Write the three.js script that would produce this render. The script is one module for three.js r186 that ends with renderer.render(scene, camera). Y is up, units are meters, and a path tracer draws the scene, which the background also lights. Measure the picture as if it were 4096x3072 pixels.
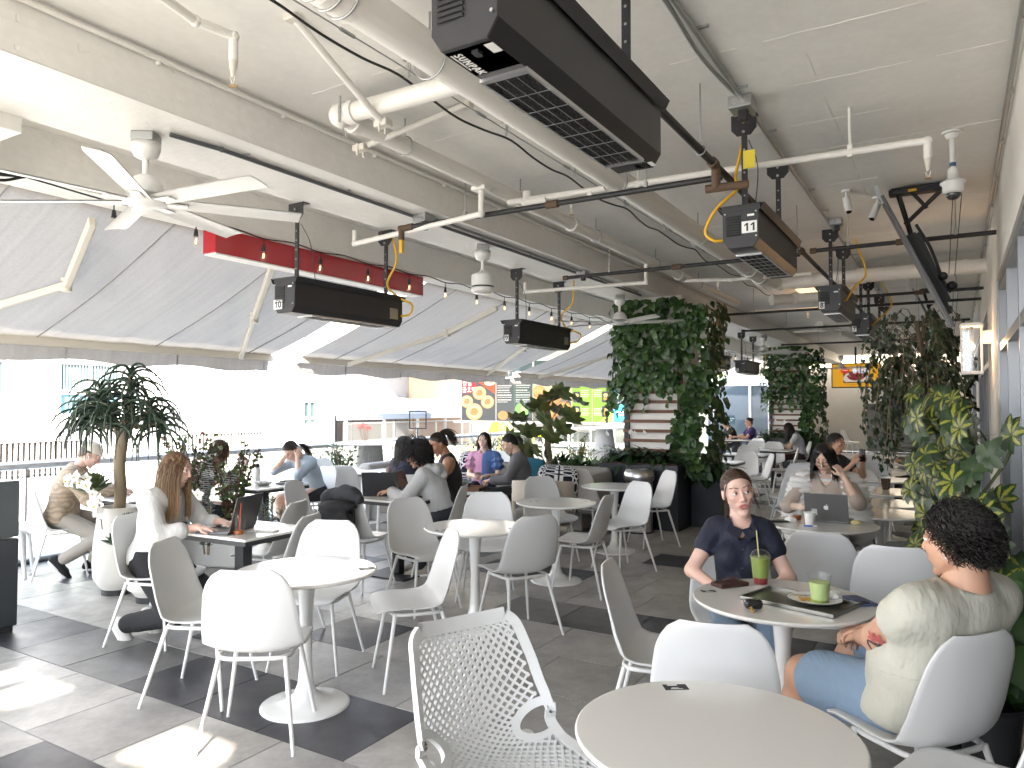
import * as THREE from 'three';
import { mergeGeometries, mergeVertices } from 'three/addons/utils/BufferGeometryUtils.js';
import { RoundedBoxGeometry } from 'three/addons/geometries/RoundedBoxGeometry.js';
import { FontLoader } from 'three/addons/loaders/FontLoader.js';
import { TextGeometry } from 'three/addons/geometries/TextGeometry.js';

// ---------- camera, sky, sun, exposure ----------
const scene = new THREE.Scene();
const camera = new THREE.PerspectiveCamera(55.0, 4 / 3, 0.05, 400);
camera.position.set(0, 1.6, 0);
camera.rotation.order = 'YXZ';
camera.rotation.set(1.75 * Math.PI / 180, 31.1 * Math.PI / 180, 0);
scene.add(camera);
const renderer = new THREE.WebGLRenderer({ antialias: true });
renderer.toneMapping = THREE.LinearToneMapping;
renderer.toneMappingExposure = 9.3;
renderer.shadowMap.enabled = true;
const SUN = new THREE.Vector3(0.5, 0.52, 0.7).normalize();
// hazy bright daytime sky, computed: pale at the horizon, soft blue above, brighter round the sun
const skyTex = (() => {
  const W = 128, H = 64, d = new Float32Array(W * H * 4);
  for (let j = 0; j < H; j++) for (let i = 0; i < W; i++) {
    const lat = ((j + 0.5) / H - 0.5) * Math.PI, lon = ((i + 0.5) / W - 0.5) * 2 * Math.PI, y = Math.sin(lat), x = Math.cos(lat) * Math.cos(lon), z = Math.cos(lat) * Math.sin(lon);
    const up = Math.max(0, y), h = Math.pow(1 - up, 2.2), g = Math.pow(Math.max(0, x * SUN.x + y * SUN.y + z * SUN.z), 10) * 0.3, o = (j * W + i) * 4;
    if (y < 0) { d[o] = 0.30; d[o + 1] = 0.30; d[o + 2] = 0.29; } else { d[o] = 0.42 + 0.42 * h + g; d[o + 1] = 0.50 + 0.39 * h + g * 0.95; d[o + 2] = 0.64 + 0.32 * h + g * 0.85; }
    d[o + 3] = 1;
  }
  const t = new THREE.DataTexture(d, W, H, THREE.RGBAFormat, THREE.FloatType); t.mapping = THREE.EquirectangularReflectionMapping; t.magFilter = t.minFilter = THREE.LinearFilter; t.needsUpdate = true; return t;
})();
scene.background = skyTex; scene.environment = skyTex;
const sun = new THREE.DirectionalLight(0xfff2df, 4.5);
sun.position.copy(SUN).multiplyScalar(60); sun.castShadow = true;
sun.shadow.mapSize.set(4096, 4096);
Object.assign(sun.shadow.camera, { left: -40, right: 40, top: 40, bottom: -40, near: 1, far: 150 });
sun.shadow.radius = 1;
scene.add(sun, sun.target);

// ---------- helpers ----------
let seed = 7;
const rnd = () => { seed = (seed + 0x6D2B79F5) | 0; let t = Math.imul(seed ^ (seed >>> 15), 1 | seed); t = (t + Math.imul(t ^ (t >>> 7), 61 | t)) ^ t; return ((t ^ (t >>> 14)) >>> 0) / 4294967296; };
const rr = (a, b) => a + (b - a) * rnd();
const pick = a => a[Math.floor(rnd() * a.length)];
const V = (x, y, z) => new THREE.Vector3(x, y, z);
const D2R = Math.PI / 180;
const lerp = (a, b, t) => a + (b - a) * t, clamp = (x, a = 0, b = 1) => Math.min(b, Math.max(a, x));
const sstep = (a, b, x) => { const t = clamp((x - a) / (b - a)); return t * t * (3 - 2 * t); };
const used = {};
const numbered = n => { if (!(n in used)) { used[n] = 0; return n; } used[n]++; return n + '_' + String(used[n]).padStart(3, '0'); };
const C = (r, g, b) => new THREE.Color().setRGB(r, g, b);
function hash(x, y, s) { let h = Math.imul(x, 374761393) + Math.imul(y, 668265263) + Math.imul(s, 1274126177); h = Math.imul(h ^ (h >>> 13), 1274126177); return ((h ^ (h >>> 16)) >>> 0) / 4294967296; }
function vnoise(x, y, per, s) { const xi = Math.floor(x), yi = Math.floor(y), fx = x - xi, fy = y - yi, m = a => ((a % per) + per) % per; const u = fx * fx * (3 - 2 * fx), v = fy * fy * (3 - 2 * fy); return lerp(lerp(hash(m(xi), m(yi), s), hash(m(xi + 1), m(yi), s), u), lerp(hash(m(xi), m(yi + 1), s), hash(m(xi + 1), m(yi + 1), s), u), v); }
function fbm(x, y, per, s, oct = 4) { let a = 0.5, r = 0, w = 0; for (let i = 0; i < oct; i++) { r += a * vnoise(x, y, per, s + i); w += a; x *= 2; y *= 2; per *= 2; a *= 0.55; } return r / w; }
const n3 = (x, y, z, s = 1) => (fbm(x + z * 0.71, y + z * 0.53, 4096, s, 3) - 0.5) * 2;
function tex(size, fn, srgb, rx = 1, ry = 1) { // fn(u,v,i,j) -> number or [r,g,b] in 0..1
  const d = new Uint8Array(size * size * 4);
  for (let j = 0; j < size; j++) for (let i = 0; i < size; i++) { let c = fn(i / size, j / size, i, j); if (typeof c === 'number') c = [c, c, c]; const o = (j * size + i) * 4; d[o] = clamp(c[0]) * 255; d[o + 1] = clamp(c[1]) * 255; d[o + 2] = clamp(c[2]) * 255; d[o + 3] = 255; }
  const t = new THREE.DataTexture(d, size, size); t.magFilter = THREE.LinearFilter; t.minFilter = THREE.LinearMipmapLinearFilter; t.generateMipmaps = true; t.wrapS = t.wrapT = THREE.RepeatWrapping; t.repeat.set(rx, ry); if (srgb) t.colorSpace = THREE.SRGBColorSpace; t.needsUpdate = true; return t;
}
function canvasTex(w, h, draw) { const c = document.createElement('canvas'); c.width = w; c.height = h; const g = c.getContext('2d'); draw(g, w, h); const t = new THREE.CanvasTexture(c); t.colorSpace = THREE.SRGBColorSpace; return t; }
const std = (color, roughness = 0.6, o = {}) => new THREE.MeshStandardMaterial({ color, roughness, ...o });
const phys = (color, roughness = 0.6, o = {}) => new THREE.MeshPhysicalMaterial({ color, roughness, ...o });
// geometries -------------------------------------------------
function uvBox(g, s = 1) { // uv in metres from the dominant axis of the normal
  if (g.index) g = g.toNonIndexed();
  const p = g.attributes.position, n = g.attributes.normal, uv = new Float32Array(p.count * 2);
  for (let i = 0; i < p.count; i++) { const ax = Math.abs(n.getX(i)), ay = Math.abs(n.getY(i)), az = Math.abs(n.getZ(i)); let u, v; if (ay >= ax && ay >= az) { u = p.getX(i); v = p.getZ(i); } else if (ax >= az) { u = p.getZ(i); v = p.getY(i); } else { u = p.getX(i); v = p.getY(i); } uv[2 * i] = u * s; uv[2 * i + 1] = v * s; }
  g.setAttribute('uv', new THREE.BufferAttribute(uv, 2)); return g;
}
const bx = (w, h, d, x = 0, y = 0, z = 0, ry = 0, rx = 0, rz = 0) => { const g = new THREE.BoxGeometry(w, h, d); if (rx) g.rotateX(rx); if (rz) g.rotateZ(rz); if (ry) g.rotateY(ry); g.translate(x, y, z); return g; };
const box6 = (x0, x1, y0, y1, z0, z1) => bx(Math.abs(x1 - x0), Math.abs(y1 - y0), Math.abs(z1 - z0), (x0 + x1) / 2, (y0 + y1) / 2, (z0 + z1) / 2);
const rbx = (w, h, d, r, x = 0, y = 0, z = 0, ry = 0, rx = 0, rz = 0, seg = 2) => { const g = new RoundedBoxGeometry(w, h, d, seg, r); if (rx) g.rotateX(rx); if (rz) g.rotateZ(rz); if (ry) g.rotateY(ry); g.translate(x, y, z); return g; };
const UP = V(0, 1, 0);
function rod(a, b, r0, r1 = r0, seg = 10, open = false) { const A = a.isVector3 ? a : V(...a), B = b.isVector3 ? b : V(...b); const d = B.clone().sub(A), L = d.length(); const g = new THREE.CylinderGeometry(r1, r0, L, seg, 1, open); g.applyQuaternion(new THREE.Quaternion().setFromUnitVectors(UP, d.divideScalar(L))); g.translate((A.x + B.x) / 2, (A.y + B.y) / 2, (A.z + B.z) / 2); return g; }
const cyl = (r0, r1, h, x = 0, y = 0, z = 0, seg = 24) => { const g = new THREE.CylinderGeometry(r1, r0, h, seg); g.translate(x, y + h / 2, z); return g; };
const sph = (r, x = 0, y = 0, z = 0, a = 14, b = 10) => { const g = new THREE.SphereGeometry(r, a, b); g.translate(x, y, z); return g; };
const ell = (rx, ry, rz, x = 0, y = 0, z = 0, a = 14, b = 10) => { const g = new THREE.SphereGeometry(1, a, b); g.scale(rx, ry, rz); g.translate(x, y, z); return g; };
const lathe = (pts, seg = 32) => new THREE.LatheGeometry(pts.map(p => new THREE.Vector2(p[0], p[1])), seg);
const tube = (pts, r, n = 24, seg = 7, closed = false) => new THREE.TubeGeometry(new THREE.CatmullRomCurve3(pts.map(p => p.isVector3 ? p : V(...p)), closed, 'catmullrom', 0.5), n, r, seg, closed);
const tor = (R, r, x, y, z, axis = 'y', a = 24, b = 8) => { const g = new THREE.TorusGeometry(R, r, b, a); if (axis === 'y') g.rotateX(Math.PI / 2); if (axis === 'x') g.rotateY(Math.PI / 2); g.translate(x, y, z); return g; };
function extr(pts, depth, bevel = 0, o = {}) { const s = new THREE.Shape(pts.map(p => new THREE.Vector2(p[0], p[1]))); return new THREE.ExtrudeGeometry(s, { depth, bevelEnabled: bevel > 0, bevelThickness: bevel, bevelSize: bevel, bevelSegments: 2, curveSegments: 10, ...o }); }
function merge(list) {
  list = list.flat(); const color = list.some(g => g.attributes.color);
  const gs = list.map(g => { let q = g.index ? g.toNonIndexed() : g; const r = new THREE.BufferGeometry(); r.setAttribute('position', q.attributes.position); r.setAttribute('normal', q.attributes.normal); r.setAttribute('uv', q.attributes.uv || new THREE.BufferAttribute(new Float32Array(q.attributes.position.count * 2), 2)); if (color) r.setAttribute('color', q.attributes.color || new THREE.BufferAttribute(new Float32Array(q.attributes.position.count * 3).fill(1), 3)); return r; });
  return gs.length === 1 ? gs[0] : mergeGeometries(gs);
}
// objects ----------------------------------------------------
function part(parent, name, geos, material, label) { const g = Array.isArray(geos) ? merge(geos) : geos; const m = new THREE.Mesh(g, material); m.castShadow = m.receiveShadow = true; m.name = name; if (label) m.userData.label = label; parent.add(m); return m; }
const parts = (parent, name, geos, material) => geos.map(g => part(parent, name, g, material));
function thing(name, label, category, pos = [0, 0, 0], ry = 0, group) { const o = new THREE.Group(); o.name = numbered(name); o.position.set(...pos); o.rotation.y = ry; o.userData = { label, category }; if (group) o.userData.group = group; scene.add(o); return o; }
function struct(name, geos, material) { const m = part(scene, numbered(name), geos, material); m.userData.kind = 'structure'; return m; }
function structGroup(name) { const g = new THREE.Group(); g.name = numbered(name); g.userData.kind = 'structure'; scene.add(g); return g; }
function dup(src, label, pos, ry, group) { const c = src.clone(); c.name = numbered(src.name.replace(/_\d{3}$/, '')); c.userData = { ...src.userData, label }; if (group) c.userData.group = group; if (pos) c.position.set(...pos); if (ry !== undefined) c.rotation.y = ry; scene.add(c); return c; }
const face = (fx, fz) => Math.atan2(fx, fz);      // turn that points local +z along (fx,fz)

// ---------- shared textures and materials ----------
const tConc = tex(512, (u, v) => 0.91 + 0.06 * fbm(u * 6, v * 6, 6, 3) + 0.03 * fbm(u * 60, v * 60, 60, 9, 2), true, 0.5, 0.5);
const tConcB = tex(512, (u, v) => { let h = 0.5 + 0.35 * (fbm(u * 5, v * 70, 70, 21, 3) - 0.5) + 0.3 * (fbm(u * 40, v * 40, 40, 5, 3) - 0.5); const p = vnoise(u * 46, v * 90, 90 * 46, 77); if (p > 0.93) h -= 0.45; return h; }, false, 0.5, 0.5);
const tCeilB = tex(512, (u, v) => 0.5 + 0.5 * (fbm(u * 9, v * 9, 9, 14, 4) - 0.5), false, 0.35, 0.35);
const tTile = tex(512, (u, v) => { const a = fbm(u * 4, v * 4, 4, 31, 5), b = fbm(u * 50, v * 50, 50, 8, 2), c = fbm(u * 14, v * 14, 14, 51, 3); return 0.66 + 0.26 * a + 0.07 * b + 0.1 * (c - 0.5); }, true);
const tTileR = tex(256, (u, v) => 0.45 + 0.35 * fbm(u * 8, v * 8, 8, 44, 4), false);
const tFine = tex(256, (u, v) => 0.5 + 0.5 * (fbm(u * 64, v * 64, 64, 3, 2) - 0.5), false);
const tWeave = tex(128, (u, v, i, j) => 0.62 + 0.22 * (((i >> 1) + (j >> 1)) & 1) + 0.16 * hash(i, j, 4), true, 12, 12);
const tStuc = tex(256, (u, v) => fbm(u * 40, v * 40, 40, 61, 3), false);
const tWood = tex(256, (u, v) => { const g = fbm(u * 3, v * 60, 60, 91, 4); return [0.40 + 0.26 * g, 0.26 + 0.2 * g, 0.17 + 0.15 * g]; }, true);
const M = {
  ceil: std(C(0.87, 0.855, 0.815), 0.6, { map: tConc, bumpMap: tCeilB, bumpScale: 0.002 }),
  beam: std(C(0.87, 0.855, 0.815), 0.5, { map: tConc, bumpMap: tConcB, bumpScale: 0.004 }),
  wall: std(C(0.80, 0.77, 0.71), 0.8, { map: tConc, bumpMap: tStuc, bumpScale: 0.002 }),
  pipe: std(C(0.84, 0.82, 0.77), 0.4, { map: tConc }),
  pipeDirty: std(C(0.70, 0.66, 0.59), 0.55, { map: tConc }),
  white: std(C(0.76, 0.76, 0.74), 0.38),
  chair: phys(C(0.61, 0.615, 0.61), 0.42, { bumpMap: tFine, bumpScale: 0.0004 }),
  chairMetal: std(C(0.66, 0.66, 0.645), 0.35),
  tableTop: phys(C(0.70, 0.69, 0.66), 0.26, { clearcoat: 0.5, clearcoatRoughness: 0.12 }),
  tableBase: phys(C(0.78, 0.78, 0.76), 0.18, { clearcoat: 0.6, clearcoatRoughness: 0.1 }),
  black: std(C(0.018, 0.018, 0.02), 0.5),
  blackGloss: std(C(0.012, 0.012, 0.014), 0.18),
  heater: std(C(0.022, 0.022, 0.024), 0.42),
  heaterIn: std(C(0.009, 0.009, 0.01), 0.7),
  steel: std(C(0.55, 0.55, 0.55), 0.3, { metalness: 1 }),
  galv: std(C(0.42, 0.43, 0.43), 0.42, { metalness: 0.85 }),
  brass: std(C(0.5, 0.33, 0.13), 0.4, { metalness: 1 }),
  rust: std(C(0.10, 0.06, 0.035), 0.75),
  yellow: std(C(0.75, 0.42, 0.02), 0.5),
  cable: std(C(0.012, 0.012, 0.012), 0.55),
  alu: std(C(0.30, 0.31, 0.32), 0.38, { metalness: 0.7 }),
  red: phys(C(0.42, 0.012, 0.02), 0.22, { clearcoat: 0.5 }),
  cream: std(C(0.62, 0.58, 0.50), 0.5),
  planter: std(C(0.018, 0.022, 0.03), 0.42),
  wood: std(C(0.62, 0.62, 0.62), 0.6, { map: tWood }),
  glass: phys(C(1, 1, 1), 0.03, { transmission: 1, thickness: 0, ior: 1.45 }),
  soil: std(C(0.06, 0.035, 0.022), 0.95),
  bark: std(C(0.22, 0.17, 0.11), 0.85, { bumpMap: tConcB, bumpScale: 0.006 }),
};
console.log('core');
// ---------- floor: running-bond porcelain tiles ----------
const TS = 0.585;
{
  const floor = structGroup('floor');
  part(floor, 'grout_bed', uvBox(box6(-8.35, 0.63, -0.35, -0.006, -29, 5)), std(C(0.05, 0.05, 0.05), 0.9)).userData.kind = 'stuff';
  const tones = [C(0.54, 0.52, 0.49), C(0.50, 0.48, 0.455), C(0.45, 0.435, 0.415), C(0.2, 0.197, 0.195), C(0.08, 0.08, 0.092), C(0.066, 0.066, 0.077)];
  const mats = []; tones.forEach((c, i) => { for (let k = 0; k < 2; k++) { const t = tTile.clone(); t.offset.set(rnd(), rnd()); t.repeat.set(0.9, 0.9); mats.push(std(c, 0.68, { map: t, roughnessMap: tTileR, bumpMap: tFine, bumpScale: 0.0006 })); } });
  const tg = uvBox(rbx(TS - 0.005, 0.02, TS - 0.005, 0.0018, 0, -0.01, 0, 0, 0, 0, 1));
  const cam = new THREE.Vector3(); camera.updateMatrixWorld();
  const tiles = [];
  for (let k = -9; k < 43; k++) {
    const z = -2.5 - TS * (k + 0.5); const off = -1.815 - 0.195 * k;
    for (let n = -30; n < 30; n++) {
      let xa = off + n * TS, xb = xa + TS; if (xb < -8.3 || xa > 0.29) continue; xa = Math.max(xa, -8.33); xb = Math.min(xb, 0.297); if (xb - xa < 0.06) continue;
      const xc = (xa + xb) / 2; let tone = rnd() < 0.13 ? pick([4, 5]) : rnd() < 0.16 ? 3 : pick([0, 0, 1, 1, 2]);
      if (k === 0) tone = xc < -2.35 ? pick([4, 5, 4, 3]) : pick([0, 1]);
      if (k === 1 || k === -1) tone = pick([0, 1, 0, 2]);
      if (k === 2) tone = xc > -3.95 && xc < -3.35 ? 5 : xc < -6.7 ? 4 : pick([1, 2, 0]);
      if (k === 3) tone = pick([0, 1, 0]);
      if (k === 4) tone = xc > -3.2 ? pick([4, 5, 3]) : pick([0, 1, 2]);
      if (k === 5 || k === 6) tone = xc < -3 && rnd() < 0.25 ? 4 : pick([0, 1, 1]);
      if (k === 8) tone = xc > -3 && xc < -1.0 ? 4 : tone;
      cam.set(xc, 0, z).project(camera); const vis = cam.z < 1 && Math.abs(cam.x) < 1.12 && cam.y > -1.25 && cam.y < 1; const dist = Math.hypot(xc, 1.6, z);
      tiles.push({ xc, z, w: xb - xa - 0.005, tone, key: vis ? dist : 1000 + dist });
    }
  }
  tiles.sort((a, b) => a.key - b.key);
  const rest = tones.map(() => []);
  tiles.forEach((t, i) => {
    const s = t.w / (TS - 0.005);
    if (i < 300 && t.key < 1000) { const m = part(floor, 'floor_tile', tg, mats[t.tone * 2 + (i & 1)]); m.position.set(t.xc, rr(-0.0006, 0.0006), t.z); m.scale.x = s; m.rotation.y = s > 0.99 ? pick([0, Math.PI]) : 0; m.name = 'floor_tile'; }
    else { const g = uvBox(bx(t.w, 0.02, TS - 0.005, t.xc, -0.01, t.z)); rest[t.tone].push(g); }
  });
  rest.forEach((l, i) => { if (l.length) part(floor, 'floor_tiles_far', l, mats[i * 2]).userData.kind = 'stuff'; });
}
// ---------- concrete ceiling with beams ----------
{
  const c = struct('ceiling', uvBox(box6(-5.3, 1.2, 3.37, 3.75, -28, 2.2)), M.ceil);
  const seam = (x0, x1, z, w = 0.006) => { const L = []; const n = Math.ceil(Math.abs(x1 - x0) / 0.12); for (let i = 0; i < n; i++) { const a = lerp(x0, x1, i / n), b = lerp(x0, x1, (i + 1) / n); if (rnd() < 0.14) continue; const ww = w * rr(0.5, 1.5); L.push(bx(Math.abs(b - a) * 1.02, 0.004 * rr(0.5, 1.4), ww, (a + b) / 2, 3.3695, z + rr(-0.003, 0.003))); } if (L.length) part(c, 'board_seam', L, M.ceil); };
  for (const [z, a, b] of [[-3.65, -1.6, 0.28], [-4.25, -1.2, 0.28], [-4.86, -1.15, -0.2], [-5.4, -1.3, 0.28], [-6.3, -1.4, -0.5], [-2.45, -1.7, 0.28], [-2.95, -3.1, -2.2], [-3.9, -3.2, -2.2], [-4.9, -3.3, -2.2], [-7.2, -3.3, 0.28], [-8.4, -3.3, 0.28], [-9.9, -3.3, 0.28], [-11.5, -3.3, 0.28], [-13, -3.3, 0.28]]) seam(a, b, z, 0.007);
  for (const x of [-0.62, -1.75]) { const L = []; for (let z = -2; z > -15; z -= 0.15) if (rnd() < 0.6) L.push(bx(0.005 * rr(0.5, 1.3), 0.003, 0.15, x + rr(-0.003, 0.003), 3.3695, z)); part(c, 'board_seam', L, M.ceil); }
  struct('ceiling_beam', uvBox(box6(-4.14, -3.41, 3.10, 3.3695, -28, 2.2)), M.beam);
  struct('edge_beam', uvBox(box6(-5.299, -5.0, 3.05, 4.3, -33, 2.2)), M.beam);
  struct('cross_beam', uvBox(merge([box6(-4.999, -4.141, 3.02, 3.3695, -1.93, -1.45), box6(-4.999, -4.141, 3.06, 3.3695, -12.6, -12.2), box6(-4.999, -4.141, 3.06, 3.3695, -22.6, -22.2)])), M.beam);
  struct('beam_chamfer', [box6(-3.445, -3.409, 3.094, 3.10, -33, 2.2)], M.beam);
  struct('added_sun_screen', [box6(-9, 1.2, 3.36, 3.44, 2.62, 3.1), box6(-9, -1.72, 3.361, 3.441, 2.2, 2.62), box6(-1.0, -0.1, 3.361, 3.441, 2.2, 2.62), box6(0.45, 1.2, 3.361, 3.441, 2.2, 2.62), box6(-1.42, -1.39, 3.362, 3.442, 2.2, 2.62)], M.beam);  // unseen slabs added behind the camera, gaps shape the floor sun patches
}
// ---------- right-hand shop wall with glazed bays ----------
{
  const piers = [[2.2, 0.6], [-7.45, -9.55], [-14.2, -15.6], [-20.2, -21.6], [-27, -33]];
  const L = [box6(0.3, 0.62, 2.66, 3.3695, -29, 2.2)];
  for (const [a, b] of piers) L.push(box6(0.3, 0.62, 0, 2.659, b, a));
  struct('shop_wall', L.map(g => uvBox(g)), M.wall);
  const room = std(C(0.32, 0.30, 0.28), 0.9);
  struct('shop_interior', [box6(5, 5.1, 0, 3.3, -33, 2.2), box6(0.62, 5.1, -0.1, -0.01, -33, 2.2), box6(0.62, 5.1, 3.4, 3.5, -33, 2.2), box6(0.62, 5.1, 0, 3.4, 2.2, 2.3), box6(0.62, 5.1, 0, 3.4, -33.1, -33)], room);
  const bays = [[0.6, -7.45], [-9.55, -14.2], [-15.6, -20.2], [-21.6, -27]];
  bays.forEach(([z0, z1], bi) => {
    const w = thing('shop_window', ['near dark-framed shop window wall beside the seated person in the pale tee', 'dark-framed shop window bay just past the wall lantern', 'third dark-framed shop window bay along the right wall', 'farthest dark-framed shop window bay along the right wall'][bi], 'window', [0.36, 0, (z0 + z1) / 2]);
    const hl = Math.abs(z1 - z0) / 2, n = Math.round(hl * 2 / 1.15), F = [];
    F.push(box6(-0.045, 0.05, 0, 0.11, -hl, hl), box6(-0.045, 0.05, 2.58, 2.659, -hl, hl), box6(-0.0452, 0.048, 2.06, 2.13, -hl + 0.06, hl - 0.06));
    for (let i = 0; i <= n; i++) { const z = lerp(-hl, hl, i / n) + (i === 0 ? 0.03 : i === n ? -0.03 : 0); part(w, 'mullion', box6(-0.047, 0.049, 0.11, 2.58, z - 0.03, z + 0.03), M.alu); }
    part(w, 'frame', F, M.alu);
    for (let i = 0; i < n; i++) { const a = lerp(-hl, hl, i / n) + 0.031, b = lerp(-hl, hl, (i + 1) / n) - 0.031; part(w, 'pane', box6(0.0, 0.008, 0.112, 2.058, a, b), M.glass); part(w, 'pane', box6(0.0, 0.008, 2.132, 2.578, a, b), M.glass); }
    part(w, 'edge_trim', [box6(-0.062, -0.0475, 0.0, 2.659, hl - 0.03, hl), box6(-0.062, -0.0475, 0.0, 2.659, -hl, -hl + 0.03)], M.white);
  });
}
// ---------- balustrade ----------
const railX = z => -8.13 + (z + 3.6) * 0.045;
{
  const r = thing('balustrade', 'glass balustrade with round metal handrail along the terrace edge', 'railing');
  part(r, 'handrail', rod([railX(4), 1.0, 4], [railX(-26), 1.0, -26], 0.042, 0.042, 16), std(C(0.5, 0.51, 0.53), 0.35, { metalness: 0.8 }));
  const rg = phys(C(0.93, 0.97, 0.95), 0.02, { transmission: 1, thickness: 0, ior: 1.45 });
  for (let z = 3.6; z > -25; z -= 1.5) {
    part(r, 'post', [box6(railX(z) - 0.02, railX(z) + 0.02, 0, 0.97, z - 0.012, z + 0.012)], M.steel);
    const a = V(railX(z - 0.04), 0, z - 0.04), b = V(railX(z - 1.46), 0, z - 1.46); const g = bx(0.012, 0.82, 1.4, (a.x + b.x) / 2, 0.5, (a.z + b.z) / 2, Math.atan2(b.x - a.x, b.z - a.z)); part(r, 'glass_panel', g, rg);
  }
  part(r, 'base_channel', [rod([railX(4), 0.03, 4], [railX(-26), 0.03, -26], 0.035, 0.035, 6)], M.alu);
  struct('terrace_edge', uvBox(box6(-9.3, -8.33, -0.9, -0.012, -29, 5)), M.wall);
  struct('added_bounce_deck', uvBox(box6(-9.3, 9, -0.5, -0.004, 5.001, 22)), std(C(0.52, 0.5, 0.46), 0.8, { map: tTile }));  // unseen pale deck behind the camera, added to bounce sunlight onto the ceiling
}
// ---------- the street side: ground, white apartment block, low buildings ----------
struct('ground', uvBox(box6(-140, 60, -5, -4.5, -140, 60)), std(C(0.5, 0.48, 0.45), 0.9, { map: tTile }));
const stucco = std(C(0.74, 0.74, 0.76), 0.85, { bumpMap: tStuc, bumpScale: 0.003 });
const winGlass = std(C(0.05, 0.09, 0.10), 0.06, { metalness: 0.0 });
function windowUnit(parent, x, y0, y1, z0, z1, o = {}) { // on a facade facing +x, reveal depth d
  const zc = (z0 + z1) / 2, w = Math.abs(z1 - z0), f = 0.05;
  const fr = part(parent, 'window', [box6(x - 0.04, x + 0.05, y0, y0 + f, z0, z1), box6(x - 0.04, x + 0.05, y1 - f, y1, z0, z1), box6(x - 0.041, x + 0.049, y0 + f, y1 - f, zc - f * 0.45, zc + f * 0.45), box6(x - 0.041, x + 0.049, y0 + f, y1 - f, Math.min(z0, z1), Math.min(z0, z1) + f), box6(x - 0.041, x + 0.049, y0 + f, y1 - f, Math.max(z0, z1) - f, Math.max(z0, z1))], M.white);
  part(fr, 'pane', box6(x - 0.02, x - 0.01, y0 + f, y1 - f, Math.min(z0, z1) + f, zc - f * 0.45), o.glass || winGlass); part(fr, 'pane', box6(x - 0.021, x - 0.011, y0 + f, y1 - f, zc + f * 0.45, Math.max(z0, z1) - f), o.glass || winGlass);
  if (o.blinds) { const n = Math.floor((y1 - y0 - 0.1) / 0.075); const L = []; for (let i = 0; i < n; i++) L.push(bx(0.004, 0.058, w - 0.13, x - 0.004, y0 + 0.09 + i * 0.075, zc, 0, 0, 0.25)); part(fr, 'shutter_slats', L, std(C(0.42, 0.55, 0.52), 0.6)); }
  if (o.vert) { const n = Math.floor((w - 0.1) / 0.085); const L = []; for (let i = 0; i < n; i++) L.push(bx(0.004, y1 - y0 - 0.12, 0.06, x - 0.004, (y0 + y1) / 2, Math.min(z0, z1) + 0.08 + i * 0.085, 0.4)); part(fr, 'vertical_blinds', L, std(C(0.40, 0.46, 0.44), 0.7)); }
  return fr;
}
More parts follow.
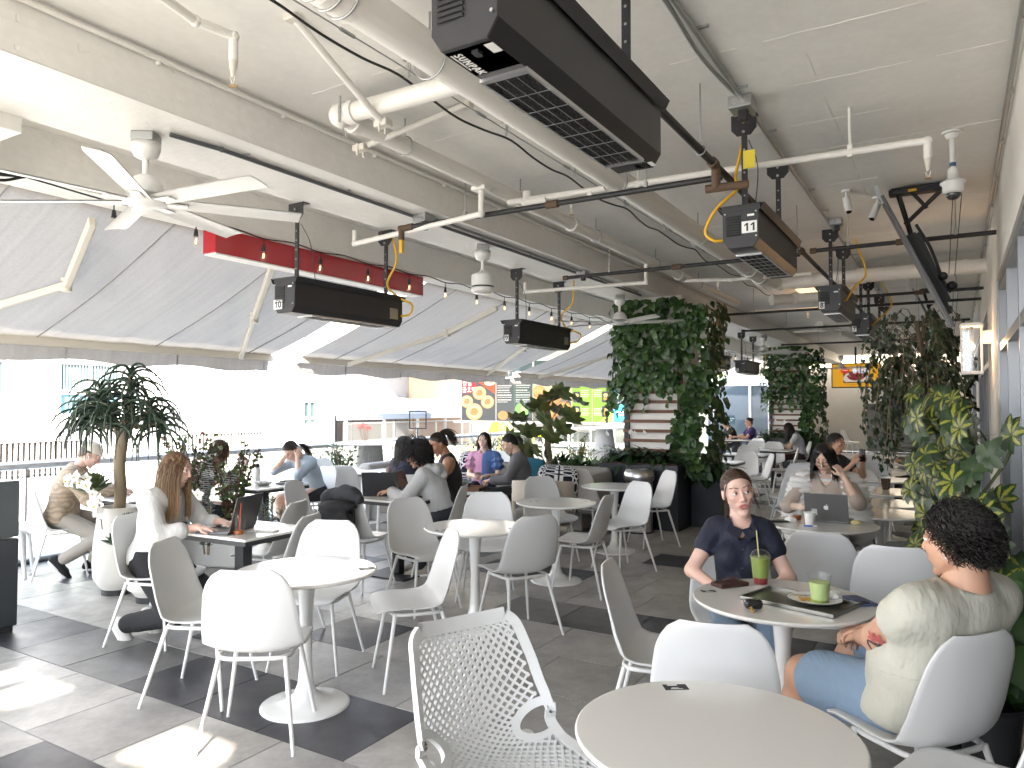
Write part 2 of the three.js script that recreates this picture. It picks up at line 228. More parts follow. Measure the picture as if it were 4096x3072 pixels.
{
  const b = thing('apartment_block', 'sunlit white stucco apartment block across the street', 'building');
  const X = -21, rear = X - 9;
  // wall built round the openings: windows and barred garage vents
  const holes = [[1.36, 2.82, -10.9, -12.66], [1.4, 2.82, -8.2, -9.55], [2.66, 3.9, -14.87, -15.5], [2.08, 3.0, -16.98, -18.1], [0.89, 1.8, -19.73, -20.4], [3.0, 4.3, -19.7, -20.2], [-0.3, 0.66, -4, -11.8], [-0.3, 0.71, -14.6, -17.88], [1.36, 2.82, -2.2, -4.4], [-3.4, -2.2, -5, -11], [-3.4, -2.2, -14, -18], [4.6, 6.2, -16.4, -18.4], [4.6, 6.2, -10.9, -12.6]];
  const s = new THREE.Shape([[-4.5, 20], [8.5, 20], [8.5, -21.27], [-4.5, -21.27]].map(p => new THREE.Vector2(p[1], p[0])));
  for (const [y0, y1, za, zb] of holes) { const z0 = Math.min(za, zb), z1 = Math.max(za, zb); s.holes.push(new THREE.Path([[z0, y0], [z1, y0], [z1, y1], [z0, y1]].map(p => new THREE.Vector2(...p)))); }
  const wg = new THREE.ExtrudeGeometry(s, { depth: 0.22, bevelEnabled: false }); wg.rotateY(-Math.PI / 2); wg.translate(X, 0, 0);
  part(b, 'wall', uvBox(wg), stucco);
  part(b, 'wall', [box6(rear, X - 0.23, -4.5, 8.5, -21.27, -21.05), box6(rear, X, 8.51, 8.8, -21.3, 20)].map(g => uvBox(g)), stucco);
  part(b, 'inner_wall', [box6(X - 2.2, X - 2, -4.5, 8.5, -21, 20)], std(C(0.42, 0.36, 0.33), 0.9));
  parts(b, 'floor_slab', [box6(X - 2, X - 0.23, 0.9, 1.1, -21, 20), box6(X - 2, X - 0.23, -2.0, -0.5, -21, 20), box6(X - 2, X - 0.23, 3.95, 4.4, -21, 20)], std(C(0.2, 0.2, 0.2), 0.9));
  windowUnit(b, X - 0.12, 1.36, 1.36 + 0.62, -12.66, -10.9, { glass: std(C(0.12, 0.24, 0.30), 0.08) }); windowUnit(b, X - 0.12, 2.02, 2.82, -12.66, -10.9, { vert: 1 });
  const ow = windowUnit(b, X - 0.12, 1.4, 2.8, -9.55, -8.2); windowUnit(b, X - 0.12, 2.66, 3.9, -15.5, -14.87); windowUnit(b, X - 0.12, 2.08, 3.0, -18.1, -16.98, { blinds: 1 });
  windowUnit(b, X - 0.12, 1.16, 1.8, -20.4, -19.73); windowUnit(b, X - 0.12, 0.89, 1.15, -20.4, -19.73); windowUnit(b, X - 0.12, 3.0, 4.3, -20.2, -19.7, { glass: std(C(0.16, 0.32, 0.52), 0.08) }); windowUnit(b, X - 0.12, 1.36, 2.82, -4.4, -2.2, { vert: 1 });
  windowUnit(b, X - 0.12, 4.6, 6.2, -18.4, -16.4, { blinds: 1 }); windowUnit(b, X - 0.12, 4.6, 6.2, -12.6, -10.9, { vert: 1 });
  for (const [y0, y1, z0, z1] of [[-0.3, 0.66, -11.8, -4], [-0.3, 0.71, -17.88, -14.6], [-3.4, -2.2, -11, -5], [-3.4, -2.2, -18, -14]]) { const gr = part(b, 'vent_frame', [box6(X - 0.1, X + 0.02, y0 - 0.03, y0, z0, z1), box6(X - 0.1, X + 0.02, y1, y1 + 0.03, z0, z1)], M.white); for (let z = z0 + 0.06; z < z1; z += 0.135) part(gr, 'bar', box6(X - 0.07, X - 0.03, y0, y1, z, z + 0.052), M.white); }
  // projecting bay with sloping underside, sills, control joints, scupper brackets
  const bay = extr([[-13.6, 8], [-15.83, 8], [-15.83, 1.92], [-13.6, 1.25]], 0.42); bay.rotateY(-Math.PI / 2); bay.translate(X + 0.42, 0, 0); 
  part(b, 'projecting_bay', uvBox(bay), stucco);
  parts(b, 'sill', [box6(X, X + 0.1, 1.06, 1.25, -10.9, -12.9), box6(X, X + 0.1, 1.06, 1.26, -9.7, -7.9), box6(X, X + 0.03, 1.285, 1.31, -19.64, -15.85), box6(X, X + 0.03, 1.245, 1.27, -10.89, -9.71), box6(X, X + 0.025, 1.8, 1.82, -21.25, -20.45), box6(X, X + 0.025, 1.8, 1.82, -19.68, -18.87)], stucco);
  parts(b, 'scupper', [bx(0.34, 0.05, 0.22, X + 0.17, 1.2, -16.46), bx(0.34, 0.05, 0.22, X + 0.17, 1.22, -18.9)], M.white);
}
{
  const b = thing('low_warehouse', 'low grey and cream stucco building with ribbed metal canopies beside the apartment block', 'building');
  const x = -23.5;
  part(b, 'grey_wall', uvBox(box6(x - 6, x, -4.5, 4.2, -28.95, -21.3)), std(C(0.36, 0.35, 0.36), 0.9, { bumpMap: tStuc, bumpScale: 0.003 }));
  part(b, 'cream_wall', uvBox(box6(x - 6, x + 0.25, -4.5, 6.5, -44, -28.951)), std(C(0.66, 0.52, 0.36), 0.9));
  for (let i = 0; i < 5; i++) part(b, 'shade_recess_panel', box6(x + 0.02, x + 0.06, -1.5, 1.05, -28.8 + i, -27.9 + i), std(C(0.24, 0.21, 0.19), 0.7)); part(b, 'tan_wall', box6(x + 0.26, x + 0.34, -1.5, 1.1, -33.8, -28.95), std(C(0.42, 0.26, 0.16), 0.9));  // dark-coloured panels stand in for a shaded recess, no real shutters
  for (const [z0, z1, y1, c] of [[-27.3, -21.3, 1.95, C(0.34, 0.40, 0.50)], [-34, -27.302, 2.02, C(0.74, 0.74, 0.75)]]) {
    const n = Math.round((z1 - z0) / 0.2), L = []; const m = std(c, 0.5, { metalness: 0.2 });
    for (let i = 0; i < n; i++) { const z = z0 + (i + 0.5) * (z1 - z0) / n; const r = part(b, 'canopy_rib', bx(2.4, 0.05, 0.18, x + 1.45, (y1 + 1.2) / 2 + 0.02, z, 0, 0, -(y1 - 1.2) / 2.6), m); }
    part(b, 'canopy_fascia', box6(x + 2.6, x + 2.66, 1.06, 1.24, z0, z1), m);
    for (let z = z0 + 0.8; z < z1; z += 2.3) part(b, 'canopy_post', box6(x + 2.5, x + 2.6, -1.5, 1.06, z, z + 0.1), M.white);
  }
}
{ // chain link fence: two families of wires woven as diamonds
  const f = thing('chain_link_fence', 'chain-link fence of diamond wire below the ribbed canopies', 'fence');
  const x = -20.4, z0 = -33, z1 = -21.2, y0 = -1.2, y1 = 0.93, L = [];
  const H = y1 - y0; for (let z = z0 - H; z < z1; z += 0.13) for (const s of [1, -1]) { let a = z, b = z + H; const za = Math.max(a, z0), zb = Math.min(b, z1); if (zb <= za) continue; const ya = y0 + (za - a), yb = y0 + (zb - a); L.push(rod([x, s > 0 ? ya : y0 + y1 - ya, za], [x, s > 0 ? yb : y0 + y1 - yb, zb], 0.009, 0.009, 4, true)); }
  part(f, 'wire_mesh', L, M.galv).userData.kind = 'stuff';
  part(f, 'top_rail', rod([x, y1, z0], [x, y1, z1], 0.03), M.galv); for (let z = z0; z <= z1; z += 2.95) part(f, 'post', rod([x, y0 - 0.5, z], [x, y1 + 0.05, z], 0.04), M.galv);
}
{ // far wing of the terrace with its posters
  const w = struct('terrace_wing', uvBox(box6(-22, -9.31, -0.9, -0.03, -27, -14)), std(C(0.36, 0.35, 0.33), 0.7, { map: tTile }));
  const s = thing('poster_storefront', 'far glazed storefront covered with large food posters', 'storefront');
  part(s, 'frame', [box6(-18.6, -9, 0.92, 1.0, -26.1, -25.95), box6(-18.6, -9, 2.75, 2.85, -26.1, -25.95), box6(-18.6, -9, 3.45, 3.6, -26.1, -25.95)], M.white);
  part(s, 'canopy', box6(-19.2, -9.2, 3.61, 3.8, -26, -20.5), M.white); part(s, 'upper_wall', uvBox(box6(-24, -9, 3.6, 9, -32, -26)), std(C(0.74, 0.73, 0.70), 0.9)); part(s, 'back_wall', box6(-19, -9, 0, 3.6, -30.2, -30), std(C(0.5, 0.48, 0.44), 0.9));  // overhang added only to keep the sun off the posters
  const H = (g, t, x, y, sz, col, al = 'left') => { g.fillStyle = col; g.font = `bold ${sz}px sans-serif`; g.textAlign = al; g.fillText(t, x, y); };
  // simple hangul strokes drawn as shapes: each glyph is a list of line segments in a 10x10 cell
  const HG = { '찹': [[1, 1, 4, 1], [0, 2.5, 5, 2.5], [2.5, 2.5, 0, 5], [2.5, 2.5, 5, 5], [7, 0, 7, 5.4], [7, 2.7, 9, 2.7], [1.5, 6.2, 1.5, 9.6], [7, 6.2, 7, 9.6], [1.5, 7.8, 7, 7.8], [1.5, 9.6, 7, 9.6]], '쌀': [[2, 0.5, 0, 4.5], [2, 1.5, 3, 4.5], [4.5, 0.5, 3, 4.5], [4.5, 1.5, 5.8, 4.5], [7.4, 0, 7.4, 5], [7.4, 2.5, 9.4, 2.5], [1.5, 6, 7.5, 6], [7.5, 6, 7.5, 7.8], [7.5, 7.8, 1.5, 7.8], [1.5, 7.8, 1.5, 9.6], [1.5, 9.6, 7.8, 9.6]], '꿀': [[1, 0.6, 4, 0.6], [4, 0.6, 4, 3], [5, 0.6, 8, 0.6], [8, 0.6, 8, 3], [0, 4, 10, 4], [5, 4, 5, 5.6], [1.8, 6.2, 8, 6.2], [8, 6.2, 8, 7.8], [8, 7.8, 1.8, 7.8], [1.8, 7.8, 1.8, 9.6], [1.8, 9.6, 8.2, 9.6]], '호': [[4, 0.3, 6, 0.3], [2, 1.8, 8, 1.8], [3.4, 3, 6.6, 3], [3.4, 3, 3.4, 5.4], [6.6, 3, 6.6, 5.4], [3.4, 5.4, 6.6, 5.4], [5, 6.4, 5, 8.4], [0, 8.6, 10, 8.6]], '떡': [[0.6, 1, 3, 1], [0.6, 1, 0.6, 4.4], [0.6, 4.4, 3, 4.4], [3.6, 1, 5.6, 1], [3.6, 1, 3.6, 4.4], [3.6, 4.4, 5.8, 4.4], [8.4, 0, 8.4, 5.4], [8.4, 2.7, 6.6, 2.7], [2, 6.6, 8.4, 6.6], [8.4, 6.6, 8.4, 9.8]], '통': [[2.4, 0.3, 8, 0.3], [2.4, 0.3, 2.4, 3.6], [2.4, 2, 7.6, 2], [2.4, 3.6, 8, 3.6], [5, 3.6, 5, 5], [0, 5.1, 10, 5.1], [3, 6.4, 7, 6.4], [7, 6.4, 7.6, 8], [7.6, 8, 7, 9.6], [7, 9.6, 3, 9.6], [3, 9.6, 2.4, 8], [2.4, 8, 3, 6.4]], '단': [[1, 1, 5, 1], [1, 1, 1, 4.8], [1, 4.8, 5.4, 4.8], [7.4, 0, 7.4, 6.4], [7.4, 3, 9.6, 3], [2, 6.6, 2, 9.4], [2, 9.4, 8.4, 9.4]], '팥': [[0.6, 0.8, 6, 0.8], [2, 0.8, 2, 4.6], [4.6, 0.8, 4.6, 4.6], [0.6, 4.6, 6, 4.6], [7.8, 0, 7.8, 5.2], [7.8, 2.6, 9.8, 2.6], [2, 6, 8, 6], [2, 6, 2, 9.6], [2, 7.8, 7.6, 7.8], [2, 9.6, 8.2, 9.6]] };
  globalThis.hangul = (g, str, x, y, sz, col, lw) => { g.strokeStyle = col; g.lineWidth = lw || sz * 0.13; g.lineCap = 'round'; [...str].forEach((ch, i) => { for (const [a, b, c, d] of HG[ch] || []) { g.beginPath(); g.moveTo(x + i * sz * 1.12 + a * sz / 10, y + b * sz / 10); g.lineTo(x + i * sz * 1.12 + c * sz / 10, y + d * sz / 10); g.stroke(); } }); };
  const lines = (g, x, y, w, n, dy, col) => { g.fillStyle = col; for (let i = 0; i < n; i++) { let xx = x; while (xx < x + w * (0.7 + 0.3 * hash(i, n, 3))) { const ww = 6 + 14 * hash(xx | 0, i, 5); g.fillRect(xx, y + i * dy, ww, dy * (i % 2 ? 0.3 : 0.5)); xx += ww + 4; } } };
  const disc = (g, x, y, rx, ry, c) => { g.fillStyle = c; g.beginPath(); g.ellipse(x, y, rx, ry, 0, 0, 7); g.fill(); };
  const cake = (g, x, y, r) => { disc(g, x, y, r, r * 0.8, '#e9b878'); disc(g, x, y - r * 0.05, r * 0.86, r * 0.66, '#f3d2a0'); disc(g, x, y, r * 0.5, r * 0.36, '#d08a45'); for (let i = 0; i < 40; i++) disc(g, x + (hash(i, 1, 7) - 0.5) * r * 1.2, y + (hash(i, 2, 7) - 0.5) * r * 0.8, 3, 3, i % 2 ? '#8a4a1c' : '#f6e2b8'); };
  const posters = [
    g => { g.fillStyle = '#4c5358'; g.fillRect(0, 0, 480, 460); g.fillStyle = '#e8562a'; g.beginPath(); g.moveTo(150, 0); g.lineTo(480, 0); g.lineTo(480, 170); g.lineTo(300, 60); g.fill(); g.fillStyle = '#d6222c'; g.fillRect(0, 0, 210, 150); globalThis.hangul(g, '찹쌀', 18, 6, 62, '#fff', 9); globalThis.hangul(g, '꿀호떡', 10, 82, 60, '#fff', 9); disc(g, 400, 40, 75, 28, '#fff3e0'); lines(g, 345, 30, 110, 2, 14, '#b0562a'); cake(g, 255, 150, 96); cake(g, 75, 245, 88); cake(g, 370, 250, 92); cake(g, 180, 360, 118); },
    g => { g.fillStyle = '#50595c'; g.fillRect(0, 0, 480, 460); H(g, 'E LATTE', 300, 40, 50, '#fff'); lines(g, 14, 66, 190, 8, 26, '#f2f2f2'); lines(g, 264, 66, 190, 8, 26, '#d8e8df'); g.fillStyle = '#3f8f7a'; g.fillRect(240, 60, 8, 240); disc(g, 90, 400, 70, 50, '#e39a5a'); disc(g, 340, 350, 90, 90, '#8fd06a'); disc(g, 370, 330, 40, 40, '#c8f09a'); },
    g => { g.fillStyle = '#f6dfae'; g.fillRect(0, 0, 480, 460); g.fillStyle = '#6a6660'; g.beginPath(); g.moveTo(0, 460); g.lineTo(0, 330); g.lineTo(340, 90); g.lineTo(480, 260); g.lineTo(480, 460); g.fill(); H(g, '& CHEDDAR', 270, 46, 34, '#5a3c18'); disc(g, 320, 30, 0, 0, '#fff'); for (const [x, y, r] of [[80, 150, 90], [170, 240, 90], [70, 300, 95], [280, 210, 80], [210, 360, 110], [390, 330, 100]]) { disc(g, x, y, r, r * 0.78, '#dd9248'); disc(g, x - 5, y - 8, r * 0.8, r * 0.55, '#efb56c'); g.strokeStyle = '#b9702c'; g.lineWidth = 5; for (let k = -2; k < 3; k++) { g.beginPath(); g.ellipse(x + k * r * 0.3, y, r * 0.16, r * 0.4, 0, 0, 3.1); g.stroke(); } } },
    g => { g.fillStyle = '#93c23c'; g.fillRect(0, 0, 480, 460); g.fillStyle = '#f5f7e2'; g.fillRect(240, 0, 6, 460); for (const [x, y] of [[55, 50], [55, 200], [55, 350], [400, 50], [400, 200], [400, 350]]) { g.fillStyle = '#3a3f46'; g.beginPath(); g.roundRect ? g.roundRect(x - 42, y - 52, 84, 112, 14) : g.rect(x - 42, y - 52, 84, 112); g.fill(); disc(g, x, y - 14, 26, 20, '#f0d080'); disc(g, x - 6, y + 22, 22, 18, '#e0a040'); } for (const [x, y] of [[110, 130], [110, 320], [262, 130], [262, 320]]) lines(g, x, y, 100, 4, 22, '#fffde8'); },
    g => { g.fillStyle = '#2aa7d8'; g.fillRect(0, 0, 480, 460); g.fillStyle = '#1d8fc4'; g.beginPath(); g.moveTo(60, 0); g.lineTo(300, 0); g.lineTo(120, 60); g.fill(); for (const [x, y, c] of [[330, 110, '#f5f5f5'], [110, 210, '#ececec'], [330, 360, '#f3efe6']]) { g.fillStyle = '#5d6a74'; g.beginPath(); g.moveTo(x - 90, y); g.lineTo(x + 90, y); g.lineTo(x + 40, y + 70); g.lineTo(x - 40, y + 70); g.fill(); disc(g, x, y - 14, 60, 42, c); } for (const [x, y] of [[40, 90], [220, 230], [40, 350]]) { lines(g, x, y, 150, 1, 34, '#f6f2d8'); lines(g, x, y + 30, 130, 1, 26, '#f3d64a'); } }];
  const ws = [1.75, 1.75, 1.75, 1.75, 1.3]; let px = -18.15;
  posters.forEach((d, i) => { const w = ws[i]; const g = bx(w - 0.05, 1.72, 0.02, px + w / 2, 1.87, -25.9); const m = std(C(0.62, 0.62, 0.62), 0.5, { map: canvasTex(480, 460, d) }); part(s, 'poster', g, m, ['poster of round filled pancakes with white Korean letters on red', 'dark menu poster with white lines of text', 'poster of fish-shaped golden pastries', 'lime green poster with six dark trays', 'blue poster with bowls of shaved ice'][i]); part(s, 'mullion', box6(px - 0.03, px + 0.025, 0, 3.45, -26.0, -25.94), M.white); px += w; });
  part(s, 'lower_glass', box6(-18.6, -9, 0, 0.9, -26.03, -26.01), M.glass); part(s, 'upper_glass', box6(-18.6, -9, 2.86, 3.44, -26.03, -26.01), winGlass);
}
// ---------- far end of the covered terrace ----------
{
  struct('end_wall', [box6(-5.2, 0.6, 0, 6, -29.2, -29), box6(-9.0, -5.3, 2.6, 3.9, -25.6, -25.4), box6(-5.3, -5.0, 0, 3.049, -29, -25.4)].map(g => uvBox(g)), std(C(0.62, 0.56, 0.46), 0.85, { map: tConc }));
  const d = thing('glass_entrance', 'far glass entrance with sign panel behind the first leafy column', 'entrance');
  part(d, 'frame', [box6(-8.9, -5.3, 2.32, 2.4, -25.45, -25.35), box6(-8.9, -8.82, 0, 2.6, -25.45, -25.35), box6(-7.45, -7.38, 0, 2.32, -25.45, -25.35), box6(-6.0, -5.92, 0, 2.32, -25.45, -25.35), box6(-5.38, -5.3, 0, 2.6, -25.45, -25.35)], M.white);
  part(d, 'pane', box6(-8.82, -7.45, 0.02, 2.32, -25.4, -25.39), std(C(0.70, 0.64, 0.48), 0.3)); part(d, 'door', box6(-7.38, -6.0, 0.02, 2.31, -25.4, -25.39), std(C(0.09, 0.12, 0.15), 0.05)); part(d, 'pane', box6(-5.92, -5.38, 0.02, 2.31, -25.4, -25.39), std(C(0.09, 0.11, 0.13), 0.05));
  part(d, 'door_handle', rod([-7.25, 0.8, -25.3], [-7.25, 1.3, -25.3], 0.018), M.steel);
  part(d, 'notice', bx(0.16, 0.62, 0.01, -7.12, 1.5, -25.37), std(C(1, 1, 1), 0.6, { map: canvasTex(64, 256, (g) => { g.fillStyle = '#f2f0ec'; g.fillRect(0, 0, 64, 256); g.fillStyle = '#c8324a'; g.fillRect(18, 30, 8, 30); g.beginPath(); g.arc(32, 120, 16, 0, 7); g.fill(); g.fillRect(10, 190, 44, 8); g.fillRect(10, 206, 36, 6); }) }));
  part(d, 'notice', bx(0.42, 0.3, 0.01, -6.7, 1.15, -25.37), std(C(1, 1, 1), 0.6, { map: canvasTex(128, 96, g => { g.fillStyle = '#2b4a56'; g.fillRect(0, 0, 128, 96); g.fillStyle = '#cfe3e6'; g.font = 'bold 16px sans-serif'; g.fillText('To Welcome Food', 4, 40); g.fillRect(10, 54, 100, 5); g.fillRect(10, 68, 70, 5); }) }));
  part(d, 'sign', bx(1.35, 0.86, 0.06, -8.0, 2.98, -25.33), std(C(1, 1, 1), 0.5, { map: canvasTex(256, 160, g => { g.fillStyle = '#eef0f0'; g.fillRect(0, 0, 256, 160); g.fillStyle = '#23262c'; g.beginPath(); g.moveTo(150, 60); g.lineTo(200, 25); g.lineTo(245, 62); g.lineTo(198, 100); g.fill(); g.fillStyle = '#e0793a'; g.beginPath(); g.moveTo(170, 60); g.lineTo(200, 38); g.lineTo(228, 62); g.lineTo(198, 86); g.fill(); g.strokeStyle = '#23262c'; g.lineWidth = 5; g.beginPath(); g.moveTo(20, 70); g.lineTo(60, 40); g.lineTo(110, 68); g.lineTo(150, 60); g.stroke(); g.fillStyle = '#23262c'; g.fillRect(40, 80, 34, 14); g.beginPath(); g.moveTo(150, 150); g.lineTo(180, 118); g.lineTo(200, 150); g.fill(); }) }));
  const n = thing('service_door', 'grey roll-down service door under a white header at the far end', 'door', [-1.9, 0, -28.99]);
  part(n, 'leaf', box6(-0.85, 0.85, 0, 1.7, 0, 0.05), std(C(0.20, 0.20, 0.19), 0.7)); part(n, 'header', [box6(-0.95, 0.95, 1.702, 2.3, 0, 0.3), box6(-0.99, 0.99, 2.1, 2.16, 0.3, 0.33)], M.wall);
}
console.log('structure');
// ---------- retractable awnings ----------
const tAwn = tex(512, (u, v) => { const s = fbm(u * 60, v * 2, 60, 15, 3), w = fbm(u * 200, v * 200, 200, 6, 2); return [0.88 + 0.07 * s + 0.06 * (w - 0.5), 0.88 + 0.07 * s + 0.06 * (w - 0.5), 0.88 + 0.07 * s + 0.06 * (w - 0.5)]; }, true, 0.4, 0.4);
const awnMat = phys(C(0.385, 0.365, 0.34), 0.95, { map: tAwn, transmission: 0.26, thickness: 0, side: THREE.DoubleSide });
const awnVal = phys(C(0.38, 0.365, 0.35), 0.95, { map: tAwn, transmission: 0.15, thickness: 0, side: THREE.DoubleSide });
function awning(z0, z1, label, arms, sd) {
  const a = thing('awning', label, 'awning', [0, 0, 0], 0, 'awnings along the terrace edge');
  const A = V(-7.38, 2.25, 0), B = V(-5.27, 3.07, 0), nu = 20, L = z0 - z1, nv = Math.round(L * 14);
  const g = new THREE.PlaneGeometry(1, 1, nu, nv), p = g.attributes.position, uv = g.attributes.uv;
  for (let j = 0; j <= nv; j++) for (let i = 0; i <= nu; i++) {
    const k = j * (nu + 1) + i, t = i / nu, z = lerp(z0, z1, j / nv), sg = Math.sin(Math.PI * t);
    // cloth sag plus fine pull-folds running down the slope, deeper toward the front bar, welded seams every 1.2 m
    const fold = (Math.sin(z * 8.1 + sd) * 0.4 + Math.sin(z * 15.3 + sd * 2 + t * 1.2) * 0.35 + Math.sin(z * 27 + t * 2) * 0.25) * 0.014 * Math.pow(1 - t, 0.6) * (0.35 + 0.65 * sstep(0.0, 0.15, t)) * (0.5 + 0.5 * sstep(z0 - 0.5, z0 - 2.2, z));
    p.setXYZ(k, lerp(A.x, B.x, t), lerp(A.y, B.y, t) - 0.05 * sg + fold, z); uv.setXY(k, z, t * 2.2);
  }
  g.computeVertexNormals(); part(a, 'canopy_fabric', g, awnMat);
  for (let z = z0 - 0.6; z > z1 + 0.1; z -= 1.2) { const pts = []; for (let i = 0; i <= 10; i++) { const t = i / 10; pts.push(V(lerp(A.x, B.x, t), lerp(A.y, B.y, t) - 0.05 * Math.sin(Math.PI * t) - 0.006, z)); } part(a, 'fabric_seam', tube(pts, 0.006, 12, 5), awnVal); }
  part(a, 'front_bar', [rbx(0.07, 0.085, L + 0.06, 0.012, -7.40, 2.215, (z0 + z1) / 2), rod([-7.37, 2.268, z0], [-7.37, 2.268, z1], 0.022)], M.cream);
  parts(a, 'bar_cap', [rbx(0.076, 0.095, 0.03, 0.01, -7.40, 2.215, z0 + 0.035), rbx(0.076, 0.095, 0.03, 0.01, -7.40, 2.215, z1 - 0.035)], M.white);
  const vg = new THREE.PlaneGeometry(1, 1, nv, 3), vp = vg.attributes.position, vu = vg.attributes.uv;
  for (let j = 0; j <= 3; j++) for (let i = 0; i <= nv; i++) { const k = j * (nv + 1) + i, t = i / nv, z = lerp(z0 + 0.1, z1 - 0.02, t), d = j / 3; vp.setXYZ(k, -7.425 - 0.02 * d + 0.02 * d * Math.sin(z * 3 + sd), 2.19 - d * (0.145 + 0.02 * Math.sin(z * 5.2 + sd)), z - (i === 0 ? -0.06 * d : 0)); vu.setXY(k, z, d * 0.2); }
  vg.computeVertexNormals(); part(a, 'valance', vg, awnVal);
  const vs = []; for (let z = z0 - 0.9; z > z1; z -= 1.2) vs.push(bx(0.004, 0.14, 0.012, -7.432, 2.115, z)); part(a, 'valance_stitch', vs, M.alu);
  for (const [zs, ze, elb] of arms) { // folding arms: shoulder at the beam, elbow, wrist on the front bar
    const S = V(-5.3, 2.93, zs), W = V(-7.36, 2.2, ze), E = V(elb[0], lerp(2.93, 2.2, (-5.3 - elb[0]) / 2.06) - 0.02, elb[1]);
    const arm = (p, q, w, h) => { const d = q.clone().sub(p), l = d.length(); const g = new RoundedBoxGeometry(w, h, l, 2, 0.012); const m = new THREE.Matrix4().lookAt(p, q, UP); g.applyMatrix4(m); g.translate((p.x + q.x) / 2, (p.y + q.y) / 2, (p.z + q.z) / 2); return g; };
    const f = part(a, 'folding_arm', [arm(S, E, 0.055, 0.075), arm(E, W, 0.045, 0.062)], M.cream);
    part(f, 'elbow_joint', [cyl(0.042, 0.042, 0.03, E.x, E.y - 0.055, E.z, 16), cyl(0.042, 0.042, 0.03, E.x, E.y - 0.015, E.z, 16), cyl(0.042, 0.042, 0.03, E.x, E.y + 0.025, E.z, 16)], M.cream);
    part(f, 'wrist_bracket', [rbx(0.05, 0.07, 0.06, 0.01, W.x, W.y, W.z)], M.white);
  }
  part(a, 'roller', rod([-5.33, 3.12, z0], [-5.33, 3.12, z1], 0.06), M.cream);
}
awning(-0.6, -6.35, 'nearest grey fabric awning, left of the red box', [[-2.95, -2.6, [-6.2, -3.25]], [-4.6, -5.9, [-6.35, -5.25]]], 0.4);
awning(-6.85, -12.05, 'middle grey fabric awning beyond the red box', [[-8.4, -7.75, [-6.1, -8.35]], [-10.1, -11.35, [-6.25, -10.75]]], 2.1);
awning(-12.4, -17.6, 'third grey fabric awning, next to the leafy column', [[-14.2, -13.3, [-6.1, -14.0]], [-15.6, -16.8, [-6.3, -16.2]]], 3.7);
awning(-17.95, -23, 'farthest grey fabric awning, mostly hidden by the leafy column', [[-19.2, -18.9, [-6.1, -19.4]]], 5.1);
{
  const r = thing('red_sign_box', 'glossy red metal box fixed below the outer beam', 'sign box', [-5.2, 2.95, -5.2]);
  part(r, 'box', rbx(0.16, 0.2, 2.72, 0.006, 0, 0, 0), M.red); part(r, 'lit_lower_edge', box6(-0.07, 0.075, -0.112, -0.101, -1.35, 1.35), M.white);  // white strip paints the bright light along the lower edge
}
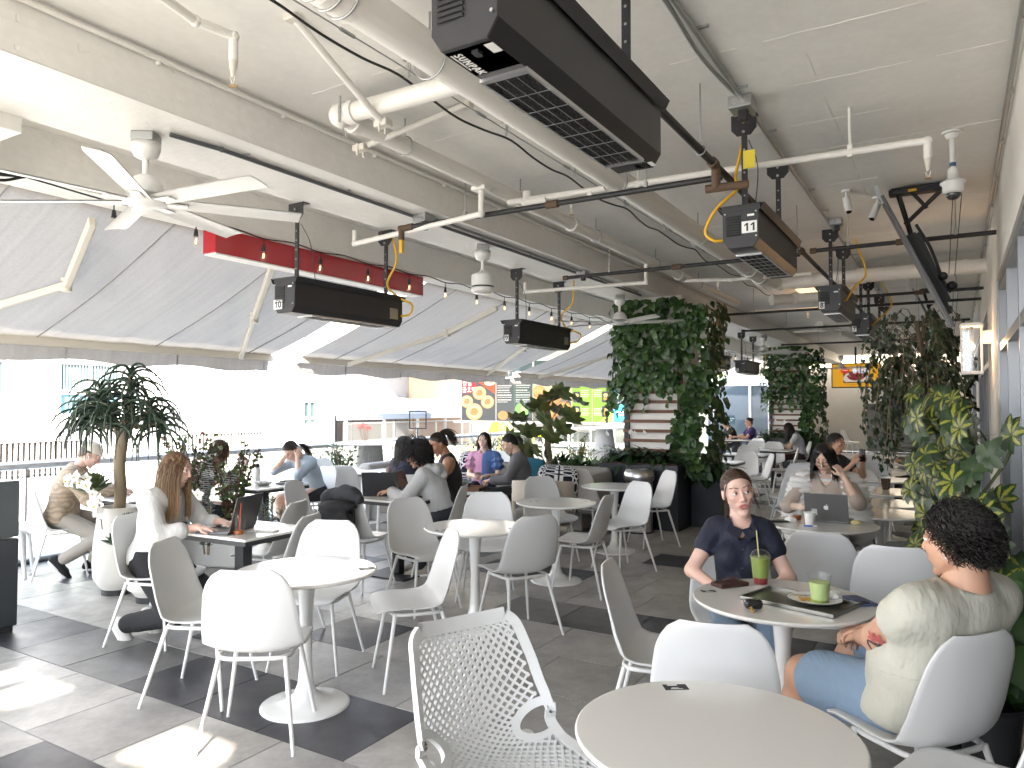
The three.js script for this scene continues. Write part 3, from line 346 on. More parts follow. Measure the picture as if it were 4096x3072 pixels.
// ---------- infrared heaters ----------
const font = await new FontLoader().loadAsync('fonts/droid/droid_sans_bold.typeface.json');
const txt = (s, size, depth = 0.001, curve = 3) => new TextGeometry(s, { font, size, depth, curveSegments: curve, bevelEnabled: false });
const meshT = std(C(0.06, 0.06, 0.062), 0.55, { metalness: 0.4 });
function heater(num, x, yb, z, mount, side, label, o = {}) { // z = near end; body runs to -z; local origin at body centre bottom
  const W = 0.205, H = 0.215, L = 1.21, t = thing('patio_heater', label, 'heater', [x, yb, z - L / 2], 0, 'black infrared heaters hung from the ceiling');
  const pr = [[-W / 2, 0.045], [-W / 2 + 0.03, 0.0], [W / 2 - 0.03, 0.0], [W / 2, 0.045], [W / 2, H], [-W / 2, H]];
  const b = new THREE.Shape(pr.map(p => new THREE.Vector2(...p))); const body = new THREE.ExtrudeGeometry(b, { depth: L - 0.02, bevelEnabled: true, bevelThickness: 0.004, bevelSize: 0.003, bevelSegments: 1 }); body.translate(0, 0, -(L - 0.02) / 2);
  part(t, 'housing', body, M.heater);
  part(t, 'top_shield', [bx(W + 0.05, 0.004, L, 0, H + 0.035, 0), bx(0.004, 0.045, L, -W / 2 - 0.025, H + 0.018, 0, 0, 0, 0.5), bx(0.004, 0.045, L, W / 2 + 0.025, H + 0.018, 0, 0, 0, -0.5), bx(W + 0.02, 0.04, 0.004, 0, H + 0.02, L / 2 - 0.01)], M.heater);
  // radiant face: steel frame, ceramic honeycomb made of wavy strips, wire guard
  const zf = L / 2 - 0.22, zb = -L / 2 + 0.14;
  part(t, 'grille_frame', [bx(0.008, 0.012, zf - zb, -0.074, -0.006, (zf + zb) / 2), bx(0.008, 0.012, zf - zb, 0.074, -0.006, (zf + zb) / 2), bx(0.156, 0.012, 0.02, 0, -0.0065, zf + 0.01), bx(0.156, 0.012, 0.02, 0, -0.0065, zb - 0.01)], M.steel);
  part(t, 'burner_tray', bx(0.14, 0.004, zf - zb, 0, -0.0035, (zf + zb) / 2), M.heaterIn);
  if (o.detail) { const wv = []; const cols = 9, step = 0.012; for (let c = 0; c < cols; c++) { const pts = []; for (let z = zb; z <= zf; z += step) { const ph = Math.round((z - zb) / step); pts.push(V(-0.064 + c * 0.016 + ((ph >> 1) & 1 ? 0.0045 : -0.0045), -0.009, z)); } for (let i = 0; i + 1 < pts.length; i++) wv.push(rod(pts[i], pts[i + 1], 0.0013, 0.0013, 3, true)); } part(t, 'honeycomb', wv, meshT).userData.kind = 'stuff'; }
  const wires = []; for (let i = 1; i < 7; i++) wires.push(bx(0.15, 0.002, 0.0022, 0, -0.0135, lerp(zb, zf, i / 7))); for (const xx of [-0.035, 0, 0.035]) wires.push(bx(0.0018, 0.0018, zf - zb, xx, -0.0155, (zf + zb) / 2)); part(t, 'wire_guard', wires, M.galv);
  for (let i = 0; i < 8; i++) part(t, 'louvre_slot', bx(0.085, 0.007, 0.006, -0.02 - (o.lshift || 0.02), 0.075 + i * 0.0155, L / 2 - 0.001, 0, 0.5), M.heaterIn);
  for (const [sx, sy] of [[-0.09, 0.205], [0.09, 0.205], [0.09, 0.06]]) part(t, 'screw', cyl(0.005, 0.005, 0.004, 0, 0, 0, 8).rotateX(Math.PI / 2).translate(sx, sy, L / 2 - 0.002), M.steel);
  const lab = part(t, 'rating_label', bx(0.04, 0.012, 0.001, 0.06, 0.185, L / 2 - 0.0015), M.white);
  if (num) { const at = o.numAt || [0.052, 0.115]; const pl = part(t, 'number_plate', bx(num.length > 1 ? 0.088 : 0.05, 0.07, 0.002, at[0], at[1], L / 2), M.white); const tg = txt(num, 0.048, 0.0015); tg.computeBoundingBox(); const cx = (tg.boundingBox.max.x + tg.boundingBox.min.x) / 2; tg.translate(at[0] - cx, at[1] - 0.024, L / 2 + 0.001); part(pl, 'number', tg, M.black); }
  if (o.back) { const tg = txt(o.back, 0.034, 0.0015); tg.applyMatrix4(new THREE.Matrix4().makeBasis(V(0, 0, 1), V(-1, 0, 0), V(0, -1, 0))); tg.translate(0.072, -0.003, -L / 2 + 0.027); const pl = part(t, 'number_plate', bx(0.075, 0.002, 0.05, 0.055, -0.002, -L / 2 + 0.05), M.white); part(pl, 'number', tg, M.black); }
  if (o.brand) { const pn = part(t, 'control_panel', bx(0.15, 0.003, 0.15, 0, -0.0015, L / 2 - 0.1), M.blackGloss); const tg = txt('SUNPAK', 0.024, 0.001, 4); const bs = new THREE.Matrix4().makeBasis(V(0, 0, -1), V(1, 0, 0), V(0, -1, 0)); tg.applyMatrix4(bs); tg.translate(-0.058, -0.003, L / 2 - 0.042); part(pn, 'brand_lettering', tg, M.white); const t2 = txt('INFRARED DYNAMICS, INC.', 0.0055, 0.0008, 2); t2.applyMatrix4(bs); t2.translate(-0.068, -0.003, L / 2 - 0.042); part(pn, 'brand_lettering', t2, M.white); part(pn, 'switch', bx(0.02, 0.012, 0.028, 0.01, -0.006, L / 2 - 0.058), M.black); part(pn, 'sticker', bx(0.028, 0.001, 0.05, 0.058, -0.0035, L / 2 - 0.06), M.white); }
  for (const zz of [L / 2 - 0.12, -L / 2 + 0.1]) { // slotted strut hangers with cut-corner ceiling plates
    const hr = part(t, 'hanger_strut', [bx(0.034, mount - yb - H, 0.012, 0, (mount - yb + H) / 2, zz), bx(0.012, mount - yb - H, 0.022, -0.013, (mount - yb + H) / 2, zz - 0.016)], M.black);
    const holes = []; for (let y = H + 0.12; y < mount - yb - 0.2; y += 0.07) holes.push(cyl(0.006, 0.006, 0.002, 0, 0, 0, 8).rotateX(Math.PI / 2).translate(0, y, zz + 0.0075)); if (holes.length) part(hr, 'strut_hole', holes, M.galv);
    const pg = extr([[-0.075, 0], [0.075, 0], [0.075, -0.09], [0.04, -0.13], [-0.04, -0.13], [-0.075, -0.09]], 0.006); pg.translate(0, mount - yb, zz + 0.01); const pt = part(hr, 'ceiling_plate', [pg, bx(0.15, 0.006, 0.06, 0, mount - yb - 0.003, zz - 0.02)], M.black);
    part(pt, 'bolt', [cyl(0.009, 0.009, 0.008, 0, 0, 0, 6).rotateX(Math.PI / 2).translate(0, mount - yb - 0.05, zz + 0.02), cyl(0.009, 0.009, 0.008, 0, 0, 0, 6).rotateX(Math.PI / 2).translate(0, mount - yb - 0.11, zz + 0.02)], M.steel);
  }
  if (o.hose) { const h = part(t, 'gas_hose', tube(o.hose.map(p => V(...p)), 0.0095, 40, 8), M.yellow); part(h, 'hose_fitting', rod(o.hose[o.hose.length - 1], [o.hose[o.hose.length - 1][0] + (o.fit || -0.04), o.hose[o.hose.length - 1][1], o.hose[o.hose.length - 1][2]], 0.011, 0.011, 6), M.brass); if (o.tag) part(h, 'hose_tag', bx(0.07, 0.11, 0.004, ...o.tag), std(C(0.75, 0.6, 0.05), 0.6)); }
  if (o.plate) part(t, 'access_plate', bx(0.003, 0.09, 0.1, W / 2 + 0.005, 0.1, -L / 2 + 0.12), M.galv);
  part(t, 'power_cable', tube([V(0.01, H + 0.02, L / 2 - 0.3), V(0.06, H + 0.3, L / 2 - 0.2), V(0.02, mount - yb - 0.15, L / 2 - 0.14)], 0.003, 12, 5), M.cable);
  return t;
}
const hosR = (m, yb, s = -1) => [[0.0, m - yb - 0.05, 0.42], [s * 0.06, m - yb - 0.35, 0.46], [s * 0.03, 0.38, 0.52], [s * 0.14, 0.25, 0.6], [s * 0.21, 0.12, 0.6], [s * 0.16, 0.06, 0.59], [s * 0.115, 0.06, 0.57]];
heater('', -1.08, 2.54, -1.54, 3.37, 1, 'nearest and largest black heater overhead, with SUNPAK lettering', { brand: 1, detail: 1, back: '25', hose: [[-0.35, 0.75, 0.2], [-0.32, 0.5, 0.28], [-0.26, 0.26, 0.36], [-0.19, 0.13, 0.42], [-0.12, 0.1, 0.42]] });
heater('11', -1.08, 2.54, -4.40, 3.37, 1, 'black ceiling heater with the number 11 on its end', { detail: 1, hose: hosR(3.37, 2.54), tag: [0.03, 0.55, 0.5] });
heater('8', -1.06, 2.54, -7.8, 3.37, 1, 'black ceiling heater numbered 8', { numAt: [-0.07, 0.06], hose: [[0.2, 0.75, 0.3], [0.3, 0.4, 0.3], [0.2, 0.25, 0.35], [0.13, 0.12, 0.4]] });
heater('7', -1.05, 2.54, -10.4, 3.37, 1, 'black ceiling heater numbered 7, behind number 8', { numAt: [-0.07, 0.06], hose: [[0.2, 0.75, 0.3], [0.34, 0.4, 0.3], [0.2, 0.2, 0.35], [0.13, 0.12, 0.4]] });
heater('', -1.05, 2.54, -13.1, 3.37, 1, 'small far black ceiling heater beyond number 7', {});
heater('10', -4.15, 2.28, -3.69, 3.10, -1, 'black heater numbered 10 hanging below the beam near the red box', { numAt: [-0.06, 0.06], plate: 1, hose: [[0.05, 0.8, -0.52], [0.12, 0.55, -0.5], [0.02, 0.36, -0.5], [0.1, 0.25, -0.55], [0.22, 0.18, -0.58], [0.2, 0.1, -0.58], [0.11, 0.09, -0.58]] });
heater('9', -4.08, 2.28, -6.75, 3.10, -1, 'black heater numbered 9 hanging below the beam before the first leafy column', { numAt: [-0.06, 0.06], plate: 1, hose: [[0.25, 0.8, -0.4], [0.18, 0.55, -0.5], [0.03, 0.42, -0.52], [0.06, 0.28, -0.55], [0.24, 0.18, -0.6], [0.2, 0.1, -0.6], [0.11, 0.09, -0.58]] });
heater('', -3.72, 2.28, -12.7, 3.10, -1, 'black heater partly hidden by the right side of the first leafy column', {});
heater('5', -3.72, 2.28, -15.05, 3.10, -1, 'black heater numbered 5 hanging before the second leafy column', { numAt: [-0.06, 0.06], hose: [[0.2, 0.8, -0.4], [0.25, 0.4, -0.5], [0.2, 0.15, -0.55], [0.11, 0.09, -0.58]] });
// ---------- ceiling fans ----------
function fan(x, z, ang, label, kind) {
  const t = thing('ceiling_fan', label, 'fan', [x, 3.10, z], 0, 'white ceiling fans under the beam');
  part(t, 'junction_box', rbx(0.12, 0.05, 0.12, 0.006, 0, -0.026, 0, 0.6), M.galv);
  part(t, 'canopy', lathe([[0.001, -0.145], [0.03, -0.145], [0.062, -0.125], [0.075, -0.09], [0.077, -0.052], [0.001, -0.052]], 28), M.white);
  part(t, 'down_rod', rod([0, -0.14, 0], [0, -0.24, 0], 0.017), M.white);
  if (kind === 'drum') {
    part(t, 'motor_drum', lathe([[0.001, -0.225], [0.02, -0.225], [0.03, -0.245], [0.07, -0.26], [0.1, -0.275], [0.105, -0.285], [0.105, -0.375], [0.1, -0.38], [0.001, -0.38]], 36), M.white);
    part(t, 'vent_slot', tor(0.1, 0.006, 0, -0.386, 0, 'y', 36, 6), M.heaterIn); part(t, 'lower_ring', lathe([[0.001, -0.392], [0.103, -0.392], [0.106, -0.4], [0.106, -0.43], [0.1, -0.437], [0.001, -0.44]], 36), M.white);
    part(t, 'lens', lathe([[0.09, -0.437], [0.07, -0.452], [0.001, -0.456]], 30), M.tableBase); return t;
  }
  part(t, 'motor_housing', lathe([[0.001, -0.225], [0.028, -0.228], [0.06, -0.245], [0.085, -0.275], [0.097, -0.31], [0.1, -0.33], [0.098, -0.345], [0.001, -0.345]], 32), M.white);
  part(t, 'hub', lathe([[0.001, -0.346], [0.07, -0.348], [0.105, -0.362], [0.115, -0.378], [0.11, -0.39], [0.07, -0.405], [0.001, -0.412]], 36), M.white);
  const bg = new THREE.PlaneGeometry(1, 1, 14, 3), p = bg.attributes.position; for (let i = 0; i < p.count; i++) { const u = p.getX(i) + 0.5, v = p.getY(i); const w = lerp(0.115, 0.13, u) * (u > 0.93 ? 1 - (u - 0.93) * 2.2 * (v > 0 ? 1 : 0.2) : 1); p.setXYZ(i, 0.1 + u * 0.73, v * 0.024 + 0.006 * (1 - 4 * v * v), v * w); } const b2 = bg.clone(); b2.translate(0, -0.006, 0); { const ix = b2.index.array; for (let i = 0; i < ix.length; i += 3) { const q = ix[i]; ix[i] = ix[i + 1]; ix[i + 1] = q; } } bg.computeVertexNormals(); b2.computeVertexNormals();
  const bm = merge([bg, b2]), iron = merge([rbx(0.13, 0.008, 0.055, 0.003, 0.15, -0.012, 0)]);
  for (let i = 0; i < 7; i++) { const a = ang + i * 2 * Math.PI / 7; const m = part(t, 'blade', bm, M.white); m.position.y = -0.37; m.rotation.y = a; const k = part(m, 'blade_bracket', iron, M.white); }
  return t;
}
fan(-3.80, -2.40, 0.09, 'large seven-blade white ceiling fan at upper left', 'blade');
fan(-3.77, -5.72, 0, 'white drum-shaped ceiling fan between heaters 10 and 9', 'drum');
fan(-3.86, -9.2, 0.3, 'white bladed ceiling fan in front of the first leafy column', 'blade');
fan(-3.8, -13.3, 0, 'white drum-shaped ceiling fan past the first leafy column', 'drum');
fan(-3.45, -15.9, 0.12, 'white bladed ceiling fan in front of the second leafy column', 'blade');
fan(-2.9, -23.5, 0.2, 'small distant white bladed ceiling fan before the yellow screen', 'blade');
// ---------- pipes, conduit and sprinklers ----------
const PG = 'ceiling pipework';
function pipeRun(name, label, pts, r, mat, o = {}) { const t = thing(name, label, o.cat || 'pipe', [0, 0, 0], 0, o.group); const L = []; for (let i = 0; i + 1 < pts.length; i++) part(t, 'pipe_length', rod(pts[i], pts[i + 1], r, r, o.seg || 14), mat); for (let i = 1; i + 1 < pts.length; i++) part(t, 'elbow', [sph(r * 1.28, ...pts[i], 14, 10)], mat); if (o.collars) for (const [x, y, z, ax, rr2, ln] of o.collars) { const d = { x: [ln / 2, 0, 0], y: [0, ln / 2, 0], z: [0, 0, ln / 2] }[ax]; part(t, 'coupling', [rod([x - d[0], y - d[1], z - d[2]], [x + d[0], y + d[1], z + d[2]], rr2, rr2, 14)], o.cmat || mat); } return t; }
function hanger(t, x, z, y, r) { part(t, 'pipe_hanger', [rod([x, y + r + 0.02, z], [x, 3.37, z], 0.005, 0.005, 6), tor(r + 0.006, 0.005, x, y, z, 'z', 20, 5)], M.galv); }
{ // big drain main running the length of the terrace, then turning to the shop wall
  const t = pipeRun('drain_main', 'thickest cream drain pipe running along the ceiling', [[-2.0, 3.19, -1.75], [-2.0, 3.15, -9.2], [-1.9, 3.15, -9.6], [0.3, 3.15, -9.6]], 0.083, M.pipe, { seg: 22, collars: [[-2.0, 3.187, -2.02, 'z', 0.094, 0.16], [-2.0, 3.152, -8.55, 'z', 0.092, 0.1], [-2.0, 3.15, -9.05, 'z', 0.092, 0.1], [-1.55, 3.15, -9.6, 'x', 0.092, 0.12], [-0.95, 3.15, -9.6, 'x', 0.092, 0.1], [0.1, 3.15, -9.6, 'x', 0.092, 0.06]] });
  part(t, 'cleanout_plug', [cyl(0.09, 0.09, 0.05, 0, 0, 0, 24).rotateX(Math.PI / 2).translate(-2.0, 3.19, -1.75), bx(0.09, 0.02, 0.03, -2.0, 3.19, -1.69, 0, 0, 0.5)], M.pipeDirty);
  for (const z of [-2.05, -1.98, -1.9]) part(t, 'band_clamp', tor(0.097, 0.006, -2.0, 3.187, z, 'z', 28, 6), M.galv);
  for (const z of [-2.6, -4.7, -6.6, -8.3]) hanger(t, -2.0, z, 3.155, 0.083); hanger(t, -1.0, -9.6, 3.15, 0.083);
  const u = pipeRun('sprinkler_main', 'mid-size cream pipe beside the beam with grooved elbow', [[-2.06, 3.2, -2.95], [-2.88, 3.2, -2.95], [-2.88, 3.2, -11.5]], 0.052, M.pipe, { seg: 18, collars: [[-2.79, 3.2, -2.95, 'x', 0.066, 0.05], [-2.88, 3.2, -3.06, 'z', 0.066, 0.05], [-2.88, 3.2, -5.8, 'z', 0.064, 0.06], [-2.88, 3.2, -8.7, 'z', 0.064, 0.06]] });
  part(u, 'coupling_bolt', [rod([-2.82, 3.13, -2.88], [-2.82, 3.27, -2.88], 0.008), rod([-2.95, 3.13, -3.06], [-2.95, 3.27, -3.06], 0.008)], M.galv);
  for (const [a, b] of [[[-2.55, 3.37, -2.3], [-2.62, 3.12, -3.0]], [[-2.42, 3.36, -3.5], [-2.98, 3.12, -3.22]]]) { const br = part(u, 'sway_brace', [rod(a, b, 0.019)], M.pipe); part(br, 'brace_clamp', rbx(0.07, 0.05, 0.05, 0.008, ...a), M.pipeDirty); part(br, 'brace_clamp', [rbx(0.09, 0.04, 0.06, 0.008, ...b), rod([b[0], b[1] - 0.05, b[2] - 0.02], [b[0], b[1] + 0.02, b[2] - 0.02], 0.007), rod([b[0], b[1] - 0.05, b[2] + 0.03], [b[0], b[1] + 0.02, b[2] + 0.03], 0.007)], M.pipeDirty); }
  for (const z of [-3.5, -4.9, -6.3, -7.9, -9.5]) hanger(u, -2.88, z, 3.2, 0.052);
  const th = pipeRun('beam_conduit', 'thin cream conduit fixed along the top of the beam face', [[-3.385, 3.335, -1.0], [-3.385, 3.335, -16]], 0.013, M.pipe); for (let z = -1.4; z > -14; z -= 0.8) part(th, 'strap', [bx(0.03, 0.02, 0.012, -3.39, 3.318, z)], M.pipe);
}
function sprinkler(parent, x, y, z) { const h = part(parent, 'sprinkler_head', [cyl(0.014, 0.02, 0.045, x, y - 0.045, z, 10), cyl(0.009, 0.012, 0.03, x, y - 0.075, z, 8), rod([x - 0.014, y - 0.075, z], [x - 0.004, y - 0.11, z], 0.003), rod([x + 0.014, y - 0.075, z], [x + 0.004, y - 0.11, z], 0.003)], M.pipeDirty); part(h, 'deflector', cyl(0.018, 0.018, 0.003, x, y - 0.115, z, 12), M.brass); }
{
  let p = pipeRun('sprinkler_branch', 'cream sprinkler branch ending in a drop at upper left', [[-2.5, 3.24, -1.0], [-2.75, 3.24, -1.95], [-2.72, 3.24, -2.12], [-2.72, 3.13, -2.12]], 0.02, M.pipe); sprinkler(p, -2.72, 3.13, -2.12); part(p, 'pipe_hanger', [rod([-2.68, 3.26, -1.68], [-2.68, 3.37, -1.68], 0.008), rbx(0.04, 0.07, 0.02, 0.004, -2.68, 3.25, -1.68)], M.pipe);
  p = pipeRun('sprinkler_branch', 'cream sprinkler branch crossing under the drain main to the right', [[-2.88, 3.14, -4.72], [-0.12, 3.1, -4.74], [-0.12, 3.0, -4.74]], 0.022, M.pipe); sprinkler(p, -0.12, 3.0, -4.74); parts(p, 'tee', [rod([-2.75, 3.12, -4.72], [-2.55, 3.12, -4.72], 0.03), rod([-2.2, 3.13, -4.72], [-2.2, 3.05, -4.72], 0.02), rod([-2.72, 3.2, -4.72], [-2.72, 3.12, -4.72], 0.03)], M.pipe); sprinkler(p, -2.35, 3.09, -4.72); for (const x of [-1.85, -0.52]) part(p, 'pipe_hanger', [rod([x, 3.12, -4.735], [x, 3.37, -4.735], 0.009), rbx(0.03, 0.07, 0.03, 0.004, x, 3.11, -4.735)], M.pipe);
  p = pipeRun('sprinkler_drop', 'cream sprinkler pipe dropping below the beam beside heater 10', [[-2.88, 3.2, -4.35], [-2.88, 2.97, -4.35], [-4.32, 2.97, -4.6], [-4.32, 3.08, -4.6]], 0.021, M.pipe); part(p, 'flange', [rbx(0.12, 0.03, 0.1, 0.008, -2.88, 3.15, -4.35)], M.pipe);
  p = pipeRun('sprinkler_drop', 'smaller cream drop pipe crossing below the beam at heater 9', [[-2.88, 3.2, -7.6], [-2.88, 2.95, -7.6], [-4.34, 2.95, -7.5], [-4.34, 3.06, -7.5]], 0.021, M.pipe);
  p = pipeRun('sprinkler_branch', 'cream sprinkler branch past heater 11', [[-2.88, 3.16, -8.9], [-2.3, 3.12, -8.9], [-1.4, 3.12, -8.95]], 0.022, M.pipe); sprinkler(p, -2.45, 3.1, -8.9);
  for (const [z, x1, l] of [[-12.4, -0.15, 'cream sprinkler branch near heater 7'], [-16.2, -0.15, 'distant cream sprinkler branch above the ficus'], [-19.5, -0.3, 'farthest cream sprinkler branch near the yellow screen']]) { p = pipeRun('sprinkler_branch', l, [[-2.9, 3.16, z], [x1, 3.12, z], [x1, 3.03, z]], 0.022, M.pipe); sprinkler(p, x1, 3.03, z); sprinkler(p, -2.0, 3.1, z); }
  p = pipeRun('corner_pipe', 'cream pipe with elbow at the top left corner', [[-2.9, 3.3, -0.6], [-3.62, 3.25, -1.25], [-3.62, 3.02, -1.27], [-4.4, 3.0, -0.85]], 0.032, M.pipe, { collars: [[-3.62, 3.2, -1.255, 'y', 0.042, 0.04], [-3.62, 3.06, -1.265, 'y', 0.042, 0.04]] });
  p = pipeRun('drain_branch', 'cream drain pipe crossing overhead behind the nearest heater', [[-1.6, 3.24, -2.4], [-0.6, 3.24, -1.75], [0.2, 3.24, -1.2]], 0.07, M.pipe, { seg: 18 });
  p = pipeRun('drain_offset', 'cream capped pipe stub beyond heater 11', [[-2.1, 3.02, -10.2], [-1.85, 3.05, -10.45], [-1.1, 3.08, -10.6]], 0.07, M.pipe, { seg: 18 });
  p = pipeRun('drain_far', 'far cream drain pipe running diagonally before the yellow screen', [[-2.3, 3.2, -15.5], [-1.6, 3.08, -19.5], [-1.4, 3.06, -22.5]], 0.075, M.pipe, { seg: 16 });
}
{ // black gas pipes
  const g1 = pipeRun('gas_pipe', 'black gas pipe running lengthwise over the row of heaters', [[-1.18, 3.0, -1.2], [-1.18, 3.0, -20]], 0.021, M.black, { cat: 'pipe', collars: [[-1.18, 3.0, -4.2, 'z', 0.03, 0.07], [-1.18, 3.0, -7.0, 'z', 0.03, 0.07], [-1.18, 3.0, -10.1, 'z', 0.03, 0.07]], cmat: M.rust }); for (const z of [-3.95, -6.8, -9.4]) part(g1, 'pipe_hanger', [rod([-1.18, 3.02, z], [-1.18, 3.37, z], 0.005), tor(0.026, 0.004, -1.18, 3.0, z, 'z', 14, 5)], M.galv); part(g1, 'tee_drop', [rod([-1.18, 2.98, -4.25], [-1.18, 2.86, -4.25], 0.026), rod([-1.24, 2.87, -4.25], [-1.0, 2.87, -4.27], 0.024)], M.rust);
  const gp = (z, x0, x1, y, l, y2) => { const g = pipeRun('gas_pipe', l, [[x0, y, z], [x1, y2 || y, z]], 0.019, M.black, { collars: [[x0 + 0.02, y, z, 'x', 0.026, 0.05], [lerp(x0, x1, 0.52), y, z, 'x', 0.027, 0.09]], cmat: M.rust }); for (const f of [0.22, 0.8]) { const x = lerp(x0, x1, f); part(g, 'pipe_hanger', [rod([x, y, z], [x, x < -3.41 && x > -4.14 ? 3.1 : 3.37, z], 0.005), rbx(0.022, 0.06, 0.03, 0.003, x, y + 0.02, z)], M.galv); } return g; };
  gp(-4.45, -3.62, -1.2, 2.99, 'black gas cross pipe from heater 10 to the heater row'); gp(-7.05, -3.6, -1.2, 2.98, 'black gas cross pipe above heater 9'); gp(-7.0, -1.1, 0.29, 2.99, 'black gas pipe stub to the shop wall past heater 11'); gp(-10.3, -1.1, 0.29, 3.0, 'black gas pipe meeting the shop wall behind the drain elbow'); gp(-11.3, -3.4, 0.29, 3.0, 'black gas cross pipe beyond heater 7'); gp(-13.9, -3.4, 0.2, 3.0, 'farther black gas cross pipe near heater 5'); gp(-17.5, -3.4, 0.2, 3.0, 'far black gas cross pipe before the yellow screen');
  const v = thing('gas_valve', 'yellow gas valve and rusty fitting at the beam above heater 10', 'valve', [-3.68, 3.0, -4.46]); part(v, 'elbow', [rod([0.06, -0.01, 0], [-0.04, -0.01, 0], 0.026), rod([-0.02, 0, 0], [-0.02, -0.1, 0], 0.024)], M.rust); part(v, 'valve_body', [rod([-0.02, -0.1, 0], [-0.02, -0.2, 0], 0.018)], M.yellow); part(v, 'lever', bx(0.02, 0.09, 0.012, -0.005, -0.16, 0.02), M.yellow);
}
{ // conduits and boxes
  const c = pipeRun('steel_conduit', 'galvanised conduit pair running along the ceiling right of the heaters', [[-1.02, 3.352, -2.2], [-1.02, 3.352, -14]], 0.013, M.galv); part(c, 'second_conduit', tube([[-1.06, 3.35, -2.2], [-1.05, 3.35, -3], [-1.07, 3.35, -3.6], [-1.03, 3.35, -4.25]], 0.011, 20, 6), M.galv); for (let z = -2.6; z > -13; z -= 0.75) part(c, 'strap', [bx(0.06, 0.012, 0.018, -0.99, 3.364, z)], M.galv);
  const wc = pipeRun('wall_conduit', 'grey conduit in the corner of ceiling and shop wall', [[0.27, 3.33, -2.5], [0.27, 3.33, -24]], 0.014, M.galv); for (let z = -3; z > -20; z -= 0.9) part(wc, 'strap', bx(0.02, 0.03, 0.02, 0.282, 3.32, z), M.galv);
  const bc = pipeRun('fan_conduit', 'dark grey conduit along the underside of the beam feeding the fans', [[-3.66, 3.085, -2.45], [-3.62, 3.085, -2.75], [-3.6, 3.085, -9.3]], 0.013, std(C(0.16, 0.17, 0.18), 0.4, { metalness: 0.6 })); part(bc, 'second_conduit', [rod([-3.52, 3.085, -4.5], [-3.52, 3.085, -9.0], 0.012)], M.alu); for (let z = -2.9; z > -9; z -= 0.85) part(bc, 'strap', bx(0.06, 0.008, 0.02, -3.6, 3.094, z), M.galv);
  const jb = (x, y, z, l, s = 0.1) => { const t = thing('junction_box', l, 'box', [x, y, z], 0, 'galvanised junction boxes on the ceiling'); part(t, 'case', rbx(s, s * 0.55, s * 1.1, 0.005, 0, -s * 0.28, 0), M.galv); part(t, 'knockout', [cyl(s * 0.14, s * 0.14, 0.004, 0, 0, 0, 12).rotateX(Math.PI / 2).translate(-s * 0.22, -s * 0.28, s * 0.55), cyl(s * 0.14, s * 0.14, 0.004, 0, 0, 0, 12).rotateX(Math.PI / 2).translate(s * 0.2, -s * 0.28, s * 0.55)], M.steel); part(t, 'plug', rbx(s * 0.4, s * 0.5, s * 0.4, 0.006, s * 0.05, -s * 0.75, 0), M.black); return t; };
  jb(-1.03, 3.369, -4.27, 'galvanised junction box with white cord above heater 11', 0.13); jb(-3.55, 3.099, -4.55, 'galvanised junction box under the beam beside the gas valve', 0.12); jb(-3.52, 3.099, -7.35, 'galvanised junction box under the beam above heater 9', 0.11); jb(-0.95, 3.369, -7.5, 'galvanised junction box above heater 8', 0.11);
}
{ // catenary wire with black cable beside the drain main
  const w = thing('catenary_wire', 'thin steel wire with black cable along the ceiling left of the drain main', 'cable');
  part(w, 'steel_wire', rod([-2.35, 3.3, -1.2], [-2.35, 3.3, -12], 0.004, 0.004, 6), M.galv);
  const pts = []; for (let i = 0; i <= 40; i++) { const z = lerp(-1.2, -12, i / 40); pts.push(V(-2.37 - 0.015 * Math.sin(i), 3.27 - 0.045 * Math.abs(Math.sin((z + 2.9) * Math.PI / 0.95)), z)); } part(w, 'black_cable', tube(pts, 0.0065, 160, 6), M.cable);
  for (let z = -2.9; z > -11; z -= 0.95) part(w, 'bracket', [bx(0.09, 0.004, 0.02, -2.35, 3.367, z), bx(0.016, 0.09, 0.003, -2.36, 3.32, z)], M.galv);
  for (let z = -2.4; z > -11; z -= 1.1) part(w, 'turnbuckle', rod([-2.35, 3.3, z], [-2.35, 3.3, z - 0.09], 0.009), M.galv);
}
// ---------- festoon lights ----------
const bulbGlass = phys(C(1, 0.97, 0.9), 0.02, { transmission: 1, thickness: 0, ior: 1.45 }), filament = new THREE.MeshStandardMaterial({ color: 0x000000, emissive: C(1, 0.62, 0.28), emissiveIntensity: 0.9 });
function festoonBulb(t, x, y, z, s = 1) { const b = part(t, 'bulb_holder', [rod([x, y, z], [x, y - 0.055 * s, z], 0.004, 0.005, 6), cyl(0.019 * s, 0.012 * s, 0.055 * s, x, y - 0.105 * s, z, 12)], M.black); const g = lathe([[0.012, 0], [0.016, -0.012], [0.026, -0.035], [0.028, -0.05], [0.022, -0.068], [0.008, -0.079], [0.0005, -0.08]].map(p => [p[0] * s, p[1] * s]), 16); g.translate(x, y - 0.105 * s, z); part(b, 'bulb', g, bulbGlass); part(b, 'filament', [rod([x - 0.005, y - 0.12 * s, z], [x - 0.006, y - 0.16 * s, z], 0.0022 * s, 0.0022 * s, 5), rod([x + 0.005, y - 0.12 * s, z], [x + 0.006, y - 0.16 * s, z], 0.0022 * s, 0.0022 * s, 5)], filament); }
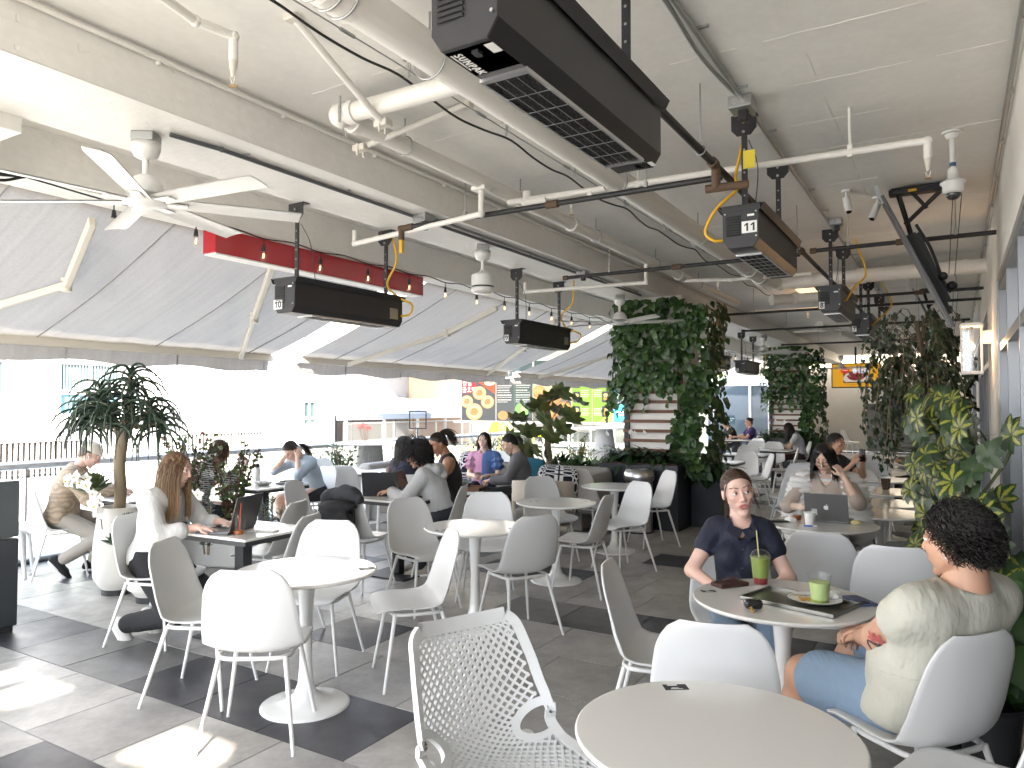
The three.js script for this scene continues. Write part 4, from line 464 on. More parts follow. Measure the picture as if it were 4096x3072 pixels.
{
  const f = thing('festoon_lights', 'black string of clear filament bulbs along the outer beam', 'string lights'); const pts = []; const zs = []; for (let i = 0; i < 30; i++) zs.push(-2.9 - i * 0.64); pts.push(V(-4.95, 3.03, -2.35)); zs.forEach((z, i) => { pts.push(V(-4.95, 3.005, z)); pts.push(V(-4.95, 3.03, z - 0.32)); }); part(f, 'cable', tube(pts, 0.006, 300, 6), M.cable); zs.forEach((z, i) => festoonBulb(f, -4.95, 3.0, z));
  const k = thing('festoon_bundle', 'bunched black cable with three hanging bulbs at the far left', 'string lights'); part(k, 'cable', [tube([[-4.95, 3.04, -2.35], [-4.97, 3.0, -2.1], [-5.0, 2.96, -1.7], [-5.05, 2.93, -1.4]], 0.014, 20, 6), tube([[-4.95, 3.03, -2.33], [-4.98, 2.98, -2.2], [-4.93, 2.98, -2.0], [-4.99, 2.97, -1.8]], 0.01, 20, 6)], M.cable); festoonBulb(k, -4.97, 2.95, -2.02); festoonBulb(k, -4.99, 2.94, -1.93); festoonBulb(k, -5.0, 2.88, -1.72); festoonBulb(k, -5.02, 2.9, -1.78);
  const r = thing('rail_lights', 'string of unlit clear bulbs sagging below the balustrade handrail', 'string lights'); const rp = []; for (let i = 0; i < 40; i++) { const z = -2 - i * 0.5; rp.push(V(railX(z) + 0.07, 0.9 - (i % 2) * 0.05, z)); } part(r, 'cable', tube(rp, 0.005, 160, 5), M.cable); for (let i = 1; i < 38; i += 2) { const z = -2 - i * 0.5; const b = part(r, 'bulb_holder', [rod([railX(z) + 0.07, 0.86, z], [railX(z) + 0.07, 0.8, z], 0.004), cyl(0.018, 0.012, 0.05, railX(z) + 0.07, 0.75, z, 10)], M.black); part(b, 'bulb', ell(0.026, 0.036, 0.026, railX(z) + 0.07, 0.72, z, 12, 10), bulbGlass); }
}
// ---------- cameras, folding screen mounts, lamp, screen ----------
{
  const d = thing('dome_camera', 'white dome security camera on a ceiling pendant at upper right', 'camera', [0.0, 3.37, -5.5]);
  part(d, 'ceiling_flange', [cyl(0.062, 0.062, 0.012, 0, -0.012, 0), cyl(0.03, 0.045, 0.03, 0, -0.045, 0)], M.white); part(d, 'pendant', [rod([0, -0.04, 0], [0, -0.25, 0], 0.018)], M.white); part(d, 'blue_tape', rod([0, -0.2, 0], [0, -0.225, 0], 0.0195), std(C(0.04, 0.12, 0.24), 0.6)); part(d, 'housing', lathe([[0.03, -0.24], [0.032, -0.3], [0.075, -0.325], [0.075, -0.335], [0.062, -0.345], [0.062, -0.385], [0.052, -0.4], [0.001, -0.4]], 28), M.white); part(d, 'dome', ell(0.046, 0.042, 0.046, 0, -0.4, 0, 20, 12), phys(C(0.05, 0.05, 0.05), 0.05, { clearcoat: 1 }));
  for (const [x, z, a, l] of [[-0.75, -6.55, 0.3, 'small white bullet camera aimed down, left one of two'], [-0.55, -6.9, -0.5, 'small white bullet camera on a square ceiling box, right one of two'], [-0.55, -11.6, 0.2, 'distant white bullet camera before the ficus']]) { const t = thing('bullet_camera', l, 'camera', [x, 3.37, z], 0, 'small white ceiling cameras'); part(t, 'base', cyl(0.04, 0.04, 0.016, 0, -0.016, 0, 18), M.white); part(t, 'arm', rod([0, -0.016, 0], [0, -0.08, 0], 0.011), M.white); part(t, 'barrel', rod([0, -0.07, 0.02], [a * 0.08, -0.19, 0.06], 0.03, 0.03, 16), M.white); part(t, 'lens', rod([a * 0.08, -0.19, 0.06], [a * 0.083, -0.193, 0.062], 0.022, 0.022, 14), M.blackGloss); }
  const mount = (x, z, s, l, pw) => {
    const t = thing('folding_screen_mount', l, 'screen mount', [x, 3.36, z], 0, 'black folding screen mounts on the ceiling');
    part(t, 'ceiling_bracket', [rbx(0.5 * s, 0.045, 0.1, 0.008, 0.08, -0.03, 0), rbx(0.46 * s, 0.02, 0.13, 0.006, 0.08, -0.012, 0)], M.black); part(t, 'warning_label', bx(0.06, 0.025, 0.002, 0.0, -0.03, 0.051), M.yellow);
    part(t, 'scissor_arm', [rod([-0.1, -0.05, 0], [-0.02, -0.36, -0.1], 0.02), rod([0.2, -0.05, 0], [-0.06, -0.28, -0.06], 0.018), rod([0.0, -0.05, 0.03], [0.1, -0.18, 0.0], 0.015)], M.black);
    part(t, 'drop_arm', [bx(0.07, 0.72 * s, 0.08, 0.1, -0.68 * s, -0.18, 0, 0.2, 0.36), bx(0.03, 0.6 * s, 0.14, 0.13, -0.62 * s, -0.17, 0, 0.2, 0.36)], M.black); part(t, 'cable_loom', [sph(0.035, 0.2, -0.72 * s, -0.1), sph(0.04, 0.26, -0.8 * s, -0.12), tube([[0.02, -0.3, 0], [0.12, -0.5, -0.05], [0.2, -0.75, -0.1], [0.25, -0.85, -0.12]], 0.012)], M.black);
    part(t, 'screen', rbx(0.025, 1.15 * s, pw, 0.006, 0.02, -0.6 * s, -0.05, 0, 0.12, 0.42), std(C(0.10, 0.10, 0.105), 0.5)); part(t, 'screen_edge', [bx(0.03, 0.16, 0.1, -0.22 * s, -0.09 * s, 0.25, 0, 0.12, 0.42)], M.alu);
    part(t, 'tension_wire', [rod([0.28, -0.05, 0], [0.24, -0.7 * s, -0.12], 0.003), rod([0.34, -0.05, 0], [0.28, -0.72 * s, -0.12], 0.003)], M.cable);
  };
  mount(-0.28, -6.7, 1, 'large black folding screen mount hanging edge-on at upper right', 0.62); mount(-0.3, -12.6, 0.95, 'second black folding screen mount reaching into the ficus', 0.5);
  const la = thing('wall_lantern', 'lit white-framed glass lantern on the shop wall', 'lantern', [0.13, 1.93, -8.5]); const w = 0.085, h = 0.46;
  part(la, 'frame', [bx(w * 2.3, 0.02, w * 2.3, 0, h, 0), bx(w * 2, 0.014, w * 2, 0, h + 0.018, 0), bx(w * 2.2, 0.03, w * 2.2, 0, 0.0, 0), ...[[1, 1], [1, -1], [-1, 1], [-1, -1]].map(([a, b]) => bx(0.014, h, 0.014, a * w, h / 2, b * w))], M.white);
  for (const [a, b] of [[1, 0], [-1, 0], [0, 1], [0, -1]]) part(la, 'glass', bx(a ? 0.003 : w * 2 - 0.016, h - 0.03, b ? 0.003 : w * 2 - 0.016, a * w, h / 2, b * w), M.glass); part(la, 'wall_arm', [bx(0.1, 0.12, 0.06, 0.13, h * 0.75, 0)], M.white); const glow = new THREE.MeshStandardMaterial({ color: 0, emissive: C(1, 0.7, 0.4), emissiveIntensity: 0.8 }); part(la, 'lamp_bulb', ell(0.03, 0.035, 0.03, 0, h * 0.56, 0, 14, 10), glow); part(la, 'socket', rod([0, h * 0.62, 0], [0, h, 0], 0.016), M.black); const pl = new THREE.PointLight(0xffc890, 0.12, 0); pl.position.set(0, h * 0.56, 0.04); pl.castShadow = true; pl.shadow.radius = 1.4; la.add(pl);
  const cl = thing('ceiling_light', 'warm lit ceiling light panel behind heater 8', 'light', [-1.87, 3.33, -11.9]); part(cl, 'tray', rbx(0.3, 0.05, 1.2, 0.01, 0, 0.012, 0), M.white); part(cl, 'diffuser', rbx(0.26, 0.012, 1.14, 0.004, 0, -0.02, 0), new THREE.MeshStandardMaterial({ color: 0x111111, emissive: C(1, 0.72, 0.38), emissiveIntensity: 0.22 })); const rl = new THREE.PointLight(0xffbe7a, 0.05, 0); rl.position.set(0, -0.12, 0); rl.castShadow = true; rl.shadow.radius = 4; cl.add(rl);
  const tv = thing('hanging_screen', 'yellow advertising screen hung from the ceiling at the far end', 'screen', [-2.56, 2.52, -24]); part(tv, 'case', rbx(1.34, 0.74, 0.07, 0.01, 0, 0, 0), M.black);
  const tvm = canvasTex(512, 282, g => { g.fillStyle = '#e0a01c'; g.fillRect(0, 0, 512, 282); g.fillStyle = '#201814'; g.fillRect(120, 92, 270, 140); g.fillStyle = '#cfc0b4'; g.beginPath(); g.ellipse(170, 165, 46, 62, 0.5, 0, 7); g.fill(); g.beginPath(); g.ellipse(340, 165, 46, 62, -0.5, 0, 7); g.fill(); g.fillRect(150, 180, 210, 40); for (let i = 0; i < 260; i++) { const a = hash(i, 1, 3) * 6.28, r = Math.sqrt(hash(i, 2, 3)); g.fillStyle = ['#6a1a18', '#8c2a22', '#4a1010', '#a8433a'][i % 4]; g.beginPath(); g.arc(255 + Math.cos(a) * r * 92, 150 + Math.sin(a) * r * 52, 7, 0, 7); g.fill(); } g.fillStyle = '#c8281c'; g.beginPath(); g.ellipse(140, 75, 46, 44, 0, 0, 7); g.fill(); g.fillStyle = '#f4d8cc'; g.fillRect(112, 70, 56, 9); globalThis.hangul(g, '통단팥', 216, 52, 58, '#7a8ec0', 15); globalThis.hangul(g, '통단팥', 216, 52, 58, '#ffffff', 8); g.fillStyle = '#3a2410'; for (let i = 0; i < 14; i++) g.fillRect(215 + i * 13, 26 + (i % 3), 8, 10); g.fillStyle = '#8a5c10'; for (let i = 0; i < 18; i++) g.fillRect(145 + i * 13, 246, 9, 4); g.fillRect(180, 258, 160, 4); });
  const sm = new THREE.MeshStandardMaterial({ color: 0x050505, emissive: 0xffffff, emissiveMap: tvm, emissiveIntensity: 0.10, roughness: 0.3 }); part(tv, 'display', bx(1.27, 0.67, 0.004, 0, 0, 0.038), sm); part(tv, 'drop_pole', rod([0, 0.37, 0], [0, 0.85, 0], 0.03), M.black);
}
console.log('ceiling');
// ---------- moulded shell chair ----------
function shellSurface() { // returns f(u,v)->Vector3 ; u -1..1 across, v 0..1 from seat front to top of the back ; seat faces +z
  const prof = [[0.235, 0.418], [0.215, 0.442], [0.12, 0.448], [0.0, 0.437], [-0.09, 0.432], [-0.155, 0.452], [-0.19, 0.52], [-0.212, 0.62], [-0.236, 0.74], [-0.258, 0.848]];
  const cv = new THREE.CatmullRomCurve3(prof.map(p => V(0, p[1], p[0])), false, 'centripetal');
  const Wd = [0.178, 0.208, 0.222, 0.23, 0.234, 0.236, 0.232, 0.222, 0.204, 0.182], Cu = [0.004, 0.006, 0.012, 0.02, 0.034, 0.05, 0.05, 0.038, 0.024, 0.014];
  const at = (arr, t) => { const x = t * (arr.length - 1), i = Math.min(arr.length - 2, Math.floor(x)); return lerp(arr[i], arr[i + 1], x - i); };
  return (u, v) => {
    const p = cv.getPoint(v), tn = cv.getTangent(v), n = V(0, -tn.z, tn.y); // n points up on the seat / forward on the back
    let w = at(Wd, v); const ec = v < 0.09 ? 0.09 - v : v > 0.86 ? (v - 0.86) * 0.64 : 0; const r = 0.09; if (ec > 0) w -= 0.075 * (1 - Math.sqrt(Math.max(0, 1 - (ec / r) * (ec / r))));
    const c = at(Cu, v); return V(u * w, p.y, p.z).addScaledVector(n, c * Math.pow(Math.abs(u), 2.4));
  };
}
function solidFromSurface(f, nu, nv, th) {
  const top = [], nrm = []; const P = (i, j) => f(-1 + 2 * i / nu, j / nv);
  for (let j = 0; j <= nv; j++) for (let i = 0; i <= nu; i++) { const p = P(i, j); const a = P(Math.min(nu, i + 1), j).sub(P(Math.max(0, i - 1), j)), b = P(i, Math.min(nv, j + 1)).sub(P(i, Math.max(0, j - 1))); const n = a.cross(b).normalize(); top.push(p); nrm.push(n); }
  const pos = [], idx = [], N = top.length; for (let k = 0; k < N; k++) { const q = top[k].clone().addScaledVector(nrm[k], th / 2); pos.push(q.x, q.y, q.z); } for (let k = 0; k < N; k++) { const q = top[k].clone().addScaledVector(nrm[k], -th / 2); pos.push(q.x, q.y, q.z); }
  const id = (i, j) => j * (nu + 1) + i; for (let j = 0; j < nv; j++) for (let i = 0; i < nu; i++) { const a = id(i, j), b = id(i + 1, j), c = id(i + 1, j + 1), d = id(i, j + 1); idx.push(a, b, c, a, c, d, a + N, c + N, b + N, a + N, d + N, c + N); }
  const rim = []; for (let i = 0; i < nu; i++) rim.push([id(i, 0), id(i + 1, 0)]); for (let j = 0; j < nv; j++) rim.push([id(nu, j), id(nu, j + 1)]); for (let i = nu; i > 0; i--) rim.push([id(i, nv), id(i - 1, nv)]); for (let j = nv; j > 0; j--) rim.push([id(0, j), id(0, j - 1)]); for (const [a, b] of rim) idx.push(a, a + N, b, b, a + N, b + N);
  const g = new THREE.BufferGeometry(); g.setAttribute('position', new THREE.Float32BufferAttribute(pos, 3)); g.setIndex(idx); g.setAttribute('uv', new THREE.Float32BufferAttribute(new Float32Array(N * 4), 2)); g.computeVertexNormals(); return g;
}
function buildShellChair() {
  const t = new THREE.Group(); part(t, 'shell', solidFromSurface(shellSurface(), 22, 34, 0.011), M.chair);
  part(t, 'seat_frame', [tube([[-0.15, 0.412, 0.13], [0, 0.41, 0.15], [0.15, 0.412, 0.13], [0.165, 0.41, 0], [0.15, 0.412, -0.13], [0, 0.41, -0.145], [-0.15, 0.412, -0.13], [-0.165, 0.41, 0]], 0.011, 48, 8, true)], M.chairMetal);
  for (const [a, b] of [[1, 1], [-1, 1], [1, -1], [-1, -1]]) part(t, 'leg', [rod([a * 0.155, 0.415, b * 0.135], [a * 0.222, 0.006, b > 0 ? 0.205 : -0.245], 0.0125, 0.009, 10), cyl(0.0095, 0.0095, 0.006, a * 0.222, 0, b > 0 ? 0.205 : -0.245, 8)], M.chairMetal);
  return t;
}
const chairProto = buildShellChair();
function shellChair(x, z, fx, fz, label, group, y = 0) { const c = chairProto.clone(); c.name = numbered('shell_chair'); c.position.set(x, y, z); c.rotation.y = face(fx, fz); c.userData = { label, category: 'chair', group: group || 'white moulded shell chairs' }; scene.add(c); return c; }
shellChair(-2.95, -2.50, -0.55, -0.83, 'white shell chair with its back to the camera, nearest at the left round table');
shellChair(-3.62, -2.68, 0.89, -0.46, 'grey-shaded shell chair left of the left round table, facing it');
shellChair(-3.46, -3.36, 0.38, 0.92, 'white shell chair on the far side of the left round table, facing the camera');
shellChair(-2.79, -3.49, -0.65, 0.76, 'white shell chair seen side-on right of the left round table');
shellChair(-4.74, -3.14, 0.93, -0.37, 'white shell chair on which the long-haired laptop woman sits');
shellChair(-4.72, -4.08, -0.94, 0.33, 'white shell chair across the laptop woman\'s table, facing left');
shellChair(-4.1, -3.62, -0.94, 0.33, 'grey-shaded shell chair just behind the left round table, its seat hidden');
shellChair(-7.33, -3.85, 0.45, -0.89, 'white shell chair on which the man in the cap sits');
shellChair(-3.66, -4.70, 0.956, 0.293, 'white shell chair left of the second round table, showing its seat');
shellChair(-2.71, -4.57, -0.89, -0.46, 'white shell chair right of the second round table, its back toward the camera');
shellChair(-3.43, -5.25, 0.45, 0.89, 'white shell chair behind the second round table');
shellChair(-2.81, -5.84, -0.99, 0.1, 'grey-shaded shell chair seen side-on at the third round table');
shellChair(-3.66, -6.85, 0.85, 0.53, 'white shell chair behind the third round table, in front of the beige armchair');
shellChair(-2.84, -6.80, -0.49, 0.87, 'white shell chair in front of the steel bin, at the fourth round table');
shellChair(-3.68, -7.95, 0.9, 0.3, 'white shell chair behind the fourth round table, before the grey sofa');
shellChair(-3.06, -8.21, -0.7, 0.71, 'white shell chair right of the fourth round table, against the dark planter');
shellChair(-4.26, -5.72, -0.93, 0.36, 'white shell chair on which the woman in the grey hoodie sits');
shellChair(-4.6, -5.0, -0.05, -1, 'white shell chair with a black backpack hung on it');
shellChair(-5.55, -5.35, 0.9, -0.3, 'grey-shaded shell chair left of the backpack chair');
shellChair(-6.85, -7.15, -0.5, -0.86, 'white shell chair with its back to us at the bluish-lit table by the railing');
shellChair(-7.75, -7.75, 0.95, 0.2, 'bluish-lit white shell chair on the far side of the table by the railing');
shellChair(-7.0, -6.75, -0.2, -0.98, 'bluish-lit white shell chair beside the woman holding her head');
shellChair(-6.78, -6.5, -0.1, 1, 'white shell chair on which the woman holding her head sits');
shellChair(-6.75, -4.85, 0.35, -0.93, 'white shell chair on which the striped-shirt woman sits');
shellChair(-6.6, -10.4, 0.3, 0.95, 'grey-shaded shell chair standing behind the lounge sofa');
shellChair(-7.4, -11.2, 0.3, 0.95, 'bluish-white shell chair behind the woman in pink and blue');
shellChair(-1.22, -3.36, 0.9, -0.2, 'white shell chair at the left of the table with the green drinks');
shellChair(-0.80, -2.82, -0.25, -0.97, 'white shell chair with its back to us between the two near tables');
shellChair(-0.14, -3.07, -0.78, -0.62, 'white shell chair on which the person in the pale tee sits');
shellChair(0.02, -2.62, -0.85, -0.3, 'white shell chair cut off at the bottom right corner');
shellChair(-0.75, -4.98, -0.12, -0.99, 'left one of two white shell chairs backing onto the table with green drinks');
shellChair(-0.32, -4.72, -0.1, -0.99, 'right one of two white shell chairs backing onto the table with green drinks');
shellChair(-1.07, -4.15, 0.35, 0.94, 'white shell chair on which the woman in the navy shirt sits');
shellChair(-0.93, -6.72, 0.1, 0.99, 'white shell chair on which the woman in the quilted jacket sits');
for (let i = 0; i < 3; i++) shellChair(-0.22 - i * 0.03, -6.2 - i * 0.33, -0.98, 0.15, ['white shell chair facing left by the variegated shrub, nearest of three', 'white shell chair facing left by the variegated shrub, middle of three', 'white shell chair facing left by the variegated shrub, farthest of three'][i]);
const FARG = 'white chairs in the far seating area';
[[-1.0, -9.55, 0.1, 0.99, 'white shell chair behind the two iced drinks, nearest of the far row'], [-0.95, -10.8, 0.1, 1, 'white shell chair second in the row behind the iced drinks'], [-1.15, -12.4, 0.1, 1, 'white shell chair third in the row behind the iced drinks'], [-1.35, -13.2, -0.2, 1, 'white shell chair at the back of the row behind the iced drinks'], [-1.32, -9.25, 0.2, -0.97, 'white shell chair on which the man with the phone sits'], [-1.62, -8.9, -0.5, -0.86, 'bluish white shell chair left of the quilted-jacket woman'], [-1.85, -10.1, -0.3, 0.95, 'white shell chair seen just behind the quilted-jacket woman'],
  [-3.1, -12.6, -0.1, 0.99, 'grey shell chair with its back turned, right beside the first leafy column'], [-2.75, -12.1, -0.9, 0.4, 'grey shell chair side-on at the nearest far rectangular table'], [-3.5, -14.6, 0.1, 1, 'white shell chair behind the nearest far rectangular table'], [-3.75, -16.4, 0.1, 1, 'white shell chair behind the second far rectangular table, left of two'], [-3.35, -16.2, 0.1, 1, 'white shell chair behind the second far rectangular table, right of two'], [-2.7, -14.0, -0.95, 0.2, 'white shell chair side-on at the second far rectangular table'], [-2.95, -16.9, -0.9, 0.3, 'white shell chair on which the far woman in the white tee sits'], [-2.55, -15.8, -0.9, 0.3, 'white shell chair side-on right of the far white-tee woman'], [-4.15, -17.8, -0.4, 0.9, 'white shell chair behind the far woman in purple'], [-3.0, -26.2, 0.9, 0.3, 'distant white shell chair by the grey service door'], [-5.4, -20.9, -0.4, 0.9, 'white shell chair on which the far man in black sits'], [-4.7, -20.0, -0.8, 0.5, 'white shell chair on which the far woman in purple sits'], [-6.1, -23, 0.3, 0.9, 'distant white shell chair before the glass entrance']].forEach(a => shellChair(...a, FARG));
// ---------- woven-look plastic armchair ----------
function meshChair(x, z, fx, fz, label) {
  const t = thing('lattice_chair', label, 'chair', [x, 0, z], face(fx, fz), 'white lattice plastic chairs');
  const prof = [[0.25, 0.41], [0.22, 0.44], [0.1, 0.44], [-0.04, 0.42], [-0.14, 0.425], [-0.2, 0.47], [-0.235, 0.56], [-0.262, 0.68], [-0.29, 0.79], [-0.31, 0.845]];
  const cv = new THREE.CatmullRomCurve3(prof.map(p => V(0, p[1], p[0])), false, 'centripetal');
  const W = [0.2, 0.232, 0.25, 0.262, 0.27, 0.272, 0.262, 0.245, 0.222, 0.19], Cu = [0.0, 0.006, 0.02, 0.05, 0.105, 0.14, 0.12, 0.085, 0.05, 0.03], at = (arr, q) => { const xx = clamp(q) * 9, i = Math.min(8, Math.floor(xx)); return lerp(arr[i], arr[i + 1], xx - i); };
  const f = (u, v) => { v = clamp(v); const p = cv.getPoint(v), tn = cv.getTangent(v), n = V(0, -tn.z, tn.y); let w = at(W, v); const ec = v < 0.08 ? 0.08 - v : v > 0.9 ? (v - 0.9) * 0.8 : 0; if (ec > 0) w -= 0.06 * (1 - Math.sqrt(Math.max(0, 1 - (ec / 0.082) ** 2))); return V(u * w, p.y, p.z).addScaledVector(n, at(Cu, v) * Math.pow(Math.abs(u), 2.2)); };
  const nrm = (u, v) => { const e = 0.01; const a = f(u + e, v).sub(f(u - e, v)), b = f(u, Math.min(1, v + e)).sub(f(u, Math.max(0, v - e))); return a.cross(b).normalize(); };
  const um = 0.86, v0 = 0.055, v1 = 0.945, strip = [];
  const inHole = (u, v) => { const du = (Math.abs(u) - 0.86) / 0.34, dv = (v - 0.5) / 0.12; return du * du + dv * dv < 1; };
  const ribbon = (pts, w, h) => { const pos = [], nor = [], idx = []; pts.forEach(([u, v], i) => { const p = f(u, v), n = nrm(u, v); const q = pts[Math.min(pts.length - 1, i + 1)], r = pts[Math.max(0, i - 1)]; const d = f(...q).sub(f(...r)).normalize(), s = d.clone().cross(n).normalize(); const cs = [[-1, -1], [1, -1], [1, 1], [-1, 1]].map(([a, b]) => p.clone().addScaledVector(s, a * w / 2).addScaledVector(n, b * h / 2)); [n.clone().negate(), s, n, s.clone().negate()].forEach((m, k) => { for (const o of [cs[k], cs[(k + 1) % 4]]) { pos.push(o.x, o.y, o.z); nor.push(m.x, m.y, m.z); } }); if (i) { const b0 = (i - 1) * 8, b1 = i * 8; for (let k = 0; k < 8; k += 2) idx.push(b0 + k, b1 + k, b0 + k + 1, b0 + k + 1, b1 + k, b1 + k + 1); } }); const g = new THREE.BufferGeometry(); g.setAttribute('position', new THREE.Float32BufferAttribute(pos, 3)); g.setAttribute('normal', new THREE.Float32BufferAttribute(nor, 3)); g.setIndex(idx); return g; };
  const K = 17; // two crossing families of curved strips
  for (const s of [1, -1]) for (let k = -K; k <= 2 * K + 4; k++) { const run = []; const flush = () => { if (run.length > 1) strip.push(ribbon(run.splice(0), 0.0085, 0.012)); else run.length = 0; }; for (let i = 0; i <= 30; i++) { const u = lerp(-um, um, i / 30); const v = v0 + (v1 - v0) * ((k + s * (u / um) * K * 0.42 + K * 0.3 * 0) / (K * 1.55)) ; if (v < v0 || v > v1 || inHole(u, v)) { flush(); continue; } run.push([u, v]); } flush(); }
  part(t, 'lattice', strip, M.chair);
  const band = (uv, w, h) => part(t, 'rim', ribbon(uv, w, h), M.chair); const out = []; for (let i = 0; i <= 80; i++) { const a = i / 80; out.push([-0.95, lerp(0.03, 0.965, a)]); } const up = []; for (let i = 0; i <= 24; i++) up.push([lerp(-0.95, 0.95, i / 24), 0.968]); const lo = []; for (let i = 0; i <= 24; i++) lo.push([lerp(-0.95, 0.95, i / 24), 0.03]);
  band(out, 0.036, 0.018); band(out.map(([u, v]) => [-u, v]), 0.036, 0.018); band(up, 0.05, 0.018); band(lo, 0.036, 0.018);
  for (const s of [-1, 1]) { const L = []; for (let i = 0; i <= 40; i++) { const a = Math.PI * (0.5 + i / 40); L.push([s * (0.93 + Math.cos(a) * 0.4), 0.5 + Math.sin(a) * 0.135]); } part(t, 'arm_loop', ribbon(L, 0.03, 0.017), M.chair); }
  for (const [a, b] of [[1, 1], [-1, 1], [1, -1], [-1, -1]]) part(t, 'leg', [rod([a * 0.2, 0.44, b > 0 ? 0.19 : -0.17], [a * 0.225, 0, b > 0 ? 0.235 : -0.27], 0.026, 0.016, 12)], M.chair);
}
meshChair(-1.25, -2.05, 0.92, 0.4, 'white lattice plastic chair in the foreground, left of the near table');
meshChair(-7.75, -3.5, 0.55, -0.83, 'white lattice plastic chair at the far left edge by the dark bin');
// ---------- tulip tables ----------
function tulip(x, z, label, r = 0.375, y = 0.72, group) {
  const t = thing('round_table', label, 'table', [x, 0, z], rr(0, 6), group || 'round white pedestal tables');
  part(t, 'table_top', lathe([[0.0005, y - 0.022], [r - 0.02, y - 0.022], [r - 0.006, y - 0.018], [r, y - 0.008], [r - 0.002, y - 0.002], [r - 0.008, y], [0.0005, y]], 72), M.tableTop);
  part(t, 'pedestal', lathe([[0.235, 0], [0.235, 0.008], [0.22, 0.014], [0.16, 0.024], [0.1, 0.04], [0.06, 0.07], [0.042, 0.12], [0.034, 0.22], [0.032, 0.36], [0.036, 0.5], [0.046, 0.62], [0.058, 0.695], [0.075, y - 0.023]].map(p => [p[0], p[1] * y / 0.72]), 48), M.tableBase); return t;
}
const T1 = tulip(-3.02, -2.86, 'round white table at left with two nearest shell chairs'); const TN = tulip(-0.575, -2.02, 'large round table top cut off at the bottom of the view', 0.38); const T2 = tulip(-0.70, -3.56, 'round white table with the green drinks, tray and phones', 0.4);
tulip(-3.05, -4.53, 'second round white table in the middle row'); tulip(-3.18, -6.06, 'third round white table in the middle row', 0.37); tulip(-3.27, -7.62, 'fourth round white table in the middle row, by the steel bin', 0.37); const T3 = tulip(-0.89, -5.98, 'round table with the open laptop and paper cup', 0.4);
tulip(-0.63, -8.6, 'round table with two iced drinks behind the laptop table'); tulip(-0.6, -7.75, 'empty round table between the laptop table and the iced drinks, farther of two', 0.36, 0.7); tulip(-0.58, -7.0, 'empty round table between the laptop table and the iced drinks, nearer of two', 0.36, 0.7); tulip(-0.55, -12.0, 'far round table beside the ficus'); tulip(-0.75, -10.0, 'far round table behind the iced drinks table', 0.36);
const sofaTable = thing('side_table', 'white round side table holding a wooden tray in the lounge corner', 'table', [-5.2, 0, -7.7]); part(sofaTable, 'table_top', cyl(0.33, 0.33, 0.02, 0, 0.53, 0, 48), M.white); part(sofaTable, 'column', bx(0.05, 0.53, 0.05, 0, 0.265, 0), M.white); part(sofaTable, 'foot', [bx(0.42, 0.02, 0.06, 0, 0.01, 0), bx(0.06, 0.02, 0.42, 0, 0.0105, 0)], M.white);
function qrSticker(name, label, x, y, z, ry, w = 0.075) { const t = thing('table_sticker', label, 'sticker', [x, y, z], ry, 'dark stickers on the round tables'); part(t, 'label_sheet', bx(w, 0.0006, w * 0.6, 0, 0.0006, 0), M.black); part(t, 'print', [bx(w * 0.42, 0.0004, w * 0.1, -w * 0.1, 0.0012, -w * 0.2), bx(w * 0.5, 0.0004, w * 0.05, 0, 0.0012, w * 0.2), bx(w * 0.3, 0.0004, w * 0.05, -w * 0.05, 0.0012, w * 0.1)], M.white); }
qrSticker('', 'dark sticker on the near table rim', -0.77, 0.72, -2.27, 0.6); qrSticker('', 'dark sticker on the left round table rim', -2.76, 0.72, -3.05, 1.0, 0.085); qrSticker('', 'dark sticker on the table with the green drinks', -1.03, 0.72, -3.52, 0.6, 0.07); qrSticker('', 'dark sticker at the front rim of the second round table', -3.16, 0.72, -4.26, 0.8); qrSticker('', 'dark sticker at the right rim of the second round table', -2.76, 0.72, -4.6, 0.8); qrSticker('', 'dark sticker at the left rim of the third round table', -3.38, 0.72, -6.0, 0.8); qrSticker('', 'dark sticker at the right rim of the third round table', -2.95, 0.72, -6.28, 0.8);
// ---------- rectangular tables with black column bases ----------
function rectTable(x, z, w, d, label, ry = 0, y = 0.74, o = {}) { const t = thing('rectangular_table', label, 'table', [x, 0, z], ry, 'rectangular white-topped tables'); part(t, 'table_top', uvBox(rbx(w, 0.018, d, 0.004, 0, y - 0.009, 0)), o.top || M.tableTop); part(t, 'edge_band', [rbx(w - 0.006, 0.03, d - 0.006, 0.003, 0, y - 0.0335, 0)], M.black); if (o.box) { part(t, 'cabinet_base', rbx(w * 0.7, y - 0.05, d * 0.7, 0.006, 0, (y - 0.05) / 2, 0), M.planter); return t; } part(t, 'column', [rbx(0.085, y - 0.06, 0.085, 0.006, o.cx || 0, (y - 0.05) / 2 + 0.01, 0)], o.leg || M.black); part(t, 'base_plate', [rbx(Math.min(0.5, w * 0.7), 0.014, Math.min(0.45, d * 0.7), 0.004, o.cx || 0, 0.007, 0)], o.leg || M.black); return t; }
rectTable(-4.32, -3.5, 0.72, 0.62, 'rectangular table with the long-haired woman\'s laptop', 0.05); rectTable(-4.6, -5.52, 0.72, 0.66, 'rectangular table with two black laptops behind the backpack'); rectTable(-6.53, -5.55, 0.66, 0.72, 'rectangular table between the striped-shirt woman and the woman holding her head'); rectTable(-6.75, -4.25, 0.66, 0.62, 'rectangular table with a dark box base where the man in the cap sits', 0, 0.74, { box: 1 });
